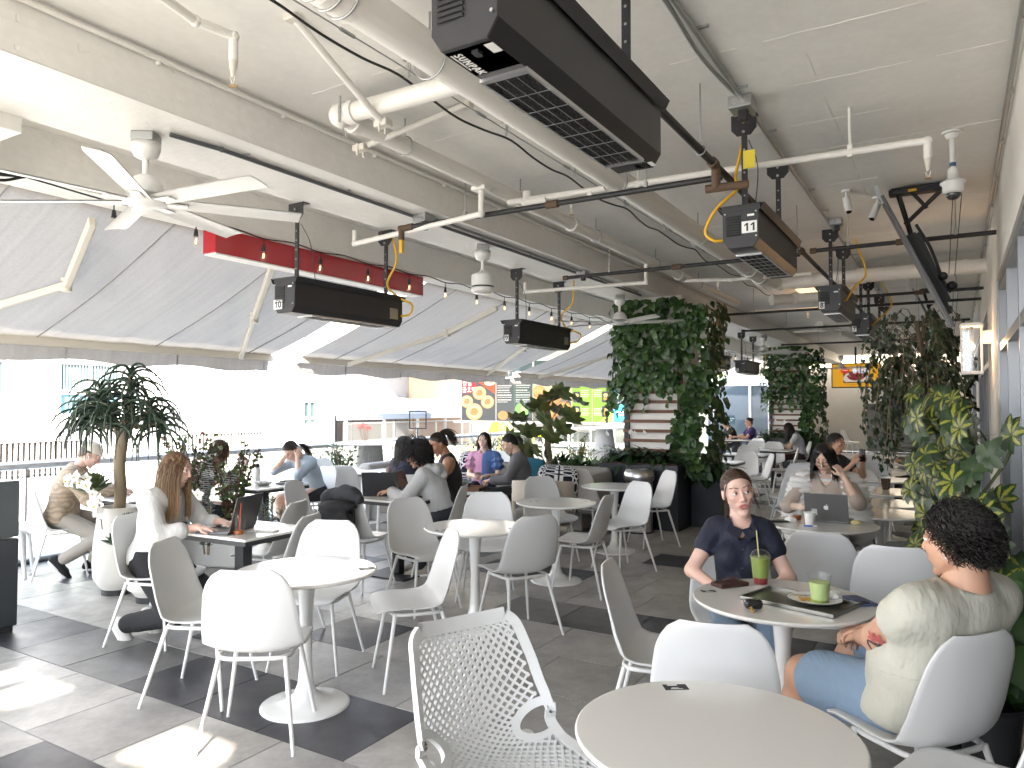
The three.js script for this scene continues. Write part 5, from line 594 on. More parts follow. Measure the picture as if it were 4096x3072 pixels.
rectTable(-7.05, -7.75, 0.8, 0.8, 'square white table by the railing in bluish light', 0, 0.72, { leg: M.white }); rectTable(-3.27, -13.7, 0.75, 0.7, 'nearest far rectangular table, right of the first leafy column'); rectTable(-3.15, -15.3, 0.75, 0.7, 'second far rectangular table, before the white-tee woman'); rectTable(-3.25, -11.6, 0.75, 0.6, 'rectangular table end peeping out beside the small dark planter'); rectTable(-4.9, -19.3, 0.8, 0.7, 'far rectangular table before the man in black and the woman in purple', 0.2);
rectTable(-5.0, -11.2, 1.2, 0.7, 'dark-edged white table left of the first leafy column', 0.1, 0.72); rectTable(-7.2, -9.9, 1.4, 0.7, 'dark low table behind the lounge sofa', 0.2, 0.68, { top: M.alu });
// ---------- bin, sofas, planters ----------
{
  const b = thing('litter_bin', 'brushed steel litter bin with rounded lid before the dark planter', 'bin', [-3.5, 0, -8.95]); part(b, 'body', lathe([[0.17, 0.03], [0.17, 0.02], [0.172, 0.02], [0.172, 0.64], [0.168, 0.64]], 48), M.steel); part(b, 'base_ring', cyl(0.176, 0.176, 0.02, 0, 0, 0, 40), M.black); part(b, 'lid', lathe([[0.172, 0.645], [0.19, 0.66], [0.196, 0.7], [0.192, 0.75], [0.17, 0.79], [0.13, 0.805], [0.11, 0.8], [0.105, 0.78]], 48), M.steel); part(b, 'lid_seam', tor(0.194, 0.004, 0, 0.705, 0, 'y', 48, 6), M.black); part(b, 'liner', cyl(0.104, 0.104, 0.002, 0, 0.775, 0, 30), M.black);
  const d = thing('waste_station', 'dark waste station cut off at the left edge', 'bin', [-5.02, 0, -2.42], 0.0); part(d, 'cabinet', rbx(0.5, 0.62, 0.46, 0.012, 0, 0.35, 0), std(C(0.03, 0.035, 0.04), 0.4)); part(d, 'upper_housing', rbx(0.5, 0.4, 0.46, 0.012, 0, 0.87, 0), std(C(0.06, 0.07, 0.075), 0.4)); part(d, 'plinth', rbx(0.46, 0.05, 0.42, 0.005, 0, 0.025, 0), M.black); d.position.set(-6.02, 0, -2.5);
  const fab = std(C(0.45, 0.43, 0.40), 0.95, { map: tWeave }), cush = (t, n, g, m) => part(t, n, g, m);
  const s = thing('lounge_sofa', 'light grey L-shaped lounge sofa behind the round tables', 'sofa', [0, 0, 0]);
  cush(s, 'backrest', rbx(1.25, 0.52, 0.26, 0.07, -4.60, 0.52, -9.15, 0.12), fab); cush(s, 'backrest', rbx(1.2, 0.52, 0.26, 0.07, -5.95, 0.52, -9.3, 0.1), fab); cush(s, 'seat_cushion', rbx(1.2, 0.2, 0.7, 0.06, -5.85, 0.36, -8.75, 0.1), fab); cush(s, 'seat_cushion', rbx(1.0, 0.2, 0.7, 0.06, -4.70, 0.36, -8.65, 0.1), fab); cush(s, 'base', rbx(2.4, 0.24, 0.72, 0.02, -5.35, 0.13, -8.8, 0.1), std(C(0.30, 0.29, 0.28), 0.9)); cush(s, 'armrest', rbx(0.26, 0.5, 0.75, 0.07, -4.02, 0.5, -8.75, 0.1), fab); cush(s, 'seat_cushion', rbx(0.75, 0.2, 0.9, 0.06, -6.80, 0.36, -8.3, 0.1), fab); cush(s, 'base', rbx(0.78, 0.24, 0.9, 0.02, -6.80, 0.13, -8.3, 0.1), std(C(0.30, 0.29, 0.28), 0.9)); cush(s, 'backrest', rbx(0.22, 0.5, 1.2, 0.07, -7.20, 0.55, -8.4, 0.1), fab);
  const tPat = tex(128, (u, v) => { let m = 9; for (let i = 0; i < 3; i++) for (let j = 0; j < 3; j++) { const cx = (i + 0.5) / 3, cy = (j + 0.5) / 3 + (i % 2) / 6; let dx = Math.abs(u - cx), dy = Math.abs(v - cy); dx = Math.min(dx, 1 - dx); dy = Math.min(dy, 1 - dy); m = Math.min(m, Math.abs(Math.max(dx, dy * 0.9 + dx * 0.4) - 0.13)); } return m < 0.028 ? [0.85, 0.85, 0.85] : [0.05, 0.06, 0.14]; }, true, 4, 4);
  const pat = std(C(1, 1, 1), 0.9, { map: tPat }), teal = std(C(0.03, 0.20, 0.30), 0.9, { map: tWeave });
  const pillow = (l, x, y, z, ry, rx, m, sz = 0.45) => { const t = thing('cushion', l, 'cushion', [x, y, z], ry); t.rotation.x = rx; const g = new THREE.SphereGeometry(1, 24, 16), p = g.attributes.position; for (let i = 0; i < p.count; i++) { const a = p.getX(i), b = p.getY(i), c = p.getZ(i); const sq = q => Math.sign(q) * Math.pow(Math.abs(q), 0.45); p.setXYZ(i, sq(a) * sz / 2, sq(b) * sz / 2, c * 0.085); } g.computeVertexNormals(); part(t, 'cover', g, m); };
  pillow('navy and white patterned cushion behind the woman in pink and blue', -6.1, 0.72, -9.0, 0.3, -0.25, pat); pillow('teal cushion beside the woman in the grey cardigan', -4.9, 0.7, -8.55, 0.2, -0.3, teal); pillow('navy and white patterned cushion on the beige armchair', -4.05, 0.66, -7.75, 0.5, -0.2, pat, 0.5); pillow('white pillow on the rope sofa beside the leafy column', -5.0, 0.66, -12.9, 0.3, -0.5, M.white, 0.55); pillow('second white pillow leaning on the rope sofa', -4.5, 0.68, -13.0, -0.3, -0.4, M.white, 0.5);
  const ac = thing('armchair', 'rounded beige armchair seen from behind', 'armchair', [-4.08, 0, -7.45], face(-0.35, -0.94)); const bcv = []; for (let i = 0; i <= 20; i++) { const a = Math.PI * (0.98 + 1.04 * i / 20); bcv.push([Math.cos(a) * 0.34, Math.sin(a) * 0.32]); }
  const beige = std(C(0.56, 0.50, 0.42), 0.6); const bw = []; for (let i = 0; i < 20; i++) { const [x0, z0] = bcv[i], [x1, z1] = bcv[i + 1]; const g = bx(Math.hypot(x1 - x0, z1 - z0) * 1.06, 0.27 - 0.06 * Math.abs(i - 9.5) / 9.5, 0.035, (x0 + x1) / 2, 0.66 - 0.02 * Math.abs(i - 9.5) / 9.5, (z0 + z1) / 2, -Math.atan2(z1 - z0, x1 - x0)); bw.push(g); } part(ac, 'curved_back', bw, beige); for (const i of [1, 7, 13, 19]) part(ac, 'leg', rod([bcv[i][0], 0.6, bcv[i][1]], [bcv[i][0] * 0.95, 0, bcv[i][1] * 0.95], 0.022, 0.018), beige); part(ac, 'seat_cushion', rbx(0.62, 0.17, 0.58, 0.06, 0, 0.37, 0.02), fab); part(ac, 'seat_base', rbx(0.62, 0.06, 0.56, 0.02, 0, 0.25, 0.02), beige);
  const a2 = thing('armchair', 'white rounded armchair on which the black-haired woman sits', 'armchair', [-5.75, 0, -7.05], face(-0.2, -1)); const w2 = []; for (let i = 0; i < 20; i++) { const [x0, z0] = bcv[i], [x1, z1] = bcv[i + 1]; w2.push(bx(Math.hypot(x1 - x0, z1 - z0) * 1.06, 0.24, 0.03, (x0 + x1) / 2, 0.68, (z0 + z1) / 2, -Math.atan2(z1 - z0, x1 - x0))); } part(a2, 'curved_back', w2, M.white); part(a2, 'seat', rbx(0.56, 0.12, 0.5, 0.04, 0, 0.38, 0.02), fab); for (const [x, z] of [[-0.25, 0.2], [0.25, 0.2], [-0.25, -0.22], [0.25, -0.22]]) part(a2, 'leg', rod([x, 0.6, z], [x * 1.05, 0, z * 1.05], 0.018), M.white);
  const rs = thing('rope_sofa', 'grey rope-backed outdoor sofa left of the first leafy column', 'sofa', [-5.6, 0, -13.3]); part(rs, 'frame', [rbx(2.3, 0.04, 0.05, 0.01, 0, 0.72, -0.35), rbx(2.3, 0.08, 0.8, 0.02, 0, 0.26, 0)], M.alu); for (let i = 0; i < 40; i++) part(rs, 'rope', rod([-1.12 + i * 0.0575, 0.28, -0.35], [-1.12 + i * 0.0575, 0.72, -0.35], 0.013, 0.013, 6), std(C(0.42, 0.40, 0.37), 0.9)); part(rs, 'seat_cushion', rbx(2.2, 0.16, 0.74, 0.05, 0, 0.4, 0.02), M.white);
  const sg = thing('sign_stand', 'thin black empty sign frame on a pole behind the seated group', 'sign', [-7.6, 0, -9.6], 0.5); part(sg, 'pole', rod([0, 0, 0], [0, 1.23, 0], 0.011), M.black); part(sg, 'frame', [bx(0.29, 0.018, 0.014, 0, 1.24, 0), bx(0.29, 0.018, 0.014, 0, 1.52, 0), bx(0.018, 0.262, 0.014, -0.136, 1.38, 0), bx(0.018, 0.262, 0.014, 0.136, 1.38, 0)], M.black); part(sg, 'foot', cyl(0.15, 0.15, 0.015, 0, 0, 0), M.black);
  const bt = thing('bar_table', 'tall ribbed grey pedestal table with white round top by the railing', 'table', [-8.0, 0, -8.9]); const rib = []; for (let i = 0; i < 40; i++) { const a = i / 40 * 6.283; rib.push(rod([Math.cos(a) * 0.27, 0, Math.sin(a) * 0.27], [Math.cos(a) * 0.17, 1.0, Math.sin(a) * 0.17], 0.022, 0.014, 6)); } part(bt, 'ribbed_pedestal', [lathe([[0.27, 0], [0.17, 1.0], [0.0005, 1.0]], 40), ...rib], std(C(0.34, 0.33, 0.32), 0.9)); part(bt, 'table_top', lathe([[0.0005, 1.0], [0.55, 1.005], [0.6, 1.02], [0.0005, 1.025]], 56), M.white);
  const b3 = thing('bar_table', 'tall grey pedestal table beyond the rope sofa', 'table', [-8.0, 0, -18.0]); part(b3, 'pedestal', lathe([[0.36, 0], [0.22, 1.02], [0.0005, 1.02]], 40), std(C(0.30, 0.29, 0.28), 0.9)); part(b3, 'table_top', cyl(0.6, 0.6, 0.025, 0, 1.02, 0, 40), M.white);
  for (const [x, z, l] of [[-14.2, -23.2, 'yellow plastic chair behind the far glass, left one'], [-13.0, -23.4, 'yellow plastic chair behind the far glass, right one'], [-15.2, -23.6, 'yellow plastic chair partly behind the umbrella tree']]) { const y = thing('yellow_chair', l, 'chair', [x, -0.03, z], rr(0, 6), 'yellow chairs on the far terrace'); const ym = std(C(0.75, 0.62, 0.03), 0.5); part(y, 'shell', solidFromSurface(shellSurface(), 10, 16, 0.012), ym); for (const [a, b] of [[1, 1], [-1, 1], [1, -1], [-1, -1]]) part(y, 'leg', rod([a * 0.15, 0.42, b * 0.13], [a * 0.22, 0, b * 0.22], 0.013), ym); y.scale.setScalar(1.25); }
}
console.log('furniture');
// ---------- leaves ----------
// a leaf grows along +z from the origin, face up +y; prof = half-widths along its length, droop bends the tip down, fold lifts the edges
function leafGeo(len, prof, droop = 0.2, fold = 0.25, wave = 0) {
  const n = prof.length - 1, pos = [], idx = [], uv = [];
  for (let i = 0; i <= n; i++) { const t = i / n, y = -droop * len * t * t, z = len * t * (1 - droop * 0.25 * t), w = prof[i] * len; for (const s of [-1, 0, 1]) { pos.push(s * w, y + Math.abs(s) * w * fold + wave * len * Math.sin(t * 9 + s) * Math.abs(s), z); uv.push((s + 1) / 2, t); } if (i) { const a = (i - 1) * 3, b = i * 3; idx.push(a, b, a + 1, a + 1, b, b + 1, a + 1, b + 1, a + 2, a + 2, b + 1, b + 2); } }
  const g = new THREE.BufferGeometry(); g.setAttribute('position', new THREE.Float32BufferAttribute(pos, 3)); g.setAttribute('uv', new THREE.Float32BufferAttribute(uv, 2)); g.setIndex(idx); g.computeVertexNormals(); return g;
}
const LEAF = { heart: [0.06, 0.36, 0.42, 0.36, 0.22, 0.02], ficus: [0.03, 0.22, 0.27, 0.2, 0.08, 0.0], lance: [0.02, 0.08, 0.12, 0.13, 0.11, 0.07, 0.0], strap: [0.055, 0.052, 0.047, 0.042, 0.036, 0.028, 0.018, 0.004], obov: [0.03, 0.1, 0.19, 0.25, 0.26, 0.17, 0.0], small: [0.1, 0.42, 0.42, 0.05] };
const leafMat = (r, g, b, rough = 0.42, tr = 0.18) => phys(C(r, g, b), rough, { transmission: tr, thickness: 0, side: THREE.DoubleSide });
function leafM(p, dir, up = UP, s = 1, roll = 0) { const z = dir.clone().normalize(); let x = up.clone().cross(z); if (x.lengthSq() < 1e-4) x.set(1, 0, 0); x.normalize(); const y = z.clone().cross(x); const m = new THREE.Matrix4().makeBasis(x, y, z); if (roll) m.multiply(new THREE.Matrix4().makeRotationZ(roll)); m.scale(V(s, s, s)); m.setPosition(p); return m; }
const camP = V(0, 1.6, 0);
function leaves(parent, list, name = 'leaf', max = 300) { // list of {m, g, mat}; nearest ones are parts of their own, the rest one part of kind stuff
  const o = parent.position; list.forEach(l => { const e = l.m.elements; l.d = Math.hypot(e[12] + o.x - camP.x, e[13] + o.y - camP.y, e[14] + o.z - camP.z) - (l.m.getMaxScaleOnAxis ? l.m.getMaxScaleOnAxis() * 0.2 : 0); }); list.sort((a, b) => a.d - b.d);
  const rest = new Map();
  list.forEach((l, i) => { if (i < max) { const m = part(parent, name, l.g, l.mat); m.applyMatrix4(l.m); } else { if (!rest.has(l.mat)) rest.set(l.mat, []); rest.get(l.mat).push(l.g.clone().applyMatrix4(l.m)); } });
  for (const [mat, gs] of rest) part(parent, 'foliage', gs, mat).userData.kind = 'stuff';
}
const rdir = () => { const a = rr(0, 6.2832), y = rr(-1, 1), r = Math.sqrt(1 - y * y); return V(Math.cos(a) * r, y, Math.sin(a) * r); };
const vineMats = [leafMat(0.028, 0.075, 0.018), leafMat(0.04, 0.10, 0.02), leafMat(0.02, 0.055, 0.016), leafMat(0.06, 0.125, 0.025)];
const vineG = [leafGeo(0.12, LEAF.heart, 0.35, 0.15), leafGeo(0.1, LEAF.heart, 0.5, 0.3), leafGeo(0.085, LEAF.heart, 0.2, 0.2)];
// ---------- planted columns ----------
function leafyColumn(zf, label, n, plabel, slabel, seedv) {
  const col = thing('column', label, 'column', [-3.55, 0, zf - 0.45]); const z0 = zf - (zf - 0.45);
  part(col, 'shaft', uvBox(box6(-0.4, 0.4, 0, 3.099, -0.37, 0.39)), std(C(0.78, 0.76, 0.72), 0.8));
  for (const x of [-0.38, 0.38]) part(col, 'trellis_post', box6(x - 0.035, x + 0.035, 0.6, 2.6, 0.395, 0.43), M.black);
  for (let i = 0; i < 14; i++) part(col, 'trellis_slat', uvBox(bx(0.84, 0.042, 0.02, rr(-0.004, 0.004), 0.74 + i * 0.132, 0.442, 0, 0, rr(-0.004, 0.004))), M.wood);
  const v = thing('climbing_vine', plabel, 'vine', [-3.55, 0, zf - 0.45]); const L = [], add = (p, out) => { const d = out.clone().multiplyScalar(0.55).add(V(0, -0.8, 0)).add(rdir().multiplyScalar(0.45)); L.push({ m: leafM(p, d, out, rr(0.75, 1.25), rr(-0.4, 0.4)), g: pick(vineG), mat: pick(vineMats) }); };
  const lump = (a, b) => 0.05 + 0.09 * fbm(a * 3 + seedv, b * 3, 64, 5, 3);
  for (let i = 0; i < n * 0.5; i++) { const x = rr(-0.52, 0.76), y = Math.pow(rnd(), 0.9) * 1.25 + 1.85 - 0.35 * Math.max(0, x - 0.3), yy = Math.min(3.06, y); if (x < -0.42 && yy < 2.3 && rnd() < 0.5) continue; add(V(x, yy, 0.42 + lump(x, yy) * rr(0.3, 1.8)), V(rr(-0.3, 0.3), 0.2, 1)); }
  for (let i = 0; i < n * 0.24; i++) { const x = rr(0.38, 0.74), y = rr(0.7, 2.1); add(V(x + 0.1 * Math.sin(y * 4), y, 0.36 + lump(x, y) * rr(0.3, 1.8)), V(0.3, 0.1, 1)); }
  for (let i = 0; i < n * 0.3; i++) { const z = rr(-0.45, 0.45), y = rr(0.7, 3.05); add(V(0.66 + lump(z, y) * rr(0, 1.4), y, z), V(1, 0.1, 0.3)); }
  for (let i = 0; i < n * 0.14; i++) { const z = rr(-0.4, 0.5), y = rr(1.5, 3.03); add(V(-0.48 - lump(z, y) * rr(0.2, 1.4), y, z), V(-1, 0.1, 0.3)); }
  for (let k = 0; k < 16; k++) { let p = V(rr(-0.55, 0.35), rr(1.85, 2.15), 0.5); const d = V(rr(-0.25, 0.25), -1, rr(-0.02, 0.05)); const nn = 3 + Math.floor(rnd() * 5); const pts = [p.clone()]; for (let i = 0; i < nn; i++) { p = p.clone().addScaledVector(d, 0.07).add(V(rr(-0.025, 0.025), 0, rr(-0.01, 0.01))); pts.push(p); add(p, V(rr(-0.5, 0.5), 0, 1)); } part(v, 'vine_stem', tube(pts, 0.003, 10, 4), M.bark); }
  leaves(v, L);
  const pl = thing('planter', slabel[0], 'planter', [-3.62, 0, zf - 0.02], 0, 'dark metal planters round the columns'); part(pl, 'box', rbx(1.1, 0.84, 0.6, 0.008, 0, 0.42, 0.1), M.planter); part(pl, 'soil', bx(1.04, 0.02, 0.54, 0, 0.845, 0.1), M.soil);
  const p2 = thing('planter', slabel[1], 'planter', [-2.86, 0, zf - 0.42], 0, 'dark metal planters round the columns'); part(p2, 'box', rbx(0.4, 0.66, 0.4, 0.008, 0, 0.33, 0.1), M.planter); part(p2, 'soil', bx(0.36, 0.02, 0.36, 0, 0.665, 0.1), M.soil);
  const lily = (px, py, pz, rx, rz, cnt, l) => { const t = thing('peace_lily', l, 'plant', [px, py, pz], 0, 'dark leafy plants in the column planters'); const G = [leafGeo(0.3, LEAF.lance, 0.6, 0.2), leafGeo(0.25, LEAF.lance, 0.9, 0.25), leafGeo(0.22, LEAF.lance, 0.4, 0.2)], LL = []; for (let i = 0; i < cnt; i++) { const a = rr(0, 6.283), q = V(rr(-rx, rx), rr(-0.02, 0.14), rr(-rz, rz)); LL.push({ m: leafM(q, V(Math.cos(a), rr(0.1, 1.3), Math.sin(a) + 0.35), UP, rr(0.7, 1.2)), g: pick(G), mat: pick([vineMats[2], vineMats[0], vineMats[2]]) }); } leaves(t, LL, 'leaf', 220); for (let i = 0; i < Math.min(5, cnt / 40); i++) { const x = rr(-rx, rx * 0.2), z = rr(0, rz); part(t, 'white_spathe', leafGeo(0.09, LEAF.ficus, -0.2, 0.6).applyMatrix4(leafM(V(x, rr(0.28, 0.4), z), V(rr(-0.5, 0.5), 1, 0.3), V(0, 0, 1))), M.white); } };
  lily(-3.62, 0.84, zf + 0.06, 0.5, 0.24, Math.round(n * 0.2), slabel[2]); lily(-2.88, 0.66, zf - 0.32, 0.18, 0.16, Math.round(n * 0.1), slabel[3]);
}
leafyColumn(-9.57, 'pale column with wooden trellis slats, nearer of two', 1500, 'dense climbing vine covering the nearer column', ['long dark planter in front of the nearer column', 'small square dark planter right of the nearer column', 'dark glossy plants filling the long planter at the nearer column', 'dark plants in the small planter right of the nearer column'], 1.3);
leafyColumn(-18.8, 'pale column with wooden trellis slats, farther of two', 950, 'dense climbing vine covering the farther column', ['long dark planter in front of the farther column', 'small square dark planter right of the farther column', 'dark plants filling the long planter at the farther column', 'dark plants in the small planter right of the farther column'], 7.7);
// ---------- tree aloe and companions in tall white pots ----------
function urn(x, z, r, h, label) { const t = thing('white_pot', label, 'pot', [x, 0, z], 0, 'tall white planters'); part(t, 'foot', cyl(r * 0.62, r * 0.62, 0.05, 0, 0, 0, 32), M.black); part(t, 'body', lathe([[r * 0.64, 0.05], [r * 0.8, 0.09], [r * 0.96, 0.2 * h], [r, 0.36 * h], [r * 0.96, 0.6 * h], [r * 0.86, 0.82 * h], [r * 0.78, h - 0.012], [r * 0.76, h], [r * 0.7, h], [r * 0.68, h - 0.05]], 40), std(C(0.68, 0.66, 0.62), 0.55)); part(t, 'soil', cyl(r * 0.69, r * 0.69, 0.02, 0, h - 0.06, 0, 24), M.soil); return t; }
urn(-6.2, -3.72, 0.2, 0.74, 'taller white urn-shaped pot holding the tree aloe'); urn(-5.72, -3.72, 0.19, 0.56, 'shorter white urn-shaped pot beside the laptop woman');
{
  const t = thing('tree_aloe', 'tree aloe with drooping curved leaves in the taller white pot', 'plant', [-6.2, 0.68, -3.72]); const trunk = [[0, 0, 0], [0.02, 0.2, 0], [0.01, 0.42, 0.01], [0.03, 0.6, 0.0]];
  part(t, 'trunk', [tube(trunk, 0.048, 20, 12), tube([[0.03, 0.56, 0], [0.1, 0.72, 0.02], [0.17, 0.84, 0.04]], 0.036, 12, 10), tube([[0.02, 0.56, 0], [-0.06, 0.72, -0.02], [-0.15, 0.84, 0]], 0.036, 12, 10), tube([[0.03, 0.58, 0], [0.05, 0.8, -0.06], [0.05, 1.0, -0.06]], 0.034, 12, 10)], M.bark);
  const heads = [[0.06, 1.18, -0.05], [-0.2, 1.04, 0.06], [0.26, 1.03, 0.06], [-0.36, 0.9, -0.04], [0.38, 0.88, -0.02], [0.02, 0.94, 0.2], [-0.12, 0.86, 0.22], [0.2, 0.84, 0.2], [0.0, 0.88, -0.26], [-0.26, 0.8, 0.14], [0.3, 0.78, -0.18]], am = [leafMat(0.022, 0.045, 0.022, 0.45, 0.05), leafMat(0.032, 0.062, 0.03, 0.45, 0.05), leafMat(0.018, 0.036, 0.02, 0.45, 0.05)];
  for (const h of heads) { part(t, 'branch', rod([h[0] * 0.35, 0.74, h[2] * 0.4], [h[0], h[1], h[2]], 0.022, 0.018, 8), M.bark); for (let i = 0; i < 17; i++) { const a = i * 2.4 + rr(-0.2, 0.2), el = lerp(1.1, -0.1, i / 17), L = rr(0.32, 0.5), dir = V(Math.cos(a), 0, Math.sin(a)); const pts = []; let p = V(...h).add(V(0, 0.05 - i * 0.009, 0)), e = el; for (let k = 0; k <= 9; k++) { pts.push(p.clone()); p.addScaledVector(dir, Math.cos(e) * L / 9).add(V(0, Math.sin(e) * L / 9, 0)); e -= (0.2 + 0.1 * (1 - i / 17)) * (k < 2 ? 1.5 : 1); if (e < -1.75) e += 0.34; } const g = tube(pts, 1, 12, 6); { const ps = g.attributes.position, cv = new THREE.CatmullRomCurve3(pts); for (let r0 = 0; r0 <= 12; r0++) { const c = cv.getPointAt(r0 / 12), w = 0.0165 * Math.pow(1 - r0 / 12.4, 0.75); for (let s = 0; s <= 6; s++) { const q = r0 * 7 + s, v = V(ps.getX(q), ps.getY(q), ps.getZ(q)).sub(c); ps.setXYZ(q, c.x + v.x * w, c.y + v.y * w * 0.8, c.z + v.z * w); } } g.computeVertexNormals(); } part(t, 'leaf', g, am[i % 3]); } }
}
function rosette(x, y, z, r, n, label, mat, prof = LEAF.obov) { const t = thing('succulent', label, 'plant', [x, y, z]); const g = leafGeo(1, prof, -0.3, 0.5); for (let i = 0; i < n; i++) { const k = i / n, a = i * 2.4; const m = part(t, 'leaf', g, mat); m.applyMatrix4(leafM(V(0, k * r * 0.4, 0), V(Math.cos(a), lerp(0.05, 1.6, k), Math.sin(a)), UP, r * lerp(1, 0.5, k))); } }
rosette(-6.32, 0.86, -3.55, 0.19, 46, 'large green rosette succulent in the tall white pot', leafMat(0.14, 0.19, 0.075, 0.5, 0.05)); rosette(-5.85, 0.6, -3.6, 0.14, 36, 'spiky green rosette hanging over the shorter white pot', leafMat(0.045, 0.09, 0.04, 0.5, 0.05), LEAF.lance); rosette(-5.95, 0.45, -3.55, 0.12, 20, 'broad-leaved trailing plant between the two white pots', leafMat(0.04, 0.08, 0.025, 0.45, 0.1), LEAF.heart);
function orchid(x, y, z, label, pts, n) { const t = thing('orchid', label, 'flower', [x, y, z], 0, 'white orchids'); part(t, 'stem', tube(pts, 0.005, 20, 5), M.bark); const pet = leafGeo(0.06, LEAF.heart, 0.2, 0.1), pm = phys(C(0.8, 0.8, 0.76), 0.6, { transmission: 0.25, thickness: 0, side: THREE.DoubleSide }); const cv = new THREE.CatmullRomCurve3(pts.map(p => V(...p))); for (let i = 0; i < n; i++) { const c = cv.getPointAt(lerp(0.45, 1, i / n)).add(V(rr(-0.03, 0.03), rr(-0.04, 0.02), rr(-0.01, 0.05))); const f = V(rr(-0.2, 0.8), rr(-0.2, 0.2), 1).normalize(); const bl = part(t, 'blossom', sph(0.008, c.x + f.x * 0.01, c.y, c.z + f.z * 0.01, 8, 6), std(C(0.7, 0.55, 0.12), 0.6)); for (let k = 0; k < 5; k++) { const a = k * 1.257 + 0.3; const sx = V(f.z, 0, -f.x).normalize(); const d = sx.multiplyScalar(Math.cos(a)).add(V(0, Math.sin(a), 0)).addScaledVector(f, 0.15); part(bl, 'petal', pet.clone().applyMatrix4(leafM(c, d, f, rr(0.85, 1.15))), pm); } } }
orchid(-6.1, 0.66, -3.5, 'white orchid spray leaning over the tall white pot', [[0, 0, 0], [0.05, 0.2, 0.05], [0.02, 0.32, 0.12], [-0.1, 0.36, 0.16], [-0.2, 0.3, 0.2]], 10); orchid(-5.98, 0.6, -3.45, 'second white orchid spray low over the tall white pot', [[0, 0, 0], [0.03, 0.16, 0.04], [0.1, 0.25, 0.1], [0.2, 0.22, 0.14]], 8); orchid(-5.5, 0.55, -3.95, 'white orchid spray right of the laptop woman\'s head', [[0, 0, 0], [0.02, 0.2, 0], [0.06, 0.33, 0.02], [0.16, 0.36, 0.02]], 5);
function spiky(x, y, z, stems, label) { const t = thing('spurge', label, 'plant', [x, y, z], 0, 'blue-green spiky plants'); const g = leafGeo(0.075, LEAF.lance, 0.1, 0.2), mt = leafMat(0.07, 0.115, 0.09, 0.6, 0.1), L = []; for (const [sx, sz, h] of stems) { const tip = V(sx, h, sz); part(t, 'stem', rod([sx * 0.3, 0, sz * 0.3], tip, 0.009, 0.005, 6), M.bark); for (let i = 0; i < 70; i++) { const k = rr(0.15, 1), a = rr(0, 6.28); L.push({ m: leafM(V(lerp(sx * 0.3, sx, k), h * k, lerp(sz * 0.3, sz, k)), V(Math.cos(a), rr(0.2, 1.1), Math.sin(a)), UP, rr(0.7, 1.1)), g, mat: mt }); } } leaves(t, L, 'leaf', 150); }
spiky(-5.45, 0.35, -4.05, [[0, 0, 0.55], [0.1, 0.05, 0.42], [-0.08, 0.04, 0.4]], 'tall blue-green spiky plant behind the laptop'); spiky(-4.95, 0.35, -4.3, [[0, 0, 0.5], [0.12, 0, 0.42], [-0.1, 0, 0.4], [0.05, 0.1, 0.36]], 'blue-green spiky plant below the striped sleeve');
function shrub(x, y, z, rx, ry, rz, n, label, mats, o = {}) { const t = thing(o.name || 'shrub', label, o.cat || 'shrub', [x, y, z], 0, o.group); const g = leafGeo(o.leaf || 0.042, o.prof || LEAF.small, 0.2, 0.2), L = []; for (let k = 0; k < (o.stems || 10); k++) { const a = rr(0, 6.28), r = Math.sqrt(rnd()), tip = V(Math.cos(a) * r * rx, ry * rr(0.65, 1), Math.sin(a) * r * rz), mid = V(tip.x * 0.45, tip.y * 0.5, tip.z * 0.45); const cv = new THREE.CatmullRomCurve3([V(tip.x * 0.1, 0, tip.z * 0.1), mid.clone(), tip]); part(t, 'stem', new THREE.TubeGeometry(cv, 8, 0.006, 5), o.bark || M.bark); const m = Math.floor(n / (o.stems || 10)); for (let i = 0; i < m; i++) { const q = cv.getPoint(rr(o.low || 0.15, 1)); q.add(rdir().multiplyScalar((o.fuzz || 0.07) * rnd())); L.push({ m: leafM(q, rdir().add(V(0, 0.4, 0)), rdir().add(V(0, 1, 0)), rr(0.7, 1.3)), g, mat: pick(mats) }); } } leaves(t, L, 'leaf', o.max || 120); return t; }
const ebM = [leafMat(0.05, 0.09, 0.025), leafMat(0.075, 0.12, 0.03), leafMat(0.12, 0.05, 0.03)];
shrub(-6.75, 0.35, -4.75, 0.32, 0.98, 0.3, 900, 'airy small-leaved bush behind the laptop woman, left of two', ebM, { stems: 16, bark: std(C(0.1, 0.045, 0.035), 0.8) }); shrub(-6.3, 0.35, -4.95, 0.3, 0.9, 0.26, 700, 'airy small-leaved bush before the striped-shirt woman', ebM, { stems: 14, bark: std(C(0.1, 0.045, 0.035), 0.8) });
{ const b = thing('trough_planter', 'low white planter trough below the airy bushes', 'planter', [-6.45, 0, -4.95], 0.3); part(b, 'body', rbx(0.95, 0.36, 0.4, 0.03, 0, 0.18, 0), M.white); part(b, 'soil', bx(0.86, 0.02, 0.32, 0, 0.362, 0), M.soil); }
shrub(-8.05, 0.35, -8.25, 0.34, 0.7, 0.3, 700, 'small-leaved shrub by the railing left of the ribbed pedestal table', [leafMat(0.07, 0.11, 0.04), leafMat(0.045, 0.08, 0.03)], { stems: 16 }); { const b = thing('planter_pot', 'grey pot below the small-leaved railing shrub', 'pot', [-8.05, 0, -8.25]); part(b, 'body', lathe([[0.14, 0], [0.2, 0.36], [0.18, 0.36], [0.17, 0.32], [0.001, 0.32]], 28), M.alu); }
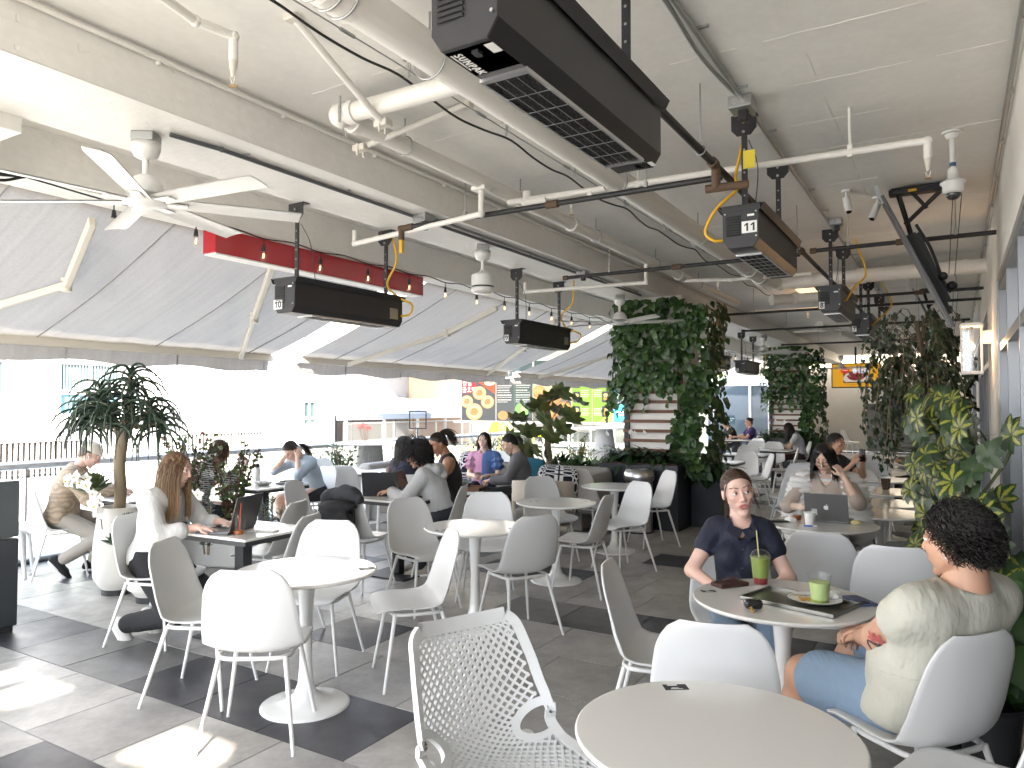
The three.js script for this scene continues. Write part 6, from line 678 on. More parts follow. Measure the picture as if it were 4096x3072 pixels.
function redFlower(x, y, z, w, label) { const t = thing('red_flowers', label, 'flower', [x, y, z], 0, 'clusters of red flowers'); const L = [], g = leafGeo(0.05, [0.06, 0.1, 0.1, 0.02], 0.3, 0.2), m = [leafMat(0.5, 0.06, 0.05, 0.6, 0.2), leafMat(0.6, 0.12, 0.08, 0.6, 0.2)]; for (let k = 0; k < 9; k++) { const tip = V(rr(-w, w), rr(0.2, 0.3), rr(-w, w) * 0.5); part(t, 'stem', rod([tip.x * 0.3, 0, tip.z * 0.3], tip, 0.004, 0.003, 5), std(C(0.2, 0.12, 0.07), 0.8)); for (let i = 0; i < 22; i++) L.push({ m: leafM(tip.clone().add(rdir().multiplyScalar(0.03)), V(rr(-1, 1), rr(-0.4, 0.7), rr(-1, 1)), UP, rr(0.7, 1.3)), g, mat: pick(m) }); } leaves(t, L, 'petal', 100); }
redFlower(-9.6, 1.15, -8.6, 0.3, 'red flower cluster above the bushes, left one'); redFlower(-9.4, 1.15, -9.2, 0.25, 'red flower cluster beside the striped-shirt woman\'s head'); redFlower(-8.05, 1.02, -8.85, 0.14, 'round red flower bunch over the ribbed pedestal table');
// ---------- umbrella tree and ground planting behind the lounge ----------
function compound(parent, p, dir, n, len, g, mats, out, fwd = 0.35) { const z = dir.clone().normalize(), x = Math.abs(z.y) > 0.95 ? V(1, 0, 0) : UP.clone().cross(z).normalize(), y = z.clone().cross(x); for (let i = 0; i < n; i++) { const a = i / n * 6.283 + 0.3; const d = x.clone().multiplyScalar(Math.cos(a)).addScaledVector(y, Math.sin(a)).addScaledVector(z, fwd); out.push({ m: leafM(p, d, z, len * rr(0.85, 1.15)), g, mat: pick(mats) }); } }
{
  const t = thing('umbrella_tree', 'umbrella tree with drooping leaf clusters behind the lounge', 'tree', [-5.25, 0.45, -9.75]); part(t, 'trunk', tube([[0, 0, 0], [0.02, 0.35, 0], [0.0, 0.6, 0.02], [0.02, 0.85, 0], [-0.02, 1.1, 0]], 0.05, 20, 10), M.bark); part(t, 'trunk', tube([[-0.1, 0, 0], [-0.22, 0.3, 0.02], [-0.35, 0.65, 0]], 0.022, 14, 8), M.bark);
  const L = [], g = leafGeo(1, LEAF.obov, 0.5, 0.15), mm = [leafMat(0.05, 0.075, 0.02), leafMat(0.075, 0.1, 0.03), leafMat(0.035, 0.055, 0.016), leafMat(0.1, 0.12, 0.04)];
  for (const [x, y, z] of [[0.28, 1.38, 0.1], [0.1, 1.32, 0.1], [-0.05, 1.18, 0.15], [0.45, 1.02, 0.1], [0.35, 0.85, 0.2], [-0.3, 1.15, 0.1], [-0.45, 1.0, 0.1], [-0.42, 0.85, 0.15], [0.05, 0.98, 0.22], [-0.2, 0.8, 0.2], [0.15, 0.72, 0.2], [-0.45, 0.62, 0.15], [-0.55, 0.45, 0.1], [-0.3, 0.5, 0.2], [-0.12, 0.55, 0.25], [0.5, 1.25, -0.05], [-0.6, 0.7, 0.0], [0.1, 1.1, -0.2]]) { part(t, 'leaf_stalk', tube([[0, Math.max(0.2, y - 0.35), 0], [x * 0.6, y - 0.04, z * 0.6], [x, y, z]], 0.007, 10, 5), M.bark); compound(t, V(x, y, z), V(rr(-0.5, 0.5), -0.75, rr(0.3, 0.9)), 9, 0.2, g, mm, L, 0.5); } leaves(t, L, 'leaf', 200);
}
{ const b = thing('raised_planter', 'pale raised planter bed behind the lounge sofa', 'planter', [-4.9, 0, -9.85], 0.12); part(b, 'wall', rbx(2.6, 0.5, 0.6, 0.02, 0, 0.25, 0), std(C(0.5, 0.48, 0.45), 0.9)); part(b, 'soil', bx(2.5, 0.02, 0.5, 0, 0.505, 0), M.soil); }
shrub(-4.55, 0.46, -9.65, 0.75, 0.42, 0.3, 420, 'low dark leafy planting behind the lounge sofa', [vineMats[0], vineMats[2], vineMats[1]], { leaf: 0.16, prof: LEAF.lance, stems: 22, fuzz: 0.12, max: 260, low: 0.4 });
shrub(-5.0, 0.45, -10.2, 0.35, 0.75, 0.25, 700, 'yellow-green small-leaved shrub beside the umbrella tree trunk', [leafMat(0.28, 0.30, 0.06), leafMat(0.18, 0.22, 0.05)], { stems: 14, leaf: 0.03 });
shrub(-7.5, 0.05, -12.0, 0.6, 1.05, 0.5, 360, 'grey-green spiky aloe shrub behind the woman in pink and blue', [leafMat(0.08, 0.12, 0.07), leafMat(0.11, 0.15, 0.09)], { stems: 16, leaf: 0.26, prof: [0.06, 0.055, 0.04, 0.02, 0.0], fuzz: 0.03 }); shrub(-9.6, -0.2, -13.0, 0.9, 0.9, 0.7, 700, 'yellowish shrub in the sun outside the glass balustrade', [leafMat(0.4, 0.33, 0.1), leafMat(0.3, 0.3, 0.1)], { stems: 20, leaf: 0.05 }); shrub(-10.6, -0.4, -16.0, 0.9, 1.3, 0.7, 600, 'brownish sunlit bush under the empty sign frame', [leafMat(0.4, 0.22, 0.08), leafMat(0.3, 0.25, 0.1)], { stems: 20, leaf: 0.06 }); shrub(-6.6, 0.0, -15.2, 0.9, 0.75, 0.4, 500, 'green shrubs along the balustrade left of the rope sofa', [leafMat(0.07, 0.13, 0.04), leafMat(0.1, 0.16, 0.05)], { stems: 20, leaf: 0.09, prof: LEAF.lance });
redFlower(-6.6, 0.98, -16.2, 0.2, 'orange-red flowers behind the white pillows');
// ---------- right side: variegated umbrella shrub, ficus, palm, potted plant ----------
const varT = tex(64, (u, v) => { const m = Math.abs(u - 0.5) * 2 + (fbm(u * 6, v * 5, 64, 12, 3) - 0.5) * 0.9 + Math.max(0, v - 0.75) * 1.2 - 0.1; return m < 0.32 ? [0.62, 0.60, 0.24] : [0.16, 0.27, 0.12]; }, true), varMs = [phys(C(0.75, 0.8, 0.75), 0.4, { map: varT, transmission: 0.12, thickness: 0, side: THREE.DoubleSide }), leafMat(0.025, 0.055, 0.02), leafMat(0.035, 0.07, 0.022)];
{
  const t = thing('variegated_shrub', 'large variegated yellow and green umbrella shrub along the shop wall', 'shrub', [0.02, 0, -6.0]); const L = [], g = leafGeo(1, LEAF.obov, 0.35, 0.12);
  const pot = thing('shrub_pot', 'dark pot below the variegated shrub', 'pot', [0.05, 0, -6.1]); part(pot, 'body', lathe([[0.13, 0], [0.19, 0.36], [0.17, 0.36], [0.16, 0.32], [0.001, 0.32]], 28), M.planter);
  for (let i = 0; i < 185; i++) { const z = rr(-1.5, 1.75), zz = z / 1.6, y = rr(0.42, 1.74 - 0.2 * zz * zz), x = -0.32 + 0.3 * Math.pow(Math.abs(rnd()), 0.8) + (z > 0 ? 0.24 : 0.1) * zz * zz; const p = V(x, y, z); if (i % 2 === 0) part(t, 'leaf_stalk', tube([[0.05, Math.max(0.3, y - 0.5), z * 0.3], [x * 0.5 + 0.1, y - 0.15, z * 0.75], p], 0.006, 8, 4), std(C(0.10, 0.12, 0.05), 0.7)); compound(t, p, V(-0.75, rr(0.0, 0.6), rr(0.2, 0.9)), 8, rr(0.08, 0.115), g, rnd() < 0.72 ? [varMs[0], varMs[0], varMs[1]] : [varMs[1], varMs[2]], L); } leaves(t, L, 'leaf', 300);
}
{
  const t = thing('ficus_tree', 'weeping ficus tree with hanging branches along the shop wall', 'tree', [-0.35, 0, -9.9]); part(t, 'trunk', tube([[0.1, 0, 0], [0.08, 0.8, 0.02], [0.0, 1.4, 0.0], [0.02, 2.1, 0], [-0.05, 2.6, 0]], 0.026, 24, 8), M.bark); part(t, 'stake', rod([0.12, 0, 0.05], [0.05, 2.0, 0.05], 0.014), std(C(0.08, 0.16, 0.14), 0.6));
  const L = [], gs = [leafGeo(0.085, LEAF.ficus, 0.4, 0.2), leafGeo(0.07, LEAF.ficus, 0.6, 0.25)], mm = [leafMat(0.022, 0.045, 0.018), leafMat(0.03, 0.06, 0.022), leafMat(0.016, 0.034, 0.014), leafMat(0.055, 0.085, 0.04)];
  for (let k = 0; k < 100; k++) { const a = rr(0, 6.283), R = rr(0.25, 0.85), y0 = rr(1.5, 2.55), e = V(Math.cos(a) * R * (Math.cos(a) < 0 ? 0.72 : 0.6), 0, Math.sin(a) * R * 1.2); const drop = rr(0.25, 0.95) * (Math.cos(a) < 0 ? 1.1 : 0.8); const cv = new THREE.CatmullRomCurve3([V(0, y0 - 0.1, 0), V(e.x * 0.55, y0 + 0.22, e.z * 0.55), V(e.x * 0.95, y0 + 0.05, e.z * 0.95), V(e.x * 1.12, y0 - drop * 0.6, e.z * 1.1), V(e.x * 1.15 + rr(-0.06, 0.06), y0 - drop, e.z * 1.12)]); part(t, 'branch', new THREE.TubeGeometry(cv, 14, 0.0055, 5), M.bark); for (let i = 0; i < 32; i++) { const s = rr(0.3, 1), q = cv.getPoint(s), d = cv.getTangent(s); L.push({ m: leafM(q.add(rdir().multiplyScalar(0.035)), d.multiplyScalar(0.4).add(rdir().multiplyScalar(0.7)).add(V(0, -0.7, 0)), rdir().add(V(-0.5, 0.5, 0.8)), rr(0.75, 1.25)), g: pick(gs), mat: pick(mm) }); } } leaves(t, L);
  for (const [sx, sz, r] of [[0.0, 0, 0.15]]) { const p = thing('ficus_pot', 'dark pot of the weeping ficus', 'pot', [-0.25, 0, -9.9]); part(p, 'body', lathe([[0.15, 0], [0.2, 0.4], [0.18, 0.4], [0.17, 0.36], [0.001, 0.36]], 28), M.planter); }
}
{ const t = thing('palm', 'small dark palm between the ficus and the variegated shrub', 'plant', [0.0, 0.4, -8.1]); const L = [], g = leafGeo(0.34, [0.02, 0.035, 0.03, 0.02, 0.0], 0.4, 0.3); part(t, 'stem', rod([0, -0.4, 0], [0, 0.75, 0], 0.02), M.bark); for (let k = 0; k < 9; k++) { const a = rr(2.2, 5.2), e = rr(0.2, 1.2); const dir = V(Math.cos(a), e, Math.sin(a) * -1); const c = V(0, 0.7, 0).addScaledVector(dir.normalize(), 0.32); part(t, 'frond_stalk', rod([0, 0.7, 0], c, 0.006, 0.005, 5), M.bark); for (let i = 0; i < 14; i++) { const b = (i / 13 - 0.5) * 3.4; const sx = V(dir.z, 0, -dir.x).normalize(); L.push({ m: leafM(c, dir.clone().multiplyScalar(Math.cos(b)).addScaledVector(sx, Math.sin(b)), UP, rr(0.8, 1.1)), g, mat: vineMats[2] }); } } leaves(t, L, 'leaf', 130); }
{
  const p = thing('plant_pot', 'black plastic pot in a saucer behind the person in the pale tee', 'pot', [0.1, 0, -3.92]); part(p, 'body', lathe([[0.1, 0.02], [0.135, 0.3], [0.14, 0.3], [0.14, 0.285], [0.125, 0.27], [0.001, 0.27]], 32), M.black); part(p, 'saucer', lathe([[0.001, 0.004], [0.15, 0.004], [0.172, 0.045], [0.166, 0.046], [0.146, 0.014], [0.001, 0.014]], 36), M.black);
  const t = thing('broadleaf_plant', 'dark broad-leaved potted plant behind the person in the pale tee', 'plant', [0.12, 0.28, -3.92]); const L = [], g = leafGeo(0.17, LEAF.heart, 0.5, 0.15, 0.02), mm = [vineMats[0], vineMats[2], vineMats[1]]; for (let i = 0; i < 46; i++) { const a = rr(0, 6.283), h = rr(0.02, 0.55), r = rr(0.04, 0.22), q = V(Math.cos(a) * r * (Math.cos(a) > 0 ? 0.4 : 1), h, Math.sin(a) * r + (h > 0.5 ? -0.1 : 0)); part(t, 'leaf_stalk', tube([[0, 0, 0], [q.x * 0.4, q.y * 0.7, q.z * 0.4], q], 0.004, 8, 4), std(C(0.06, 0.09, 0.03), 0.7)); L.push({ m: leafM(q, V(Math.cos(a) - 0.3, rr(-0.5, 0.3), Math.sin(a) + 0.4), V(-0.3, 1, 0.4), rr(0.7, 1.15)), g, mat: pick(mm) }); } leaves(t, L);
}
console.log('plants');
// ---------- figures: signed-distance bodies meshed with surface nets ----------
// primitives: capsule {a,b,ra,rb,k} or ellipsoid {c,r,R?,k}; sub:true carves
function sdfMesh(prims, cell, o = {}) {
  const lo = V(1e9, 1e9, 1e9), hi = V(-1e9, -1e9, -1e9);
  for (const p of prims) { if (p.sub) continue; if (p.a) { const r = Math.max(p.ra, p.rb) + 0.02; for (const q of [p.a, p.b]) { lo.min(V(q.x - r, q.y - r, q.z - r)); hi.max(V(q.x + r, q.y + r, q.z + r)); } } else { const r = Math.max(...p.r) + 0.02; lo.min(V(p.c.x - r, p.c.y - r, p.c.z - r)); hi.max(V(p.c.x + r, p.c.y + r, p.c.z + r)); } }
  const nx = Math.ceil((hi.x - lo.x) / cell) + 2, ny = Math.ceil((hi.y - lo.y) / cell) + 2, nz = Math.ceil((hi.z - lo.z) / cell) + 2, F = new Float32Array(nx * ny * nz).fill(0.2);
  for (const p of prims) {
    const m = (p.k || 0.02) + cell * 2 + 0.02; let a, b; if (p.a) { const r = Math.max(p.ra, p.rb) + m; a = V(Math.min(p.a.x, p.b.x) - r, Math.min(p.a.y, p.b.y) - r, Math.min(p.a.z, p.b.z) - r); b = V(Math.max(p.a.x, p.b.x) + r, Math.max(p.a.y, p.b.y) + r, Math.max(p.a.z, p.b.z) + r); } else { const r = Math.max(...p.r) + m; a = V(p.c.x - r, p.c.y - r, p.c.z - r); b = V(p.c.x + r, p.c.y + r, p.c.z + r); }
    const i0 = Math.max(0, Math.floor((a.x - lo.x) / cell)), i1 = Math.min(nx - 1, Math.ceil((b.x - lo.x) / cell)), j0 = Math.max(0, Math.floor((a.y - lo.y) / cell)), j1 = Math.min(ny - 1, Math.ceil((b.y - lo.y) / cell)), k0 = Math.max(0, Math.floor((a.z - lo.z) / cell)), k1 = Math.min(nz - 1, Math.ceil((b.z - lo.z) / cell));
    let f; if (p.a) { const ax = p.a.x, ay = p.a.y, az = p.a.z, dx = p.b.x - ax, dy = p.b.y - ay, dz = p.b.z - az, L = dx * dx + dy * dy + dz * dz || 1e-9; f = (x, y, z) => { const px = x - ax, py = y - ay, pz = z - az; let t = (px * dx + py * dy + pz * dz) / L; t = t < 0 ? 0 : t > 1 ? 1 : t; const qx = px - dx * t, qy = py - dy * t, qz = pz - dz * t; return Math.sqrt(qx * qx + qy * qy + qz * qz) - (p.ra + (p.rb - p.ra) * t); }; }
    else { const [rx, ry, rz] = p.r, R = p.R ? p.R.elements : null; f = (x, y, z) => { let qx = x - p.c.x, qy = y - p.c.y, qz = z - p.c.z; if (R) { const tx = R[0] * qx + R[1] * qy + R[2] * qz, ty = R[4] * qx + R[5] * qy + R[6] * qz, tz = R[8] * qx + R[9] * qy + R[10] * qz; qx = tx; qy = ty; qz = tz; } const a0 = qx / rx, b0 = qy / ry, c0 = qz / rz, l0 = Math.sqrt(a0 * a0 + b0 * b0 + c0 * c0), l1 = Math.sqrt((a0 / rx) ** 2 + (b0 / ry) ** 2 + (c0 / rz) ** 2); return l1 < 1e-6 ? -Math.min(rx, ry, rz) : l0 * (l0 - 1) / l1; }; }
    const kk = p.k || 0.02;
    for (let k = k0; k <= k1; k++) for (let j = j0; j <= j1; j++) for (let i = i0; i <= i1; i++) { const id = (k * ny + j) * nx + i; let d = f(lo.x + i * cell, lo.y + j * cell, lo.z + k * cell); const c = F[id]; if (p.sub) { d = -d; const h = clamp(0.5 - 0.5 * (c - d) / kk); F[id] = lerp(c, d, h) + kk * h * (1 - h); } else { const h = clamp(0.5 + 0.5 * (c - d) / kk); F[id] = lerp(c, d, h) - kk * h * (1 - h); } }
  }
  if (o.mod) for (let k = 0; k < nz; k++) for (let j = 0; j < ny; j++) for (let i = 0; i < nx; i++) { const id = (k * ny + j) * nx + i; if (F[id] < 0.1) F[id] = o.mod(F[id], lo.x + i * cell, lo.y + j * cell, lo.z + k * cell); }
  const vid = new Int32Array(nx * ny * nz).fill(-1), pos = [], idx = []; const sx = 1, sy = nx, sz = nx * ny;
  for (let k = 0; k < nz - 1; k++) for (let j = 0; j < ny - 1; j++) for (let i = 0; i < nx - 1; i++) {
    const b = (k * ny + j) * nx + i; let mask = 0; const c8 = [b, b + sx, b + sy, b + sx + sy, b + sz, b + sx + sz, b + sy + sz, b + sx + sy + sz]; for (let q = 0; q < 8; q++) if (F[c8[q]] < 0) mask |= 1 << q; if (mask === 0 || mask === 255) continue;
    let x = 0, y = 0, z = 0, n = 0; for (let e = 0; e < 12; e++) { const A = [0, 2, 4, 6, 0, 1, 4, 5, 0, 1, 2, 3][e], B = [1, 3, 5, 7, 2, 3, 6, 7, 4, 5, 6, 7][e]; const fa = F[c8[A]], fb = F[c8[B]]; if ((fa < 0) === (fb < 0)) continue; const t = fa / (fa - fb); x += lerp(A & 1, B & 1, t); y += lerp((A >> 1) & 1, (B >> 1) & 1, t); z += lerp(A >> 2, B >> 2, t); n++; }
    vid[b] = pos.length / 3; pos.push(lo.x + (i + x / n) * cell, lo.y + (j + y / n) * cell, lo.z + (k + z / n) * cell);
  }
  for (let k = 1; k < nz - 1; k++) for (let j = 1; j < ny - 1; j++) for (let i = 1; i < nx - 1; i++) { const b = (k * ny + j) * nx + i, s = F[b] < 0; const q = (a, b2, c, d, fl) => { if (a < 0 || b2 < 0 || c < 0 || d < 0) return; fl ? idx.push(a, b2, c, a, c, d) : idx.push(a, c, b2, a, d, c); }; if (s !== F[b + sx] < 0) q(vid[b - sy - sz], vid[b - sz], vid[b], vid[b - sy], s); if (s !== F[b + sy] < 0) q(vid[b - sx - sz], vid[b - sx], vid[b], vid[b - sz], s); if (s !== F[b + sz] < 0) q(vid[b - sx - sy], vid[b - sy], vid[b], vid[b - sx], s); }
  const g = new THREE.BufferGeometry(); g.setAttribute('position', new THREE.Float32BufferAttribute(pos, 3)); g.setIndex(idx); g.computeVertexNormals(); return g;
}
function colorize(g, fn) { const p = g.attributes.position, c = new Float32Array(p.count * 3); for (let i = 0; i < p.count; i++) { const r = fn(p.getX(i), p.getY(i), p.getZ(i)); c[3 * i] = r[0]; c[3 * i + 1] = r[1]; c[3 * i + 2] = r[2]; } g.setAttribute('color', new THREE.BufferAttribute(c, 3)); return g; }
const cap = (a, b, ra, rb, k = 0.025) => ({ a, b, ra, rb, k });
function ik(a, t, l1, l2, hint) { const d = t.clone().sub(a); let L = d.length(); const m = (l1 + l2) * 0.995; if (L > m) { t = a.clone().addScaledVector(d, m / L); L = m; } d.normalize(); const x = (l1 * l1 - l2 * l2 + L * L) / (2 * L), h = Math.sqrt(Math.max(0, l1 * l1 - x * x)); const p = hint.clone().addScaledVector(d, -hint.dot(d)).normalize(); return [a.clone().addScaledVector(d, x).addScaledVector(p, h), t]; }
const tWr = tex(256, (u, v) => { const a = fbm(u * 5, v * 3, 60, 71, 4), b = fbm(u * 9 + 2, v * 4, 60, 75, 3); return 0.5 + 0.9 * (Math.abs(a - 0.5) - 0.1) + 0.6 * (Math.abs(b - 0.5) - 0.1); }, false, 3, 3);
const fabricT = tex(128, (u, v, i, j) => 0.84 + 0.08 * ((i + j) & 1) + 0.08 * hash(i, j, 9), true, 14, 14);
const hairMat = new THREE.MeshPhysicalMaterial({ vertexColors: true, roughness: 0.45, sheen: 0.3, color: 0xffffff });
function person(o) {
  const t = thing('person', o.label, 'person', [o.x, 0, o.z], face(o.fx, o.fz)); const S = o.s || 1, res = o.res || 1, bw = o.w || 1;
  const seat = o.seat ?? 0.46, P = V(o.px || 0, seat + 0.095, o.pz ?? -0.04), lean = o.lean || 0, side = o.side || 0, twist = o.twist || 0;
  const RT = new THREE.Matrix4().makeRotationFromEuler(new THREE.Euler(lean, twist, side, 'YXZ')), tp = (x, y, z) => V(x, y, z).applyMatrix4(RT).add(P);
  const curl = o.curl || 0, RC = new THREE.Matrix4().makeRotationFromEuler(new THREE.Euler(lean + curl, twist, side, 'YXZ'));
  const mid = tp(0, 0.22, -0.01), up = (x, y, z) => V(x, y, z).applyMatrix4(RC).add(mid); // upper torso
  const N = up(0, 0.25, -0.01), shW = 0.168 * bw + (o.fat || 0) * 0.035, sh = [up(shW, 0.192, 0), up(-shW, 0.192, 0)];
  // head frame
  const hd = o.head || [0, 0, 0]; const RH = new THREE.Matrix4().makeRotationFromEuler(new THREE.Euler(hd[0], hd[1], hd[2], 'YXZ')); const H0 = N.clone().add(V(0, 0.05, 0.01).applyMatrix4(RC)); const HC = H0.clone().add(V(0, 0.115, 0.022).applyMatrix4(RH)); const hp = (x, y, z) => V(x, y, z).applyMatrix4(RH).add(HC);
  const hs = (o.hs || 1) * 0.98;
  const U = 0.275, FA = 0.245, arms = [0, 1].map(i => { const s = i ? -1 : 1; const hint = o.elb && o.elb[i] ? V(...o.elb[i]) : V(s * 0.5, -0.6, -0.5); const w = V(...o.hands[i]); return ik(sh[i], w, U, FA, hint); });
  const hip = [V(P.x + 0.085 * bw, P.y - 0.01, P.z), V(P.x - 0.085 * bw, P.y - 0.01, P.z)], feet = o.feet || [[0.11, 0.08, 0.42], [-0.11, 0.08, 0.42]]; const legs = [0, 1].map(i => ik(hip[i], V(...feet[i]), 0.43, 0.42, o.knee && o.knee[i] ? V(...o.knee[i]) : V(i ? -0.1 : 0.1, 0.6, 0.8)));
  const fat = o.fat || 0, bust = o.bust || 0, tr = [
    { c: P.clone().add(V(0, 0.0, -0.01)), r: [0.158 * bw + fat * 0.05, 0.12, 0.125 + fat * 0.05], k: 0.04 },
    { c: tp(0, 0.13, 0.0), r: [0.132 * bw + fat * 0.075, 0.14, 0.105 + fat * 0.085], R: RT, k: 0.05 },
    { c: up(0, 0.07, 0.0), r: [0.15 * bw + fat * 0.05, 0.165, 0.112 + fat * 0.04], R: RC, k: 0.05 },
    cap(up(shW * 0.75, 0.188, -0.01), up(-shW * 0.75, 0.188, -0.01), 0.068 + fat * 0.02, 0.068 + fat * 0.02, 0.05), cap(up(0, 0.22, -0.012), H0, 0.062 + fat * 0.02, 0.05 + fat * 0.015, 0.035)];
  if (bust) for (const s of [1, -1]) tr.push({ c: up(s * 0.072, 0.05, 0.085), r: [0.062, 0.062, 0.055 * bust], R: RC, k: 0.03 });
  const af = (o.armF || 1), lf = (o.legF || 1), up_ = i => [cap(sh[i], arms[i][0], 0.05 * af, 0.039 * af, 0.025)], fo = i => [cap(arms[i][0], arms[i][1], 0.038 * af, 0.025 * (0.5 + af / 2), 0.02)], th = i => [cap(hip[i], legs[i][0], 0.088 * lf, 0.062 * lf, 0.035)], sn = i => [cap(legs[i][0], legs[i][0].clone().lerp(legs[i][1], 0.35), 0.058 * lf, 0.056 * lf, 0.03), cap(legs[i][0].clone().lerp(legs[i][1], 0.3), legs[i][1], 0.056 * lf, 0.036, 0.03)];
  const body = [...tr, ...up_(0), ...up_(1), ...fo(0), ...fo(1), ...th(0), ...th(1), ...sn(0), ...sn(1), cap(H0, hp(0, -0.045 * hs, -0.02), 0.05 + fat * 0.015, 0.052 + fat * 0.01, 0.02)];
  const skin = o.skin || [0.55, 0.33, 0.23], skV = (x, y, z) => { const n = 1 + 0.07 * n3(x * 14, y * 14, z * 14, 3); return [skin[0] * n, skin[1] * n * (1 - 0.02 * n), skin[2] * n]; };
  const geos = [colorize(sdfMesh(body, 0.013 * res), skV)];
  // head ------------------------------------------------
  const h = hs, hq = (x, y, z) => hp(x * h, y * h, z * h), he = (x, y, z, r, k = 0.015, sub) => ({ c: hq(x, y, z), r: r.map(q => q * h), R: RH, k, sub }), hc = (a, b, ra, rb, k = 0.012) => cap(hq(...a), hq(...b), ra * h, rb * h, k), fa2 = o.faceFat || 0;
  const mo = o.mouth || 0;
  const head = [he(0, 0.028, -0.014, [0.076, 0.088, 0.094]), he(0, -0.03, 0.026, [0.061 + fa2 * 0.012, 0.08, 0.064]), hc([0.046 + fa2 * 0.012, -0.045, 0.0], [0.014, -0.102 - mo * 0.005, 0.058], 0.018 + fa2 * 0.01, 0.014), hc([-0.046 - fa2 * 0.012, -0.045, 0.0], [-0.014, -0.102 - mo * 0.005, 0.058], 0.018 + fa2 * 0.01, 0.014), he(0, -0.105 - mo * 0.006, 0.065, [0.017, 0.014, 0.015]), hc([0.03, 0.03, 0.078], [-0.03, 0.03, 0.078], 0.011, 0.011, 0.02),
    he(0.04, -0.018, 0.062, [0.022, 0.02, 0.022], 0.02), he(-0.04, -0.018, 0.062, [0.022, 0.02, 0.022], 0.02), he(0.031, 0.008, 0.102, [0.019, 0.0115, 0.016], 0.012, true), he(-0.031, 0.008, 0.102, [0.019, 0.0115, 0.016], 0.012, true), hc([0, 0.016, 0.09], [0, -0.028, 0.109], 0.0068, 0.0098, 0.009), he(0.0105, -0.033, 0.099, [0.0085, 0.007, 0.009], 0.007), he(-0.0105, -0.033, 0.099, [0.0085, 0.007, 0.009], 0.007), he(0, -0.06, 0.078, [0.027, 0.018, 0.011], 0.015),
    hc([0.019 + mo * 0.006, -0.0605 + mo * 0.003, 0.082 - mo * 0.005], [0.003, -0.058, 0.0895], 0.0022, 0.0032, 0.006), hc([-0.019 - mo * 0.006, -0.0605 + mo * 0.003, 0.082 - mo * 0.005], [-0.003, -0.058, 0.0895], 0.0022, 0.0032, 0.006), hc([0.014, -0.067 - mo * 0.008, 0.0835], [-0.014, -0.067 - mo * 0.008, 0.0835], 0.0038, 0.0038, 0.006), he(0.077, -0.008, -0.012, [0.009, 0.03, 0.019], 0.008), he(-0.077, -0.008, -0.012, [0.009, 0.03, 0.019], 0.008), hc([0, -0.05, -0.025], [0, -0.14, -0.03], 0.05 + fat * 0.012, 0.05 + fat * 0.015, 0.02)];
  if (mo) head.push({ ...he(0, -0.064 - mo * 0.003, 0.095, [0.016 + mo * 0.004, 0.0018 + mo * 0.0042, 0.012], 0.002, true) });
  const inv = new THREE.Matrix4().copy(RH).invert(), lip = o.lip || [0.42, 0.13, 0.12];
  const hv = V(0, 0, 0), headCol = (x, y, z) => { hv.set(x, y, z).sub(HC).applyMatrix4(inv).divideScalar(h); const c = skV(x, y, z); const l = (1 - sstep(0.7, 1.15, Math.hypot(hv.x / (0.0225 + mo * 0.004), (hv.y + 0.0625 + mo * 0.004) / (0.0078 + mo * 0.0065)))) * (hv.z > 0.07 ? 1 : 0), bl = 0.32 * Math.exp(-(((Math.abs(hv.x) - 0.042) / 0.02) ** 2 + ((hv.y + 0.026) / 0.018) ** 2)) * (hv.z > 0.03 ? 1 : 0) + 0.25 * Math.exp(-((hv.x / 0.012) ** 2 + ((hv.y + 0.03) / 0.012) ** 2)) * (hv.z > 0.09 ? 1 : 0); return [lerp(lerp(c[0], skin[0] * 0.98, bl), lip[0], l), lerp(lerp(c[1], skin[1] * 0.72, bl), lip[1], l), lerp(lerp(c[2], skin[2] * 0.72, bl), lip[2], l)]; };
  geos.push(colorize(sdfMesh(head, (res > 1.2 ? 0.006 : 0.0042)), headCol));
  // hands: palm, four fingers with two bends, thumb from the side of the palm
  const hc2 = res > 1.2 ? 0.0065 : 0.0042; o.hpose = o.hpose || [{}, {}];
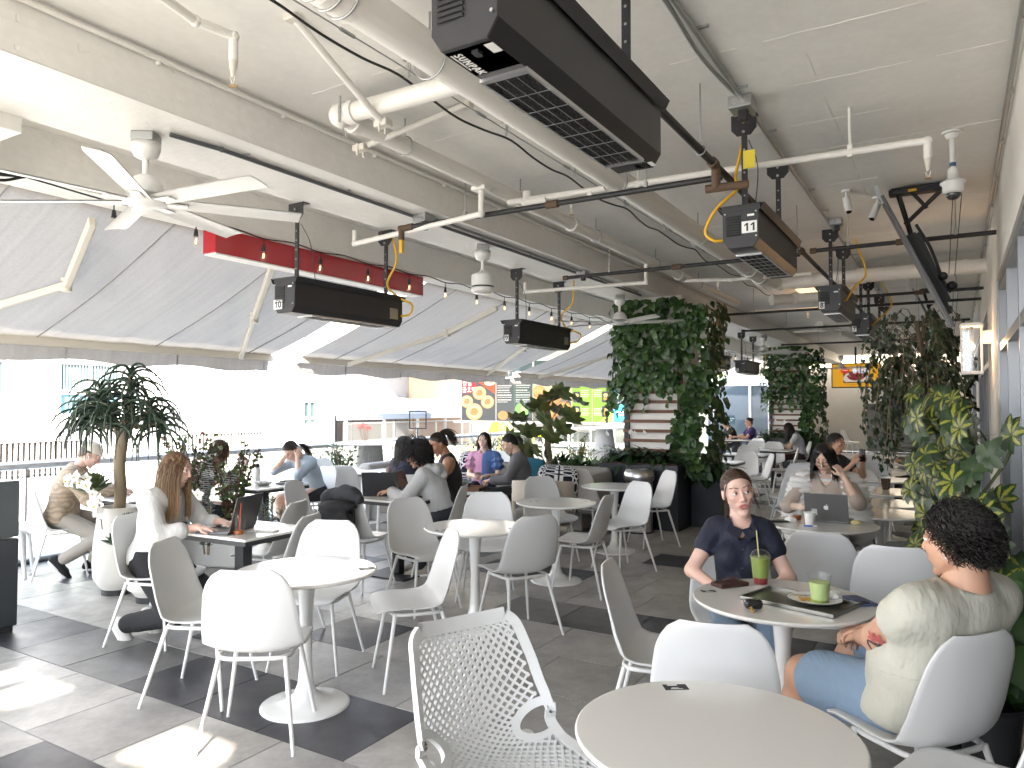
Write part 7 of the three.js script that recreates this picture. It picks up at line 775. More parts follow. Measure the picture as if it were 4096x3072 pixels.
  [0, 1].forEach(i => { const w = arms[i][1], f = w.clone().sub(arms[i][0]).normalize(), hpz = o.hpose[i] || {}; let d = hpz.dir ? V(...hpz.dir).normalize() : f.clone(), n = hpz.palm ? V(...hpz.palm) : V(0, -1, 0); n.addScaledVector(d, -n.dot(d)).normalize(); const sx = d.clone().cross(n).multiplyScalar(i ? -1 : 1).normalize(); // sx points to the thumb side
    const s = (o.handS || 0.95), L = [], A = (a, b, c) => w.clone().addScaledVector(d, a * s).addScaledVector(sx, b * s).addScaledVector(n, c * s); L.push(cap(w.clone().addScaledVector(f, -0.03), A(0.02, 0, 0), 0.026, 0.024, 0.015)); for (const b of [-0.026, -0.009, 0.009, 0.026]) L.push(cap(A(0.018, b * 0.8, 0), A(0.082, b, 0.002), 0.0145 * s, 0.0115 * s, 0.008)); const cu = hpz.curl ?? 0.5; [[0.027, 0.072], [0.009, 0.08], [-0.009, 0.074], [-0.026, 0.06]].forEach(([b, l], fi) => { const c = cu * (1 + 0.12 * fi); let q = A(0.086, b, 0.002), an = c * 0.6; for (let s3 = 0; s3 < 3; s3++) { const ll = l * s * [0.42, 0.32, 0.26][s3]; const q2 = q.clone().addScaledVector(d, Math.cos(an) * ll).addScaledVector(n, Math.sin(an) * ll).addScaledVector(sx, b * 0.03); L.push(cap(q, q2, (0.0092 - s3 * 0.0007) * s, (0.0085 - s3 * 0.0009) * s, 0.003)); q = q2; an += c * 0.9; } }); const tb = A(0.025, 0.026, 0.004), t1 = A(0.058, 0.048, 0.014 + 0.01 * cu), t2 = A(0.088, 0.05 - 0.012 * cu, 0.02 + 0.022 * cu); L.push(cap(tb, t1, 0.0125 * s, 0.0105 * s, 0.01), cap(t1, t2, 0.0102 * s, 0.0085 * s, 0.003)); geos.push(colorize(sdfMesh(L, hc2), skV)); });
  const bm = part(t, 'body', geos, o.skinMat || (o.skinMat = new THREE.MeshPhysicalMaterial({ vertexColors: true, roughness: 0.5, sheen: 0.15, sheenRoughness: 0.6 })));
  // eyes, brows, teeth
  if (!o.noFace) for (const s of [1, -1]) { const e = part(t, 'eye', sph(0.0135 * h, ...hq(s * 0.031, 0.008, 0.0805).toArray(), 14, 12), std(C(0.72, 0.69, 0.66), 0.2)); const gz = o.gaze || [0, 0]; const ir = new THREE.SphereGeometry(0.0137 * h, 14, 8, 0, 6.2832, 0, 0.47); ir.rotateX(Math.PI / 2 + gz[1]); ir.rotateY(gz[0]); ir.applyMatrix4(RH); ir.translate(...hq(s * 0.031, 0.008, 0.0808).toArray()); part(e, 'iris', ir, std(C(...(o.iris || [0.03, 0.016, 0.01])), 0.15)); const lidc = o.lid ?? 0.55; const lid = new THREE.SphereGeometry(0.0147 * h, 14, 8, 0, 6.2832, 0, Math.PI * 0.5); lid.rotateX(lidc - 0.8); lid.applyMatrix4(RH); lid.translate(...hq(s * 0.031, 0.008, 0.0805).toArray()); part(e, 'eyelid', lid, std(C(skin[0] * 0.8, skin[1] * 0.72, skin[2] * 0.7), 0.5)); const lash = []; for (let q = 0; q <= 8; q++) { const a = lerp(-0.9, 0.9, q / 8); lash.push(hq(s * 0.031 + Math.sin(a) * 0.0135, 0.008 + 0.0149 * Math.sin(0.8 - lidc) * Math.cos(a), 0.0805 + 0.0149 * Math.cos(0.8 - lidc) * Math.cos(a))); } part(e, 'eyelash', tube(lash, 0.0011, 10, 4), M.black); const bp = []; for (let q = 0; q <= 6; q++) { const a = q / 6; bp.push(hq(s * lerp(0.012, 0.053, a), 0.033 + 0.006 * Math.sin(a * 2.6) - 0.003 * a, 0.0935 - 0.034 * a * a)); } part(t, 'eyebrow', tube(bp, 0.0022 * (o.browS || 1), 12, 5), std(C(...(o.brow || o.hair.c)), 0.8)); }
  if (mo) { const tg = rbx(0.03 * h, 0.008 * h, 0.006 * h, 0.002); tg.applyMatrix4(RH); tg.translate(...hq(0, -0.0625, 0.0825).toArray()); part(t, 'teeth', tg, std(C(0.75, 0.72, 0.66), 0.3)); }
  // hair -----------------------------------------------
  if (o.hair) hairDo(t, o, h, hq, RH, res, up, sh);
  // clothes --------------------------------------------
  const cloth = (name, prims, mat, opt = {}) => { const inf = opt.inf ?? 0.012; const pr = prims.map(p => p.a ? { ...p, ra: p.ra + inf, rb: p.rb + inf } : { ...p, r: p.r.map(q => q + inf) }); const clips = opt.clips || []; const ff = opt.fold ?? 0.006, fs = opt.fs || 9; const sd2 = Math.floor(rr(0, 50)); const g = sdfMesh(pr, (opt.cell || 0.012) * res, { mod: (d, x, y, z) => { let q = d + ff * (n3(x * fs, y * fs * 0.7, z * fs, 5 + sd2) + 0.5 * n3(x * fs * 2.3, y * fs * 2, z * fs * 2.3, 8 + sd2)); for (const [A, B, r0, r1] of opt.carve || []) { const dx = B.x - A.x, dy = B.y - A.y, dz = B.z - A.z, tt = clamp(((x - A.x) * dx + (y - A.y) * dy + (z - A.z) * dz) / (dx * dx + dy * dy + dz * dz)); q = Math.max(q, lerp(r0, r1, tt) - Math.hypot(x - A.x - dx * tt, y - A.y - dy * tt, z - A.z - dz * tt)); } for (const [pt, nn] of clips) q = Math.max(q, (x - pt.x) * nn.x + (y - pt.y) * nn.y + (z - pt.z) * nn.z); return q; } }); if (opt.col) colorize(g, opt.col); const p = g.attributes.position, uv = new Float32Array(p.count * 2); for (let i = 0; i < p.count; i++) { uv[2 * i] = p.getX(i) + p.getZ(i) * 0.6; uv[2 * i + 1] = p.getY(i); } g.setAttribute('uv', new THREE.BufferAttribute(uv, 2)); return part(t, name, g, mat); };
  const ctx = { t, P, N, tp, up, hq, hp, sh, arms, legs, hip, H0, tr, up_, fo, th, sn, cloth, RC, RT, RH, skin, h, fat };
  const SU = s => { const a = sh[s], e = arms[s][0], w = arms[s][1]; return { a, e, w }; };
  const sleeve = (i, frac) => { if (frac <= 1) { const { a, e } = SU(i); return [cap(a, a.clone().lerp(e, frac), 0.05 * af, 0.05 * af, 0.025)]; } const { e, w } = SU(i); return [...up_(i), cap(e, e.clone().lerp(w, frac - 1), 0.039 * af, 0.034 * af, 0.025)]; };
  ctx.sleeve = sleeve;
  if (o.top) { const c = o.top, prims = [...tr.slice(0, c.crop ? 5 : 5), ...(bust ? tr.slice(5) : [])]; if (c.sleeve) prims.push(...sleeve(0, c.sleeve), ...sleeve(1, c.sleeve)); const clips = []; const cr = c.crop || 0; const wp = tp(0, -0.05 + cr, 0); clips.push([wp, V(0, -1, 0).applyMatrix4(RT)]); clips.push([up(0, 0.285, 0), V(0, 1, 0).applyMatrix4(RC)]); const carve = [[up(0, 0.34, -0.01), up(0, 0.235, 0.02), 0.066 + fat * 0.02, 0.062 + fat * 0.02]]; if (c.vneck) carve.push([up(0, 0.25, 0.07), up(0, 0.24 - c.vneck, 0.15), 0.05, 0.004]); if (!c.sleeve) { clips.push([up(0.152, 0.1, 0), V(1, 0.25, 0).applyMatrix4(RC)], [up(-0.152, 0.1, 0), V(-1, 0.25, 0).applyMatrix4(RC)]); } else if (c.sleeve < 1) for (const i of [0, 1]) { } cloth('shirt', prims, c.mat, { inf: c.inf ?? 0.018, clips, carve, fold: c.fold, fs: c.fs, col: c.col, cell: c.cell }); }
  if (o.bottom) { const c = o.bottom, pr = [tr[0], { ...tr[1], r: tr[1].r.map(q => q * 0.98) }]; for (const i of [0, 1]) { if (c.len <= 1) pr.push(cap(hip[i], hip[i].clone().lerp(legs[i][0], c.len), 0.092 * lf, lerp(0.092, 0.068, c.len) * lf + (c.flare || 0), 0.035)); else { pr.push(...th(i)); pr.push(cap(legs[i][0], legs[i][0].clone().lerp(legs[i][1], c.len - 1), 0.06 * lf, 0.05 * lf + (c.flare || 0), 0.03)); } } cloth('trousers', pr, c.mat, { inf: c.inf ?? 0.007, clips: [[tp(0, 0.07, 0), V(0, 1, 0).applyMatrix4(RT)]], fold: c.fold ?? 0.006, col: c.col }); }
  [0, 1].forEach(i => { const a = legs[i][1], fd = o.footDir && o.footDir[i] ? V(...o.footDir[i]).normalize() : V(0, -0.1, 1).normalize(); const sm = o.shoe ? o.shoe.mat : M.white; const upv = V(0, 1, 0).addScaledVector(fd, -fd.y).normalize(); const q = (x, y) => a.clone().addScaledVector(fd, x).addScaledVector(upv, y); const g = sdfMesh([cap(q(-0.05, -0.035), q(0.1, -0.038), 0.034, 0.037, 0.02), cap(q(0.08, -0.042), q(0.17, -0.05), 0.036, 0.026, 0.02), cap(q(-0.03, -0.01), q(0.03, -0.02), 0.038, 0.034, 0.02)], 0.009 * res); const sh2 = part(t, 'shoe', g, sm); const so = sdfMesh([cap(q(-0.055, -0.066), q(0.17, -0.07), 0.016, 0.014, 0.01), cap(q(-0.04, -0.066).add(V(0.018, 0, 0)), q(0.15, -0.07).add(V(0.024, 0, 0)), 0.014, 0.013, 0.02), cap(q(-0.04, -0.066).add(V(-0.018, 0, 0)), q(0.15, -0.07).add(V(-0.024, 0, 0)), 0.014, 0.013, 0.02)], 0.008 * res); part(sh2, 'sole', so, o.shoe && o.shoe.sole || M.white); });
  if (o.extra) o.extra(ctx);
  t.scale.setScalar(S); return t;
}
// hair built of many strands over a close cap
function hairDo(t, o, h, hq, RH, res, up, sh) {
  const H = o.hair, c0 = H.c, c1 = H.tip || c0, st = H.style, inv = new THREE.Matrix4().copy(RH).invert();
  const front = H.front ?? 0.055, capL = []; // scalp cap, cut back from the face
  const capG = sdfMesh([{ c: hq(0, 0.03, -0.016), r: [0.081, 0.093, 0.099].map(q => q * h * (H.vol || 1)), R: RH, k: 0.01 }, { c: hq(0, -0.02, -0.05), r: [0.07, 0.075, 0.06].map(q => q * h * (H.vol || 1)), R: RH, k: 0.02 }], 0.007 * res, { mod: (() => { const q = V(0, 0, 0), C0 = hq(0, 0, 0); return (d, x, y, z) => { q.set(x, y, z).sub(C0).applyMatrix4(inv).divideScalar(h); const line = q.z - (front + (q.y - 0.075) * 0.9); const ear = q.z - (0.012 + q.y * 0.2); return Math.max(d + 0.002 * n3(q.x * 90, q.y * 90, q.z * 90, 4), q.y < 0.05 ? Math.max(Math.min(line, 9), ear) * h : line * h, (-0.075 - q.y) * h); }; })() });
  colorize(capG, () => { const n = rr(0.7, 1.1); return [c0[0] * n, c0[1] * n, c0[2] * n]; }); part(t, 'hair', capG, hairMat);
  const pos = [], col = [], idx = []; const strand = (pts, r, cA, cB) => { const b0 = pos.length / 3, n = pts.length; pts.forEach((p, i) => { const k = i / (n - 1), rad = r * (i === n - 1 ? 0.15 : 1 - 0.4 * k); const d = (pts[Math.min(n - 1, i + 1)]).clone().sub(pts[Math.max(0, i - 1)]).normalize(); let s = Math.abs(d.y) > 0.9 ? V(1, 0, 0).cross(d).normalize() : UP.clone().cross(d).normalize(); const u = d.clone().cross(s); for (let q = 0; q < 3; q++) { const a = q * 2.0944; const v = p.clone().addScaledVector(s, Math.cos(a) * rad).addScaledVector(u, Math.sin(a) * rad); pos.push(v.x, v.y, v.z); const m = k * k; col.push(lerp(cA[0], cB[0], m), lerp(cA[1], cB[1], m), lerp(cA[2], cB[2], m)); } if (i) { const a = b0 + (i - 1) * 3, b = b0 + i * 3; for (let q = 0; q < 3; q++) { const q2 = (q + 1) % 3; idx.push(a + q, a + q2, b + q, a + q2, b + q2, b + q); } } }); };
  const L = H.len || 0.2, n = Math.round((H.n || 420) / (res > 1.2 ? 2 : 1)), seg = H.seg || (st === 'curly' ? 14 : 9), sr = (H.r || 0.0032) * (res > 1.2 ? 1.5 : 1);
  const coll = []; [[0.0, 0.16, -0.02, 0.115], [0.1, 0.16, -0.02, 0.085], [-0.1, 0.16, -0.02, 0.085], [0, 0.02, 0, 0.135]].forEach(([x, y, z, r]) => coll.push([up(x, y, z), r]));
  const tie = H.tie ? hq(...H.tie) : null, part_ = H.part ?? 0;
  for (let i = 0; i < n; i++) {
    const a = rr(0, 6.2832), e = Math.acos(rr(st === 'curly' ? -0.5 : -0.2, 1)); let lx = Math.sin(e) * Math.cos(a) * 0.08, ly = Math.cos(e) * 0.092 + 0.028, lz = Math.sin(e) * Math.sin(a) * 0.098 - 0.016; if (lz > front + (ly - 0.075) * 0.9 - 0.002) continue; if (ly < 0.03 && lz > 0.012) continue;
    const vf = rr(0.8, 1.08), cA = c0.map(q => q * vf * rr(0.75, 1.15)), hl = H.streak && rnd() < H.streak, cB = (hl ? H.sc : c1).map(q => q * vf), cA2 = hl ? c0.map((q, k) => lerp(q, H.sc[k], 0.4)) : cA;
    let p = hq(lx, ly, lz), pts = [p.clone()];
    if (tie) { const q1 = hq(lx * 0.98, ly * 0.9 + H.tie[1] * 0.1, lz * 0.9 + H.tie[2] * 0.1).sub(hq(0, 0.03, -0.016)); const c = hq(0, 0.03, -0.016); for (let k = 1; k <= 6; k++) { const m = p.clone().lerp(tie, k / 6); const d = m.clone().sub(c); const rl = V(d.x, d.y, d.z).applyMatrix4(inv).divideScalar(h); const q = Math.hypot(rl.x / 0.083, rl.y / 0.095, rl.z / 0.101); if (q < 1 && k < 6) m.copy(c).addScaledVector(d, 1 / q); pts.push(m); } strand(pts, sr, cA, cA); continue; }
    const out = p.clone().sub(hq(0, 0.02, -0.016)).normalize(); let dir = st === 'curly' ? out.clone().multiplyScalar(0.9).add(V(0, -0.1, 0)) : V(lx + part_ > 0 ? 0.5 : -0.5, -0.5, lz > 0.02 ? -0.1 : -0.2).applyMatrix4(RH).add(out.clone().multiplyScalar(0.1)); dir.normalize(); const len = L * rr(0.75, 1.05) * (st === 'short' ? 1 : 1), ds = len / seg; const ph = rr(0, 6.28), cr = H.curl || 0, cf = H.cf || 2.2;
    for (let k = 1; k <= seg; k++) {
      dir.addScaledVector(V(0, -1, 0), st === 'curly' ? 0.3 : 0.8).normalize(); p = p.clone().addScaledVector(dir, ds);
      const hl2 = p.clone().sub(hq(0, 0.02, -0.014)).applyMatrix4(inv).divideScalar(h), rad = [0.084, 0.1, 0.103], q = Math.hypot(hl2.x / rad[0], hl2.y / rad[1], hl2.z / rad[2]); if (q < 1) { p.addScaledVector(p.clone().sub(hq(0, 0.02, -0.014)), (1 / q - 1)); }
      if (H.clearFace && hl2.z > 0.03 && Math.abs(hl2.x) < 0.072 && hl2.y < 0.04) { p.add(V(hl2.x >= 0 ? 0.008 : -0.008, 0, -0.004).applyMatrix4(RH)); }
      for (const [c, r] of coll) { const d = p.distanceTo(c); if (d < r) p.addScaledVector(p.clone().sub(c), (r / d - 1)); }
      const w = p.clone(); if (cr) { const s1 = V(dir.z, 0, -dir.x).normalize(); w.addScaledVector(s1, Math.sin(k * cf + ph) * cr).addScaledVector(out, Math.cos(k * cf + ph) * cr); } pts.push(w);
    }
    strand(pts, sr, cA2, cB);
  }
  if (tie && H.tail) { for (let i = 0; i < (H.tailN || 120); i++) { const cA = c0.map(q => q * rr(0.7, 1.2)); const pts = [tie.clone()]; let p = tie.clone(), d = V(...H.tail).applyMatrix4(RH).normalize().add(V(rr(-0.35, 0.35), rr(-0.2, 0.2), rr(-0.35, 0.35))).normalize(); const ds = (H.tailL || 0.25) / 8 * rr(0.8, 1.1); for (let k = 0; k < 8; k++) { d.add(V(0, -0.3, 0)).normalize(); p = p.clone().addScaledVector(d, ds).add(V(rr(-0.003, 0.003), 0, rr(-0.003, 0.003))); for (const [c, r] of coll) { const dd = p.distanceTo(c); if (dd < r) p.addScaledVector(p.clone().sub(c), r / dd - 1); } pts.push(p.clone()); } strand(pts, sr, cA, cA); } }
  if (tie && H.bun) { const g = sph(H.bun * h, tie.x, tie.y, tie.z, 16, 12); colorize(g, () => c0.map(q => q * rr(0.8, 1.1))); const b = merge([g]); part(t, 'hair_bun', b, hairMat); }
  const g = new THREE.BufferGeometry(); g.setAttribute('position', new THREE.Float32BufferAttribute(pos, 3)); g.setAttribute('color', new THREE.Float32BufferAttribute(col, 3)); g.setIndex(idx); g.computeVertexNormals(); part(t, 'hair', g, hairMat);
}
const cl = (r, g, b, rough = 0.85, x = {}) => std(C(r, g, b), rough, { map: fabricT, bumpMap: tWr, bumpScale: 0.01, ...x }); const vcl = (rough = 0.85) => new THREE.MeshStandardMaterial({ vertexColors: true, roughness: rough, map: fabricT, bumpMap: tWr, bumpScale: 0.008 });
console.log('people lib');
// ---------- the people ----------
const blk = [0.012, 0.010, 0.009], dkBrown = [0.03, 0.018, 0.012], asian = [0.60, 0.41, 0.30], fair = [0.66, 0.44, 0.35], tan = [0.50, 0.29, 0.19];
// woman in navy shirt, facing the camera
person({ label: 'young woman in a short-sleeved navy shirt sitting opposite the person in the pale tee', seat: 0.395, x: -1.05, z: -4.18, fx: 0.36, fz: 0.93, lean: -0.08, side: -0.04, skin: fair, bust: 0.95, w: 0.8, hs: 1.06, head: [0.04, 0.1, 0.17], gaze: [0.22, 0.0], mouth: 1, lid: 0.42, iris: [0.07, 0.035, 0.015], hands: [[0.1, 0.62, 0.2], [-0.12, 0.62, 0.2]], elb: [[0.7, -0.5, -0.2], [-0.75, -0.5, -0.2]], hair: { c: [0.06, 0.03, 0.018], style: 'long', tie: [0, 0.02, -0.115], front: 0.058, bun: 0.03, n: 520, r: 0.0026 }, feet: [[0.1, 0.08, 0.5], [-0.1, 0.08, 0.52]], lip: [0.45, 0.15, 0.14],
  top: { sleeve: 0.4, mat: cl(0.012, 0.016, 0.036, 0.75), vneck: 0.13, inf: 0.016, crop: 0.05, fold: 0.007 }, bottom: { len: 1.9, mat: cl(0.22, 0.30, 0.40, 0.9) },
  extra: c => { const m = cl(0.012, 0.016, 0.036, 0.75); for (const s of [1, -1]) { const g = extr([[0, 0], [0.07 * s, 0.035], [0.085 * s, -0.01], [0.03 * s, -0.075]], 0.006, 0.002); g.applyMatrix4(new THREE.Matrix4().makeRotationX(-0.75)); g.applyMatrix4(c.RC); g.translate(...c.up(0, 0.2, 0.105).toArray()); part(c.t, 'collar', g, m); } for (let i = 0; i < 5; i++) part(c.t, 'button', sph(0.005, ...c.up(0, 0.1 - i * 0.05, 0.135 - (i > 2 ? 0.02 * (i - 2) : 0)).toArray(), 8, 6), std(C(0.1, 0.1, 0.14), 0.3)); const nk = []; for (let i = 0; i <= 12; i++) { const a = Math.PI * (i / 12); nk.push(c.up(Math.cos(a) * 0.065, 0.25 - Math.sin(a) * 0.09, 0.035 + Math.sin(a) * 0.07)); } part(c.t, 'necklace', tube(nk, 0.0013, 24, 5), std(C(0.6, 0.4, 0.12), 0.3, { metalness: 1 })); const wisp = []; for (const s of [1, -1]) for (let q = 0; q < 5; q++) wisp.push(tube([c.hq(s * 0.055, 0.07, 0.045), c.hq(s * (0.074 + q * 0.001), 0.01, 0.05 - q * 0.006), c.hq(s * (0.071 + q * 0.003), -0.05, 0.045 - q * 0.004), c.hq(s * (0.08 + q * 0.004), -0.09 - q * 0.006, 0.035), c.hq(s * (0.07 + q * 0.006), -0.125 - q * 0.008, 0.03)], 0.0009, 14, 4)); part(c.t, 'loose_hair', wisp, std(C(0.07, 0.035, 0.02), 0.6)); } });
// person in pale tee, from behind
person({ label: 'person in a pale sage tee and denim shorts seen from behind, tattoo on the arm', seat: 0.43, x: -0.1, z: -3.1, fx: -0.78, fz: -0.62, lean: -0.36, twist: 0.1, skin: tan, fat: 0.8, w: 1.15, pz: 0.06, armF: 1.35, legF: 1.3, bust: 1.1, hs: 1.08, faceFat: 1, head: [0.02, 0.22, 0.0], hands: [[0.02, 0.68, 0.3], [-0.05, 0.7, 0.31]], elb: [[0.8, -1.0, 0.0], [-1, -0.6, 0.1]], hair: { c: [0.014, 0.011, 0.010], style: 'curly', len: 0.07, n: 1900, curl: 0.008, cf: 1.05, seg: 11, r: 0.0022, front: 0.05, vol: 1.0 }, feet: [[0.1, 0.08, 0.62], [-0.15, 0.26, 0.68]], knee: [[0.1, 0.5, 0.8], [-0.3, 0.6, 0.8]],
  top: { sleeve: 0.28, mat: cl(0.56, 0.55, 0.47, 0.9), inf: 0.02, fold: 0.006, fs: 6, cell: 0.01 }, bottom: { len: 0.74, mat: cl(0.24, 0.34, 0.47, 0.9), flare: 0.02, fold: 0.008 }, shoe: { mat: M.white },
  extra: c => { const a = c.sh[0], e = c.arms[0][0], d = e.clone().sub(a).normalize(); const mk = (f, l, w, h, m, n = 'tattoo') => { const p = a.clone().addScaledVector(d, 0.275 * f); const sx = V(0.8, 0.05, -0.6).addScaledVector(d, -V(0.8, 0.05, -0.6).dot(d)).normalize(); const ty = d.clone().cross(sx); const r = lerp(0.056, 0.043, f) * 1.28 + 0.0015; return { p, sx, ty, r, q: (u, v) => { const an = u / r; const rr2 = lerp(0.056, 0.043, clamp(f + v / 0.275)) * 1.28 + 0.0008; return a.clone().addScaledVector(d, 0.275 * f + v).addScaledVector(sx, Math.cos(an) * rr2).addScaledVector(ty, Math.sin(an) * rr2); } }; }; const k = mk(0.72), red = std(C(0.42, 0.10, 0.09), 0.6), ink = std(C(0.05, 0.05, 0.055), 0.6); const patch = (u, v, r0, n, m) => { const pos = [], ix = []; const c0 = k.q(u, v); pos.push(c0.x, c0.y, c0.z); for (let i = 0; i <= n; i++) { const an = i / n * 6.283, r1 = r0 * (0.7 + 0.3 * Math.cos(an * 5)); const p = k.q(u + Math.cos(an) * r1, v + Math.sin(an) * r1); pos.push(p.x, p.y, p.z); if (i) ix.push(0, i, i + 1); } const g = new THREE.BufferGeometry(); g.setAttribute('position', new THREE.Float32BufferAttribute(pos, 3)); g.setIndex(ix); g.computeVertexNormals(); part(c.t, 'tattoo', g, m); }; patch(0.0, -0.01, 0.03, 30, red); patch(0.02, 0.015, 0.026, 30, red); patch(-0.02, 0.02, 0.018, 24, ink); const tl = []; for (let i = 0; i <= 10; i++) tl.push(k.q(-0.01 + 0.03 * Math.sin(i * 0.5), 0.03 + i * 0.006)); part(c.t, 'tattoo', tube(tl, 0.003, 16, 5), ink);
    part(c.t, 'earring', sph(0.005, ...c.hq(0.083, -0.04, -0.005).toArray(), 8, 6), M.white); for (const i of [0, 1]) { const w = c.arms[i][1]; if (i === 0) part(c.t, 'bracelet', tor(0.034, 0.0015, w.x, w.y, w.z, 'z', 20, 5), M.brass); } } });
// woman in quilted jacket behind the laptop
person({ label: 'woman with glasses and a white quilted jacket over her shoulders at the laptop', x: -0.95, z: -6.7, fx: 0.06, fz: 1, lean: 0.1, skin: asian, head: [0.42, -0.12, 0.06], lid: 1.25, hands: [[0.14, 1.03, 0.13], [-0.1, 0.78, 0.26]], elb: [[0.5, -0.9, 0.5], [-0.8, -0.5, -0.1]], hpose: [{ dir: [-0.5, 0.8, 0.0], palm: [-0.6, -0.3, -0.5], curl: 0.8 }, {}], hair: { c: blk, style: 'long', len: 0.24, n: 1500, curl: 0.006, r: 0.0022, clearFace: 1, front: 0.062, vol: 1.06 }, top: { sleeve: 1.1, mat: cl(0.48, 0.40, 0.34), vneck: 0.1 }, bottom: { len: 1.9, mat: cl(0.45, 0.38, 0.32) },
  extra: c => { const q = cl(0.80, 0.79, 0.76, 0.5); const pr = [cap(c.up(0.16, 0.17, -0.035), c.up(-0.16, 0.17, -0.035), 0.108, 0.108, 0.04), { c: c.up(0, 0.02, -0.09), r: [0.2, 0.22, 0.09], R: c.RC, k: 0.05 }]; for (const s of [1, -1]) { pr.push(cap(c.up(s * 0.21, 0.14, 0.01), c.up(s * 0.27, -0.16, 0.05), 0.098, 0.095, 0.04), cap(c.up(s * 0.27, -0.16, 0.05), c.tp(s * 0.26, -0.06, 0.04), 0.09, 0.075, 0.04)); } const g = sdfMesh(pr, 0.009, { mod: (d, x, y, z) => d + 0.02 * Math.pow(Math.abs(Math.sin(y * 62 + n3(x * 6, y * 6, z * 6, 2) * 0.8)), 0.5) * -1 + 0.008 + 0.004 * n3(x * 20, y * 20, z * 20, 7) + Math.max(0, 0.05 - Math.max(0, 0.05 - (z - 0.07))) * 0 }); part(c.t, 'quilted_jacket', g, q); const gm = std(C(0.05, 0.02, 0.02), 0.3); for (const s of [1, -1]) { const ring = []; for (let i = 0; i < 16; i++) { const a = i / 16 * 6.283; ring.push(c.hq(s * 0.031 + Math.cos(a) * 0.024, -0.004 + Math.sin(a) * 0.0165, 0.106 - Math.abs(Math.cos(a)) * 0.002)); } part(c.t, 'spectacle_rim', tube(ring, 0.0016, 32, 5, true), gm); part(c.t, 'spectacle_arm', rod(c.hq(s * 0.055, 0.002, 0.1), c.hq(s * 0.079, 0.01, 0.0), 0.0016), gm); } part(c.t, 'spectacle_bridge', rod(c.hq(0.008, 0.002, 0.107), c.hq(-0.008, 0.002, 0.107), 0.0016), gm); } });
// man with phone behind her
person({ label: 'dark-haired man holding up a phone behind the quilted-jacket woman', x: -1.25, z: -9.2, fx: 0.75, fz: 0.5, lean: 0.12, skin: tan, res: 1.4, head: [0.25, 0.1, 0], hands: [[0.1, 0.98, 0.34], [-0.06, 0.96, 0.34]], hpose: [{ dir: [-0.2, 0.9, 0.2], palm: [-0.7, 0, 0.2], curl: 0.7 }, { dir: [0.2, 0.9, 0.2], palm: [0.7, 0, 0.2], curl: 0.7 }], hair: { c: blk, style: 'short', len: 0.05, n: 500, front: 0.05 }, top: { sleeve: 0.42, mat: cl(0.03, 0.03, 0.035) }, bottom: { len: 1.9, mat: cl(0.03, 0.035, 0.05) }, extra: c => part(c.t, 'phone', bx(0.012, 0.14, 0.07, 0.02, 1.06, 0.4), M.blackGloss) });
// long-haired laptop woman at left
person({ label: 'woman with long highlighted hair and a white sweater typing on a laptop', x: -4.78, z: -3.16, fx: 0.93, fz: -0.37, lean: 0.16, curl: 0.16, skin: fair, head: [0.22, 0.05, 0], hands: [[0.13, 0.79, 0.38], [-0.12, 0.79, 0.36]], elb: [[0.7, -0.6, -0.4], [-0.8, -0.6, -0.4]], hpose: [{ dir: [-0.25, -0.15, 1], curl: 0.45 }, { dir: [0.25, -0.15, 1], curl: 0.45 }], hair: { c: [0.11, 0.055, 0.025], tip: [0.42, 0.24, 0.10], streak: 0.22, sc: [0.62, 0.47, 0.28], style: 'long', len: 0.44, n: 2200, seg: 12, r: 0.0018, curl: 0.0015, clearFace: 1 }, top: { sleeve: 1.55, mat: cl(0.70, 0.70, 0.69, 0.95), inf: 0.024, fold: 0.011, fs: 6 }, bottom: { len: 1.9, mat: cl(0.012, 0.012, 0.014), inf: 0.016 }, feet: [[0.1, 0.12, -0.1], [-0.08, 0.1, -0.2]], footDir: [[0.1, -0.85, 0.5], [0, -0.8, 0.55]], shoe: { mat: cl(0.62, 0.60, 0.56), sole: std(C(0.66, 0.62, 0.54), 0.8, { bumpMap: tWeave, bumpScale: 0.006 }) } });
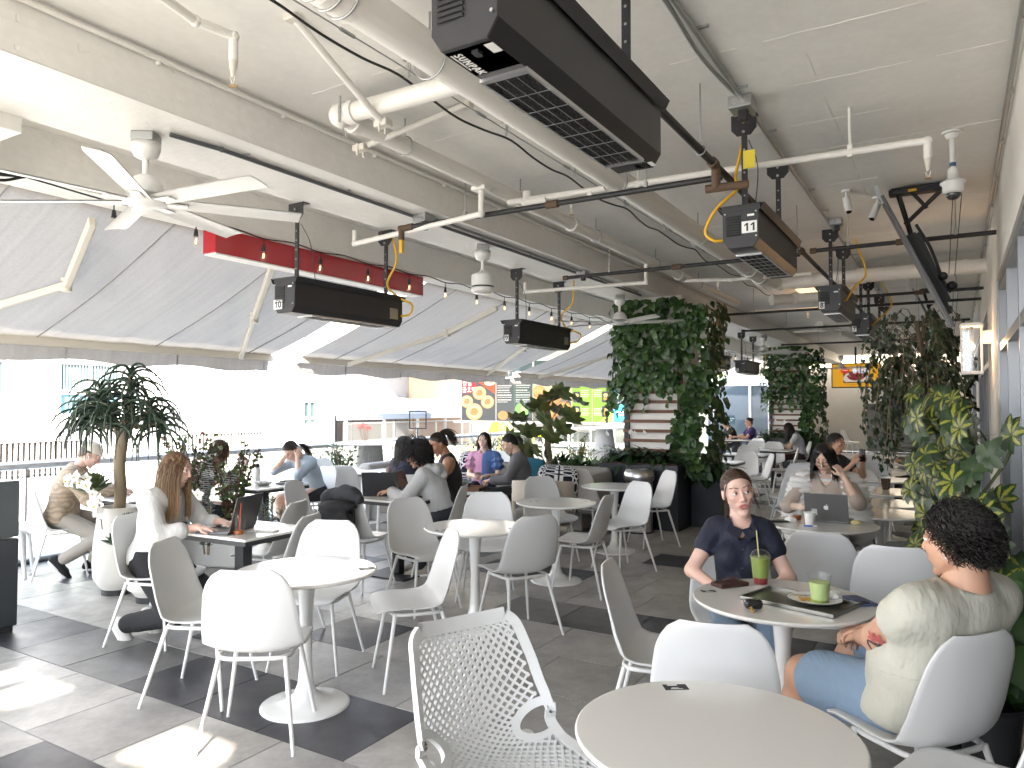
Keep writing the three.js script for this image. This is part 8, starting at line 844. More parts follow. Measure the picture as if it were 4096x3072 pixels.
// man in cap at far left
person({ label: 'man in a cream cap and tan patterned jacket at the far left', x: -7.3, z: -3.87, fx: 0.62, fz: -0.78, lean: 0.14, curl: 0.3, skin: fair, w: 1.12, head: [0.55, 0.0, 0], lid: 1.2, hands: [[0.12, 0.79, 0.42], [-0.1, 0.79, 0.42]], hpose: [{ dir: [-0.2, -0.1, 1] }, { dir: [0.2, -0.1, 1] }], hair: { c: [0.12, 0.08, 0.06], style: 'short', len: 0.012, n: 300, front: 0.05 },
  top: { sleeve: 1.85, mat: vcl(0.9), inf: 0.026, fold: 0.011, cell: 0.009, col: (x, y, z) => { const cx = Math.round(x / 0.16) * 0.16, cy = Math.round(y / 0.17) * 0.17, d = Math.max(Math.abs(x - cx) + Math.abs(y - cy) * 0.6, Math.abs(y - cy)) * 160; const m = Math.sin(d) > 0.25 ? 1 : 0.72; return [0.50 * m, 0.39 * m, 0.28 * m]; } }, bottom: { len: 1.9, mat: cl(0.40, 0.36, 0.31) }, feet: [[0.1, 0.08, 0.2], [-0.16, 0.16, -0.02]], footDir: [[0.1, -0.05, 1], [0, -0.75, 0.65]], shoe: { mat: cl(0.012, 0.012, 0.015), sole: M.white },
  extra: c => { const m = cl(0.82, 0.75, 0.64); const g = sdfMesh([{ c: c.hq(0, 0.045, -0.012), r: [0.084, 0.088, 0.102], R: c.RH, k: 0.01 }], 0.006, { mod: (() => { const inv = new THREE.Matrix4().copy(c.RH).invert(), q = V(0, 0, 0), o0 = c.hq(0, 0, 0); return (d, x, y, z) => { q.set(x, y, z).sub(o0).applyMatrix4(inv); return Math.max(d, 0.036 - q.y); }; })() }); part(c.t, 'cap', g, m); const vs = new THREE.Shape(); vs.moveTo(-0.072, 0); vs.bezierCurveTo(-0.075, 0.09, 0.075, 0.09, 0.072, 0); vs.bezierCurveTo(0.04, 0.03, -0.04, 0.03, -0.072, 0); const vg = new THREE.ExtrudeGeometry(vs, { depth: 0.006, bevelEnabled: false, curveSegments: 14 }); vg.rotateX(Math.PI / 2 + 0.25); vg.translate(0, 0.05, 0.07); vg.applyMatrix4(c.RH); vg.translate(...c.hq(0, 0, 0).toArray()); part(c.t, 'cap_visor', vg, m); part(c.t, 'earbud', [ell(0.007, 0.008, 0.007, ...c.hq(-0.083, -0.01, 0.006).toArray()), rod(c.hq(-0.086, -0.012, 0.01), c.hq(-0.086, -0.04, 0.018), 0.003)], M.white); part(c.t, 'earbud', [ell(0.007, 0.008, 0.007, ...c.hq(0.083, -0.01, 0.006).toArray())], M.white); } });
// striped-shirt woman
person({ label: 'woman in a black and white striped shirt eating by the railing', x: -6.78, z: -4.92, fx: 0.5, fz: -0.87, lean: 0.2, curl: 0.3, skin: fair, res: 1.1, head: [0.4, -0.05, 0], hands: [[0.06, 0.98, 0.4], [-0.16, 0.95, 0.42]], elb: [[0.6, -0.8, 0], [-0.8, -0.9, 0.2]], hpose: [{ dir: [0, 0.8, 0.4], palm: [0, 0, -1], curl: 0.9 }, { dir: [0, 0.8, 0.4], palm: [0, 0, -1], curl: 0.9 }], hair: { c: [0.06, 0.035, 0.02], tip: [0.35, 0.18, 0.07], style: 'long', len: 0.24, n: 520, clearFace: 1 }, top: { sleeve: 1.8, mat: vcl(), inf: 0.018, fold: 0.006, cell: 0.0075, col: (x, y, z) => { const s = Math.sin((y + 0.12 * z + 0.1 * Math.abs(x)) * 300) > -0.1 ? 1 : 0; return s ? [0.012, 0.012, 0.015] : [0.62, 0.61, 0.58]; } }, bottom: { len: 1.9, mat: cl(0.02, 0.02, 0.03) } });
// woman holding her head
person({ label: 'woman in a pale blue top resting her head in her hands', x: -6.78, z: -6.5, fx: -0.15, fz: 1, lean: 0.3, curl: 0.35, skin: asian, res: 1.1, head: [0.85, 0, 0.05], noFace: 0, lid: 1.25, hands: [[0.13, 1.0, 0.3], [-0.12, 1.02, 0.28]], elb: [[0.5, -0.9, 0.5], [-0.5, -0.9, 0.5]], hpose: [{ dir: [-0.2, 0.8, -0.4], palm: [-0.8, 0, -0.3], curl: 0.4 }, { dir: [0.2, 0.8, -0.4], palm: [0.8, 0, -0.3], curl: 0.4 }], hair: { c: dkBrown, style: 'pony', tie: [0, -0.02, -0.115], tail: [0, -0.5, -1], tailL: 0.28, tailN: 90, n: 420 }, top: { sleeve: 1.5, mat: cl(0.42, 0.50, 0.58), inf: 0.014 }, bottom: { len: 0.4, mat: cl(0.02, 0.02, 0.025) }, feet: [[0.1, 0.08, 0.3], [-0.06, 0.08, 0.36]], shoe: { mat: M.white } });
// hoodie woman
person({ label: 'woman in a light grey hooded sweatshirt seen from behind at the black laptops', x: -4.28, z: -5.7, fx: -0.93, fz: 0.36, lean: 0.26, curl: 0.2, skin: tan, head: [0.35, 0.15, 0], hands: [[0.12, 0.8, 0.42], [-0.1, 0.8, 0.42]], elb: [[0.7, -0.7, -0.3], [-0.7, -0.7, -0.3]], hpose: [{ dir: [-0.2, -0.1, 1] }, { dir: [0.2, -0.1, 1] }], hair: { c: blk, style: 'curly', len: 0.17, n: 1100, curl: 0.009, cf: 1.2, front: 0.055 }, top: { sleeve: 1.85, mat: cl(0.52, 0.52, 0.52, 0.95), inf: 0.022, crop: 0.11, fold: 0.01, fs: 7 }, bottom: { len: 1.9, mat: cl(0.035, 0.04, 0.05) }, feet: [[0.1, 0.08, 0.1], [-0.1, 0.08, 0.2]], shoe: { mat: cl(0.4, 0.36, 0.3) },
  extra: c => { const g = sdfMesh([cap(c.up(0.09, 0.24, -0.06), c.up(-0.09, 0.24, -0.06), 0.05, 0.05, 0.03), cap(c.up(0.06, 0.2, -0.12), c.up(-0.06, 0.2, -0.12), 0.055, 0.055, 0.03), cap(c.up(0, 0.13, -0.14), c.up(0, 0.2, -0.12), 0.04, 0.06, 0.03), cap(c.up(0.1, 0.24, -0.04), c.up(0.08, 0.18, 0.09), 0.036, 0.028, 0.03), cap(c.up(-0.1, 0.24, -0.04), c.up(-0.08, 0.18, 0.09), 0.036, 0.028, 0.03)], 0.01, { mod: (d, x, y, z) => d + 0.007 * n3(x * 12, y * 12, z * 12, 3) }); part(c.t, 'hood', g, cl(0.52, 0.52, 0.52, 0.95)); const tk = []; part(c.t, 'watch', tor(0.034, 0.007, c.arms[1][1].x, c.arms[1][1].y, c.arms[1][1].z - 0.02, 'z', 18, 6), M.black); } });
// ponytail woman with arm tattoo
person({ label: 'woman with a high ponytail and bare tattooed shoulder behind the hoodie woman', x: -4.72, z: -6.5, fx: -0.75, fz: 0.66, lean: 0.12, curl: 0.12, skin: [0.42, 0.22, 0.13], w: 1.05, armF: 1.1, head: [0.5, 0.25, 0], lid: 1.25, res: 1.1, hands: [[0.1, 0.72, 0.34], [-0.1, 0.72, 0.34]], hair: { c: dkBrown, style: 'pony', tie: [0, 0.1, -0.07], tail: [0, 0.1, -1], tailL: 0.26, tailN: 160, n: 480 }, top: { mat: cl(0.03, 0.03, 0.03), vneck: 0.06 }, bottom: { len: 1.9, mat: cl(0.02, 0.02, 0.03) }, seat: 0.5, extra: c => part(c.t, 'tattoo', [ell(0.012, 0.035, 0.026, ...c.sh[0].clone().lerp(c.arms[0][0], 0.55).add(V(0.045, 0, 0.0)).toArray(), 10, 8)], std(C(0.08, 0.055, 0.045), 0.7)) });
// black-haired woman in navy
person({ label: 'black-haired woman in a dark navy top in the white rounded armchair', x: -5.72, z: -7.0, fx: 0.3, fz: -0.95, lean: 0.02, skin: asian, res: 1.3, head: [0.0, -0.5, 0], seat: 0.4, hands: [[0.1, 0.62, 0.26], [-0.1, 0.62, 0.26]], hair: { c: blk, style: 'long', len: 0.3, n: 600, r: 0.004 }, top: { sleeve: 1.8, mat: cl(0.012, 0.015, 0.035), inf: 0.018 }, bottom: { len: 1.9, mat: cl(0.02, 0.02, 0.03) } });
// woman in pink and blue on the sofa
person({ label: 'woman in a pink and blue striped blouse sitting on the sofa facing us', x: -5.65, z: -8.58, fx: 0.35, fz: 0.94, lean: -0.12, skin: [0.62, 0.44, 0.34], res: 1.1, seat: 0.4, head: [-0.02, -0.1, 0.02], gaze: [0.2, 0], hands: [[0.1, 0.66, 0.2], [-0.06, 0.66, 0.22]], hair: { c: [0.016, 0.011, 0.009], style: 'long', len: 0.2, n: 560, clearFace: 1, part: 0.02, r: 0.0036 }, top: { sleeve: 0.55, mat: vcl(), inf: 0.018, cell: 0.008, col: (x, y, z) => { const st = Math.sin(x * 420) > 0 ? 1 : 0.78; return x > 0 ? [0.12 * st, 0.22 * st, 0.5 * st] : [0.72 * st, 0.36 * st, 0.55 * st]; } }, bottom: { len: 1.9, mat: cl(0.02, 0.03, 0.07) },
  extra: c => { for (const i of [0, 1]) { const m = i ? cl(0.7, 0.38, 0.55) : cl(0.14, 0.24, 0.5), p = c.sh[i], e = c.arms[i][0]; for (const k of [0.2, 0.5]) { const q = p.clone().lerp(e, k), d = e.clone().sub(p).normalize(); const g = new THREE.CylinderGeometry(0.072, 0.1, 0.06, 26, 1, true); const ps = g.attributes.position; for (let j = 0; j < ps.count; j++) if (ps.getY(j) < 0) { const a = Math.atan2(ps.getZ(j), ps.getX(j)), s = 1 + 0.14 * Math.sin(a * 9); ps.setX(j, ps.getX(j) * s); ps.setZ(j, ps.getZ(j) * s); } g.applyQuaternion(new THREE.Quaternion().setFromUnitVectors(V(0, -1, 0), d)); g.translate(q.x, q.y, q.z); g.computeVertexNormals(); const mm = m.clone(); mm.side = THREE.DoubleSide; part(c.t, 'ruffle', g, mm); } } part(c.t, 'phone', bx(0.07, 0.01, 0.14, 0, 0.7, 0.28, 0, -0.3), std(C(0.35, 0.3, 0.32), 0.3)); } });
// woman in grey cardigan
person({ label: 'woman in a grey cardigan with a short ponytail looking down on the sofa', x: -4.72, z: -7.98, fx: -0.86, fz: 0.5, lean: 0.06, curl: 0.18, skin: asian, res: 1.1, seat: 0.44, head: [0.55, 0.05, 0], lid: 1.25, hands: [[0.04, 0.68, 0.34], [-0.04, 0.67, 0.33]], hpose: [{ curl: 1.0 }, { curl: 1.0 }], hair: { c: blk, style: 'pony', tie: [0, 0.03, -0.11], tail: [0, -0.2, -1], tailL: 0.14, tailN: 110, n: 480 }, top: { sleeve: 1.85, mat: cl(0.14, 0.14, 0.15, 0.95), inf: 0.02, fold: 0.008 }, bottom: { len: 1.75, mat: cl(0.012, 0.012, 0.014) }, extra: c => part(c.t, 'earring', sph(0.006, ...c.hq(0.083, -0.045, 0.0).toArray()), M.white) });
// far people
person({ label: 'far man in a black tee leaning over a table beside the first leafy column', x: -5.4, z: -20.9, fx: -0.6, fz: 0.5, lean: 0.2, curl: 0.3, skin: fair, res: 1.8, head: [0.5, 0, 0], hands: [[0.12, 0.8, 0.4], [-0.12, 0.8, 0.4]], hair: { c: blk, style: 'short', len: 0.07, n: 500 }, top: { sleeve: 0.42, mat: cl(0.012, 0.012, 0.014) }, bottom: { len: 1.9, mat: cl(0.02, 0.02, 0.03) } });
person({ label: 'far woman in a purple tee with hair in a bun', x: -4.7, z: -20.0, fx: -0.8, fz: 0.5, lean: 0.1, skin: tan, res: 1.8, head: [0.15, 0, 0], hands: [[0.15, 0.8, 0.42], [-0.12, 0.8, 0.4]], hair: { c: dkBrown, style: 'pony', tie: [0, 0.06, -0.11], bun: 0.035, n: 360 }, top: { sleeve: 0.42, mat: cl(0.035, 0.015, 0.10) }, bottom: { len: 1.9, mat: cl(0.02, 0.02, 0.03) } });
person({ label: 'far woman in a white tee with long dark hair bent over a table', x: -2.95, z: -16.85, fx: -0.95, fz: 0.3, lean: 0.15, curl: 0.3, skin: asian, res: 1.7, head: [0.6, 0, 0], hands: [[0.12, 0.8, 0.42], [-0.12, 0.8, 0.4]], hair: { c: [0.03, 0.015, 0.012], style: 'long', len: 0.4, n: 600, r: 0.004 }, top: { sleeve: 0.42, mat: cl(0.55, 0.55, 0.58) }, bottom: { len: 1.9, mat: cl(0.05, 0.02, 0.02) } });
person({ label: 'person in an olive jacket half hidden by the ficus at a far table', x: -0.35, z: -12.5, fx: -0.8, fz: 0.3, lean: 0.15, skin: tan, res: 1.6, head: [0.2, 0, 0], hands: [[0.12, 0.8, 0.42], [-0.12, 0.8, 0.4]], hair: { c: blk, style: 'short', len: 0.07, n: 400 }, top: { sleeve: 1.85, mat: cl(0.12, 0.14, 0.09), inf: 0.025 }, bottom: { len: 1.9, mat: cl(0.02, 0.02, 0.03) } });
console.log('persons');
// ---------- things on the tables ----------
const clearP = phys(C(0.97, 0.98, 0.97), 0.06, { transmission: 1, thickness: 0, ior: 1.4 });
function cup(x, y, z, label, o = {}) { const t = thing(o.name || 'plastic_cup', label, 'cup', [x, y, z], 0, o.group); const h = o.h || 0.125, r0 = o.r0 || 0.03, r1 = o.r1 || 0.045; part(t, 'cup_wall', lathe([[0.001, 0.001], [r0, 0.001], [r0 + 0.001, 0.004], [r1, h], [r1 + 0.002, h + 0.001], [r1 + 0.002, h - 0.004]], 32), o.mat || clearP); if (o.liq) { let y0 = 0.003; for (const [f, m] of o.liq) { const a = y0, b = h * f, ra = lerp(r0, r1, a / h) - 0.0015, rb = lerp(r0, r1, b / h) - 0.0015; part(t, 'drink', cyl(ra, rb, b - a, 0, a, 0, 28), m); y0 = b + 0.0004; } } if (o.lid) part(t, 'lid', lathe([[r1 + 0.003, h - 0.002], [r1 + 0.003, h + 0.004], [r1 - 0.002, h + 0.008], ...(o.dome ? [[r1 * 0.85, h + 0.024], [r1 * 0.45, h + 0.034], [0.008, h + 0.036]] : [[0.006, h + 0.008]])], 28), clearP); if (o.straw) part(t, 'straw', rod([0.002, 0.02, 0], o.straw.to, 0.0035, 0.0035, 8), o.straw.m); return t; }
const greenD = std(C(0.22, 0.28, 0.06), 0.5), greenL = std(C(0.42, 0.52, 0.22), 0.5), redD = std(C(0.2, 0.015, 0.015), 0.4), coffee = std(C(0.035, 0.012, 0.006), 0.25), amber = std(C(0.35, 0.1, 0.02), 0.4);
const Y2 = 0.72;
cup(-0.85, Y2, -3.80, 'clear cup of layered green and red drink with a domed lid and straw', { h: 0.135, r1: 0.048, r0: 0.034, liq: [[0.24, redD], [0.97, greenD]], lid: 1, dome: 1, straw: { to: [-0.02, 0.26, -0.01], m: std(C(0.45, 0.42, 0.2), 0.6) } });
{ const t = thing('folded_wallet', 'dark brown leather phone wallet on the table with the green drinks', 'wallet', [-0.97, Y2, -3.68], 0.95); const lm = std(C(0.05, 0.018, 0.013), 0.45); part(t, 'case', rbx(0.17, 0.02, 0.085, 0.006, 0, 0.01, 0), lm); part(t, 'strap', [tube([[-0.02, 0.02, -0.03], [0, 0.034, -0.005], [0.03, 0.034, 0.01], [0.05, 0.022, 0.03]], 0.006, 16, 6)], lm); part(t, 'camera_lens', cyl(0.012, 0.012, 0.004, 0.055, 0.018, 0.015, 16), M.blackGloss); }
{ const t = thing('serving_tray', 'dark steel serving tray under the white plate', 'tray', [-0.62, Y2, -3.52], -0.28); const m = std(C(0.22, 0.22, 0.2), 0.28, { metalness: 0.9 }); part(t, 'base', rbx(0.42, 0.005, 0.27, 0.002, 0, 0.004, 0), m); part(t, 'rim', [rbx(0.43, 0.018, 0.008, 0.003, 0, 0.01, 0.135), rbx(0.43, 0.018, 0.008, 0.003, 0, 0.01, -0.135), rbx(0.008, 0.018, 0.262, 0.003, 0.211, 0.0102, 0), rbx(0.008, 0.018, 0.262, 0.003, -0.211, 0.0102, 0)], m); }
{ const t = thing('plate', 'white plate with food scraps and fork on the steel tray', 'plate', [-0.56, Y2 + 0.007, -3.55], 0.4); part(t, 'dish', lathe([[0.001, 0.004], [0.08, 0.004], [0.115, 0.014], [0.118, 0.016], [0.115, 0.018], [0.08, 0.009], [0.001, 0.008]], 44), std(C(0.78, 0.77, 0.74), 0.25)); part(t, 'rim_line', tor(0.117, 0.0018, 0, 0.0165, 0, 'y', 44, 5), M.black); for (let i = 0; i < 9; i++) part(t, 'food_scrap', ell(rr(0.006, 0.016), 0.004, rr(0.005, 0.012), -0.05 + rr(-0.03, 0.03), 0.012, rr(-0.03, 0.03), 8, 6), std(C(rr(0.3, 0.5), rr(0.2, 0.35), 0.05), 0.6)); part(t, 'fork', [rod([-0.1, 0.022, -0.03], [0.02, 0.012, -0.05], 0.0025), bx(0.03, 0.002, 0.016, 0.03, 0.012, -0.052, 0.2)], M.steel); }
function napkin(x, y, z, s, label) { const t = thing('napkin', label, 'napkin', [x, y, z], rr(0, 6), 'crumpled white napkins'); const g = new THREE.IcosahedronGeometry(s, 3), p = g.attributes.position; for (let i = 0; i < p.count; i++) { const v = V(p.getX(i), p.getY(i), p.getZ(i)), n = 0.7 + 0.6 * n3(v.x * 30, v.y * 30, v.z * 30, 6); p.setXYZ(i, v.x * n, Math.max(0.001, v.y * n * 0.7 + s * 0.35), v.z * n); } g.computeVertexNormals(); part(t, 'paper', g, std(C(0.78, 0.78, 0.76), 0.9)); }
napkin(-0.49, Y2 + 0.02, -3.62, 0.035, 'crumpled napkin on the white plate'); cup(-0.535, Y2 + 0.012, -3.53, 'half-empty clear cup with green foam on the plate', { h: 0.125, r1: 0.05, r0: 0.036, liq: [[0.12, greenD], [0.72, greenL]] });
{ const t = thing('smartphone', 'slate blue smartphone lying at the right of the steel tray', 'phone', [-0.39, Y2, -3.68], -0.9); part(t, 'case', rbx(0.16, 0.011, 0.078, 0.005, 0, 0.006, 0), std(C(0.06, 0.08, 0.16), 0.5)); part(t, 'camera_bump', rbx(0.035, 0.003, 0.035, 0.001, 0.055, 0.0125, 0.014), M.black); }
{ const t = thing('earbud_case', 'black glossy earbud case with a gold chain', 'case', [-0.775, Y2, -3.32], 0.5); part(t, 'shell', rbx(0.078, 0.04, 0.05, 0.016, 0, 0.021, 0, 0, 0, 0, 4), M.blackGloss); for (let i = 0; i < 9; i++) part(t, 'chain_link', tor(0.006, 0.0018, -0.02 + 0.004 * Math.sin(i), 0.012 - i * 0.0008, 0.03 + i * 0.005, i % 2 ? 'x' : 'y', 10, 5), M.brass); }
function laptop(x, y, z, fx, fz, label, open, o = {}) { const t = thing('laptop', label, 'laptop', [x, y, z], face(fx, fz), 'open laptops'); const m = o.mat || std(C(0.1, 0.1, 0.1), 0.4, { metalness: 0.7 }), w = o.w || 0.32, d = o.d || 0.22; part(t, 'base', rbx(w, 0.016, d, 0.005, 0, 0.009, d / 2), m); const keys = []; for (let r = 0; r < 5; r++) for (let c = 0; c < 12; c++) keys.push(bx(0.018, 0.002, 0.014, -0.125 * w / 0.32 + c * 0.0227 * w / 0.32, 0.018, 0.035 + r * 0.019)); part(t, 'keyboard', keys, M.black).userData.kind = 'stuff'; const lid = new THREE.Group(); const L = (g) => { g.rotateX(-open); g.translate(0, 0.017, 0.0); return g; }; const lp = part(t, 'lid', L(rbx(w, d, 0.008, 0.004, 0, d / 2, -0.004)), m); part(lp, 'display', L(bx(w - 0.016, d - 0.018, 0.001, 0, d / 2, 0.0008)), o.scr || std(C(0.16, 0.17, 0.19), 0.15)); if (o.logo) { const s = new THREE.Shape(); s.moveTo(0, 0.012); s.bezierCurveTo(0.012, 0.018, 0.019, 0.01, 0.017, 0.004); s.bezierCurveTo(0.011, 0.001, 0.012, -0.006, 0.018, -0.008); s.bezierCurveTo(0.013, -0.022, 0.007, -0.02, 0, -0.018); s.bezierCurveTo(-0.008, -0.021, -0.018, -0.014, -0.017, 0.001); s.bezierCurveTo(-0.017, 0.012, -0.008, 0.016, 0, 0.012); const g = new THREE.ExtrudeGeometry(s, { depth: 0.0008, bevelEnabled: false, curveSegments: 8 }); const s2 = new THREE.Shape(); s2.moveTo(0, 0.015); s2.bezierCurveTo(0, 0.022, 0.006, 0.025, 0.009, 0.026); s2.bezierCurveTo(0.009, 0.019, 0.005, 0.015, 0, 0.015); const g2 = new THREE.ExtrudeGeometry(s2, { depth: 0.0008, bevelEnabled: false }); for (const q of [g, g2]) { q.rotateY(Math.PI); q.translate(0, d / 2, -0.0085); L(q); } part(lp, 'logo', [g, g2], std(C(0.75, 0.77, 0.78), 0.3)); part(lp, 'lid_sticker', L(bx(0.04, 0.05, 0.0006, 0.085, d * 0.3, -0.0086)), std(C(0.45, 0.46, 0.44), 0.5)); } return t; }
laptop(-0.86, Y2, -6.06, 0.04, -1, 'grey laptop with a pale apple logo seen from behind', 0.28, { logo: 1, mat: std(C(0.15, 0.15, 0.15), 0.42, { metalness: 0.5 }), d: 0.215, w: 0.31 });
laptop(-4.24, 0.74, -3.42, -0.93, 0.37, 'dark laptop the long-haired woman is typing on', 0.25, { scr: std(C(0.10, 0.12, 0.15), 0.2), w: 0.35, d: 0.24 }); laptop(-4.6, 0.74, -5.62, 0.93, -0.36, 'black laptop in front of the hoodie woman', 0.3, { mat: M.black, scr: M.blackGloss, w: 0.34, d: 0.23 }); laptop(-4.74, 0.74, -5.42, -0.5, -0.86, 'black laptop beside the backpack, screen turned away', 0.3, { mat: M.black, scr: std(C(0.03, 0.02, 0.015), 0.12), w: 0.34, d: 0.23 });
cup(-0.95, Y2, -5.86, 'white paper cup in front of the grey laptop', { name: 'paper_cup', h: 0.095, r0: 0.03, r1: 0.041, mat: std(C(0.76, 0.75, 0.72), 0.6) }); cup(-1.08, Y2, -6.08, 'clear plastic cup with amber remains left of the grey laptop', { h: 0.12, liq: [[0.3, amber]], lid: 1, straw: { to: [0.01, 0.22, -0.01], m: clearP } }); napkin(-1.1, Y2, -5.95, 0.045, 'crumpled napkin beside the clear cup and laptop');
{ const t = thing('smartphone', 'black smartphone at the left rim of the laptop table', 'phone', [-1.18, Y2, -5.9], 0.6); part(t, 'case', rbx(0.15, 0.012, 0.075, 0.005, 0, 0.007, 0), M.black); const p = thing('pen', 'blue and white pen before the paper cup', 'pen', [-0.95, Y2 + 0.006, -5.78], 0.2); part(p, 'barrel', rod([-0.06, 0, 0], [0.06, 0, 0], 0.005), M.white); part(p, 'grip', rod([-0.03, 0, 0], [0.03, 0, 0], 0.0056), std(C(0.05, 0.12, 0.5), 0.4)); const s = thing('snack_tub', 'small oval yellow snack tub right of the grey laptop', 'tub', [-0.66, Y2, -6.05]); part(s, 'tub', ell(0.035, 0.016, 0.024, 0, 0.017, 0), std(C(0.62, 0.55, 0.3), 0.5)); part(s, 'band', ell(0.036, 0.006, 0.025, 0, 0.02, 0), std(C(0.7, 0.45, 0.05), 0.5)); }
for (const [x, z, l] of [[-0.9, -8.5, 'iced dark coffee behind the quilted jacket, left of two'], [-0.66, -8.75, 'iced dark coffee behind the quilted jacket, right of two']]) cup(x, Y2, z, l, { h: 0.14, r1: 0.052, r0: 0.036, liq: [[0.85, coffee]], lid: 1, straw: l.includes('left') ? { to: [-0.015, 0.24, 0], m: std(C(0.5, 0.4, 0.25), 0.6) } : null, group: 'iced coffees' }); napkin(-0.78, Y2, -8.58, 0.05, 'crumpled napkins between the two iced coffees');
cup(-0.6, Y2, -11.9, 'green iced drink on the far table by the ficus', { h: 0.14, r1: 0.05, liq: [[0.8, greenL]], lid: 1, dome: 1 });
cup(-4.16, 0.74, -3.33, 'clear cup with orange remains and red straw on the laptop woman\'s table', { h: 0.135, r1: 0.047, r0: 0.034, liq: [[0.2, amber]], straw: { to: [0.02, 0.21, 0.0], m: std(C(0.65, 0.09, 0.03), 0.5) } }); { const t = thing('paper_sheet', 'white paper and phone on the laptop woman\'s table', 'paper', [-4.1, 0.741, -3.5], 0.3); part(t, 'sheet', bx(0.2, 0.001, 0.14, 0, 0.001, 0), M.white); part(t, 'phone', rbx(0.14, 0.008, 0.07, 0.003, 0.02, 0.006, 0.0), std(C(0.6, 0.58, 0.55), 0.4)); }
cup(-4.62, 0.74, -5.78, 'clear jar with a white straw beside the black laptops', { h: 0.1, r0: 0.036, r1: 0.036, liq: [[0.3, coffee]], straw: { to: [0.02, 0.19, 0], m: M.white } }); { const b = thing('bottle', 'mauve water bottle standing behind the black laptops', 'bottle', [-4.88, 0.74, -5.7]); part(b, 'body', lathe([[0.001, 0], [0.036, 0], [0.038, 0.01], [0.038, 0.17], [0.03, 0.19], [0.001, 0.19]], 24), std(C(0.3, 0.24, 0.24), 0.5)); part(b, 'lid', lathe([[0.03, 0.19], [0.03, 0.24], [0.015, 0.26], [0.001, 0.26]], 20), std(C(0.2, 0.16, 0.16), 0.5)); const w = thing('bottle', 'white water bottle with dark lid on the striped-shirt woman\'s table', 'bottle', [-6.72, 0.74, -5.62]); part(w, 'body', lathe([[0.001, 0], [0.034, 0], [0.034, 0.16], [0.026, 0.18], [0.001, 0.18]], 24), M.white); part(w, 'lid', cyl(0.027, 0.024, 0.04, 0, 0.18, 0, 20), M.black); }
{ const t = thing('salad_bowl', 'shallow white bowl of salad on the table by the railing', 'bowl', [-6.5, 0.74, -5.52]); part(t, 'bowl', lathe([[0.001, 0.002], [0.06, 0.003], [0.11, 0.04], [0.113, 0.042], [0.105, 0.036], [0.05, 0.012], [0.001, 0.011]], 36), M.white); for (let i = 0; i < 22; i++) part(t, 'salad_leaf', leafGeo(0.04, LEAF.ficus, 0.4, 0.3).applyMatrix4(leafM(V(rr(-0.06, 0.06), 0.03, rr(-0.06, 0.06)), rdir(), UP)), i % 3 ? leafMat(0.1, 0.18, 0.04) : std(C(0.5, 0.15, 0.05), 0.5)); const b = thing('notebook_stack', 'dark notebooks stacked before the woman holding her head', 'notebook', [-6.38, 0.74, -5.78], 0.3); for (let i = 0; i < 3; i++) part(b, 'notebook', rbx(0.24 - i * 0.02, 0.012, 0.17, 0.003, i * 0.01, 0.007 + i * 0.013, 0, i * 0.1), i === 1 ? M.white : M.black); }
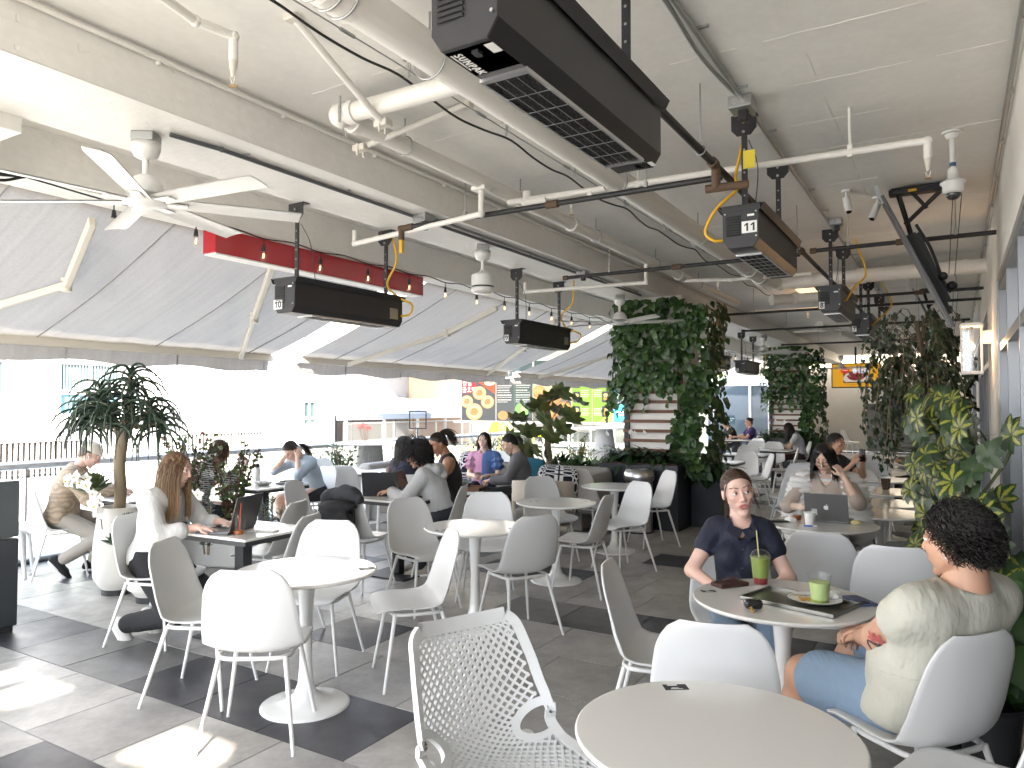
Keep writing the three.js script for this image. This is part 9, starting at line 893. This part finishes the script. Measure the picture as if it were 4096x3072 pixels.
{ const t = thing('wooden_tray', 'brown wooden tray on the lounge side table', 'tray', [-5.28, 0.55, -7.68], 0.2); part(t, 'base', uvBox(rbx(0.42, 0.012, 0.3, 0.003, 0, 0.008, 0)), M.wood); part(t, 'rim', [bx(0.42, 0.04, 0.012, 0, 0.03, 0.144), bx(0.42, 0.04, 0.012, 0, 0.03, -0.144), bx(0.012, 0.04, 0.276, 0.204, 0.0301, 0), bx(0.012, 0.04, 0.276, -0.204, 0.0301, 0)].map(g => uvBox(g)), M.wood); const c = thing('mug', 'large grey cup and saucer on the wooden tray', 'cup', [-5.3, 0.564, -7.66]); const gm = std(C(0.10, 0.11, 0.11), 0.4); part(c, 'saucer', lathe([[0.001, 0.002], [0.05, 0.003], [0.085, 0.014], [0.05, 0.008], [0.001, 0.007]], 32), gm); part(c, 'bowl', lathe([[0.001, 0.012], [0.035, 0.012], [0.06, 0.05], [0.072, 0.085], [0.068, 0.085], [0.05, 0.045], [0.001, 0.022]], 32), gm); part(c, 'handle', tor(0.02, 0.005, -0.078, 0.06, 0, 'z', 16, 6), gm); }
{ // backpack hung on the chair back
  const t = thing('backpack', 'black backpack and jacket hanging on a white shell chair', 'backpack', [-4.57, -0.03, -4.7], face(0.05, 1)); const bm = std(C(0.012, 0.012, 0.014), 0.8, { bumpMap: tWeave, bumpScale: 0.001 }); const g = sdfMesh([{ c: V(0, 0.62, 0.02), r: [0.17, 0.2, 0.085], k: 0.03 }, { c: V(0.02, 0.5, 0.02), r: [0.16, 0.12, 0.09], k: 0.04 }], 0.012, { mod: (d, x, y, z) => d + 0.012 * n3(x * 9, y * 9, z * 9, 3) }); part(t, 'bag', g, bm); const f = sdfMesh([{ c: V(0, 0.78, 0.02), r: [0.19, 0.05, 0.11], k: 0.03 }, { c: V(0, 0.66, 0.1), r: [0.185, 0.13, 0.022], k: 0.05 }], 0.011, { mod: (d, x, y, z) => d + 0.006 * n3(x * 12, y * 12, z * 12, 9) }); part(t, 'flap', f, bm); for (const s of [-1, 1]) part(t, 'strap', tube([[s * 0.12, 0.8, -0.03], [s * 0.2, 0.62, 0.05], [s * 0.19, 0.42, 0.08], [s * 0.12, 0.28, 0.06]], 0.014, 20, 6), bm); part(t, 'buckle', [bx(0.02, 0.05, 0.006, -0.09, 0.53, 0.125), bx(0.02, 0.05, 0.006, 0.09, 0.53, 0.125)], M.heaterIn); const j = sdfMesh([cap(V(-0.16, 0.86, -0.06), V(0.1, 0.88, -0.04), 0.05, 0.06, 0.04), cap(V(0.0, 0.9, -0.08), V(0.17, 0.84, -0.05), 0.045, 0.05, 0.04), cap(V(-0.18, 0.84, -0.02), V(-0.16, 0.74, 0.0), 0.04, 0.03, 0.04)], 0.011, { mod: (d, x, y, z) => d + 0.016 * n3(x * 13, y * 13, z * 13, 4) }); part(t, 'draped_jacket', j, std(C(0.03, 0.032, 0.036), 0.9)); }
console.log('props');
renderer.render(scene, camera);
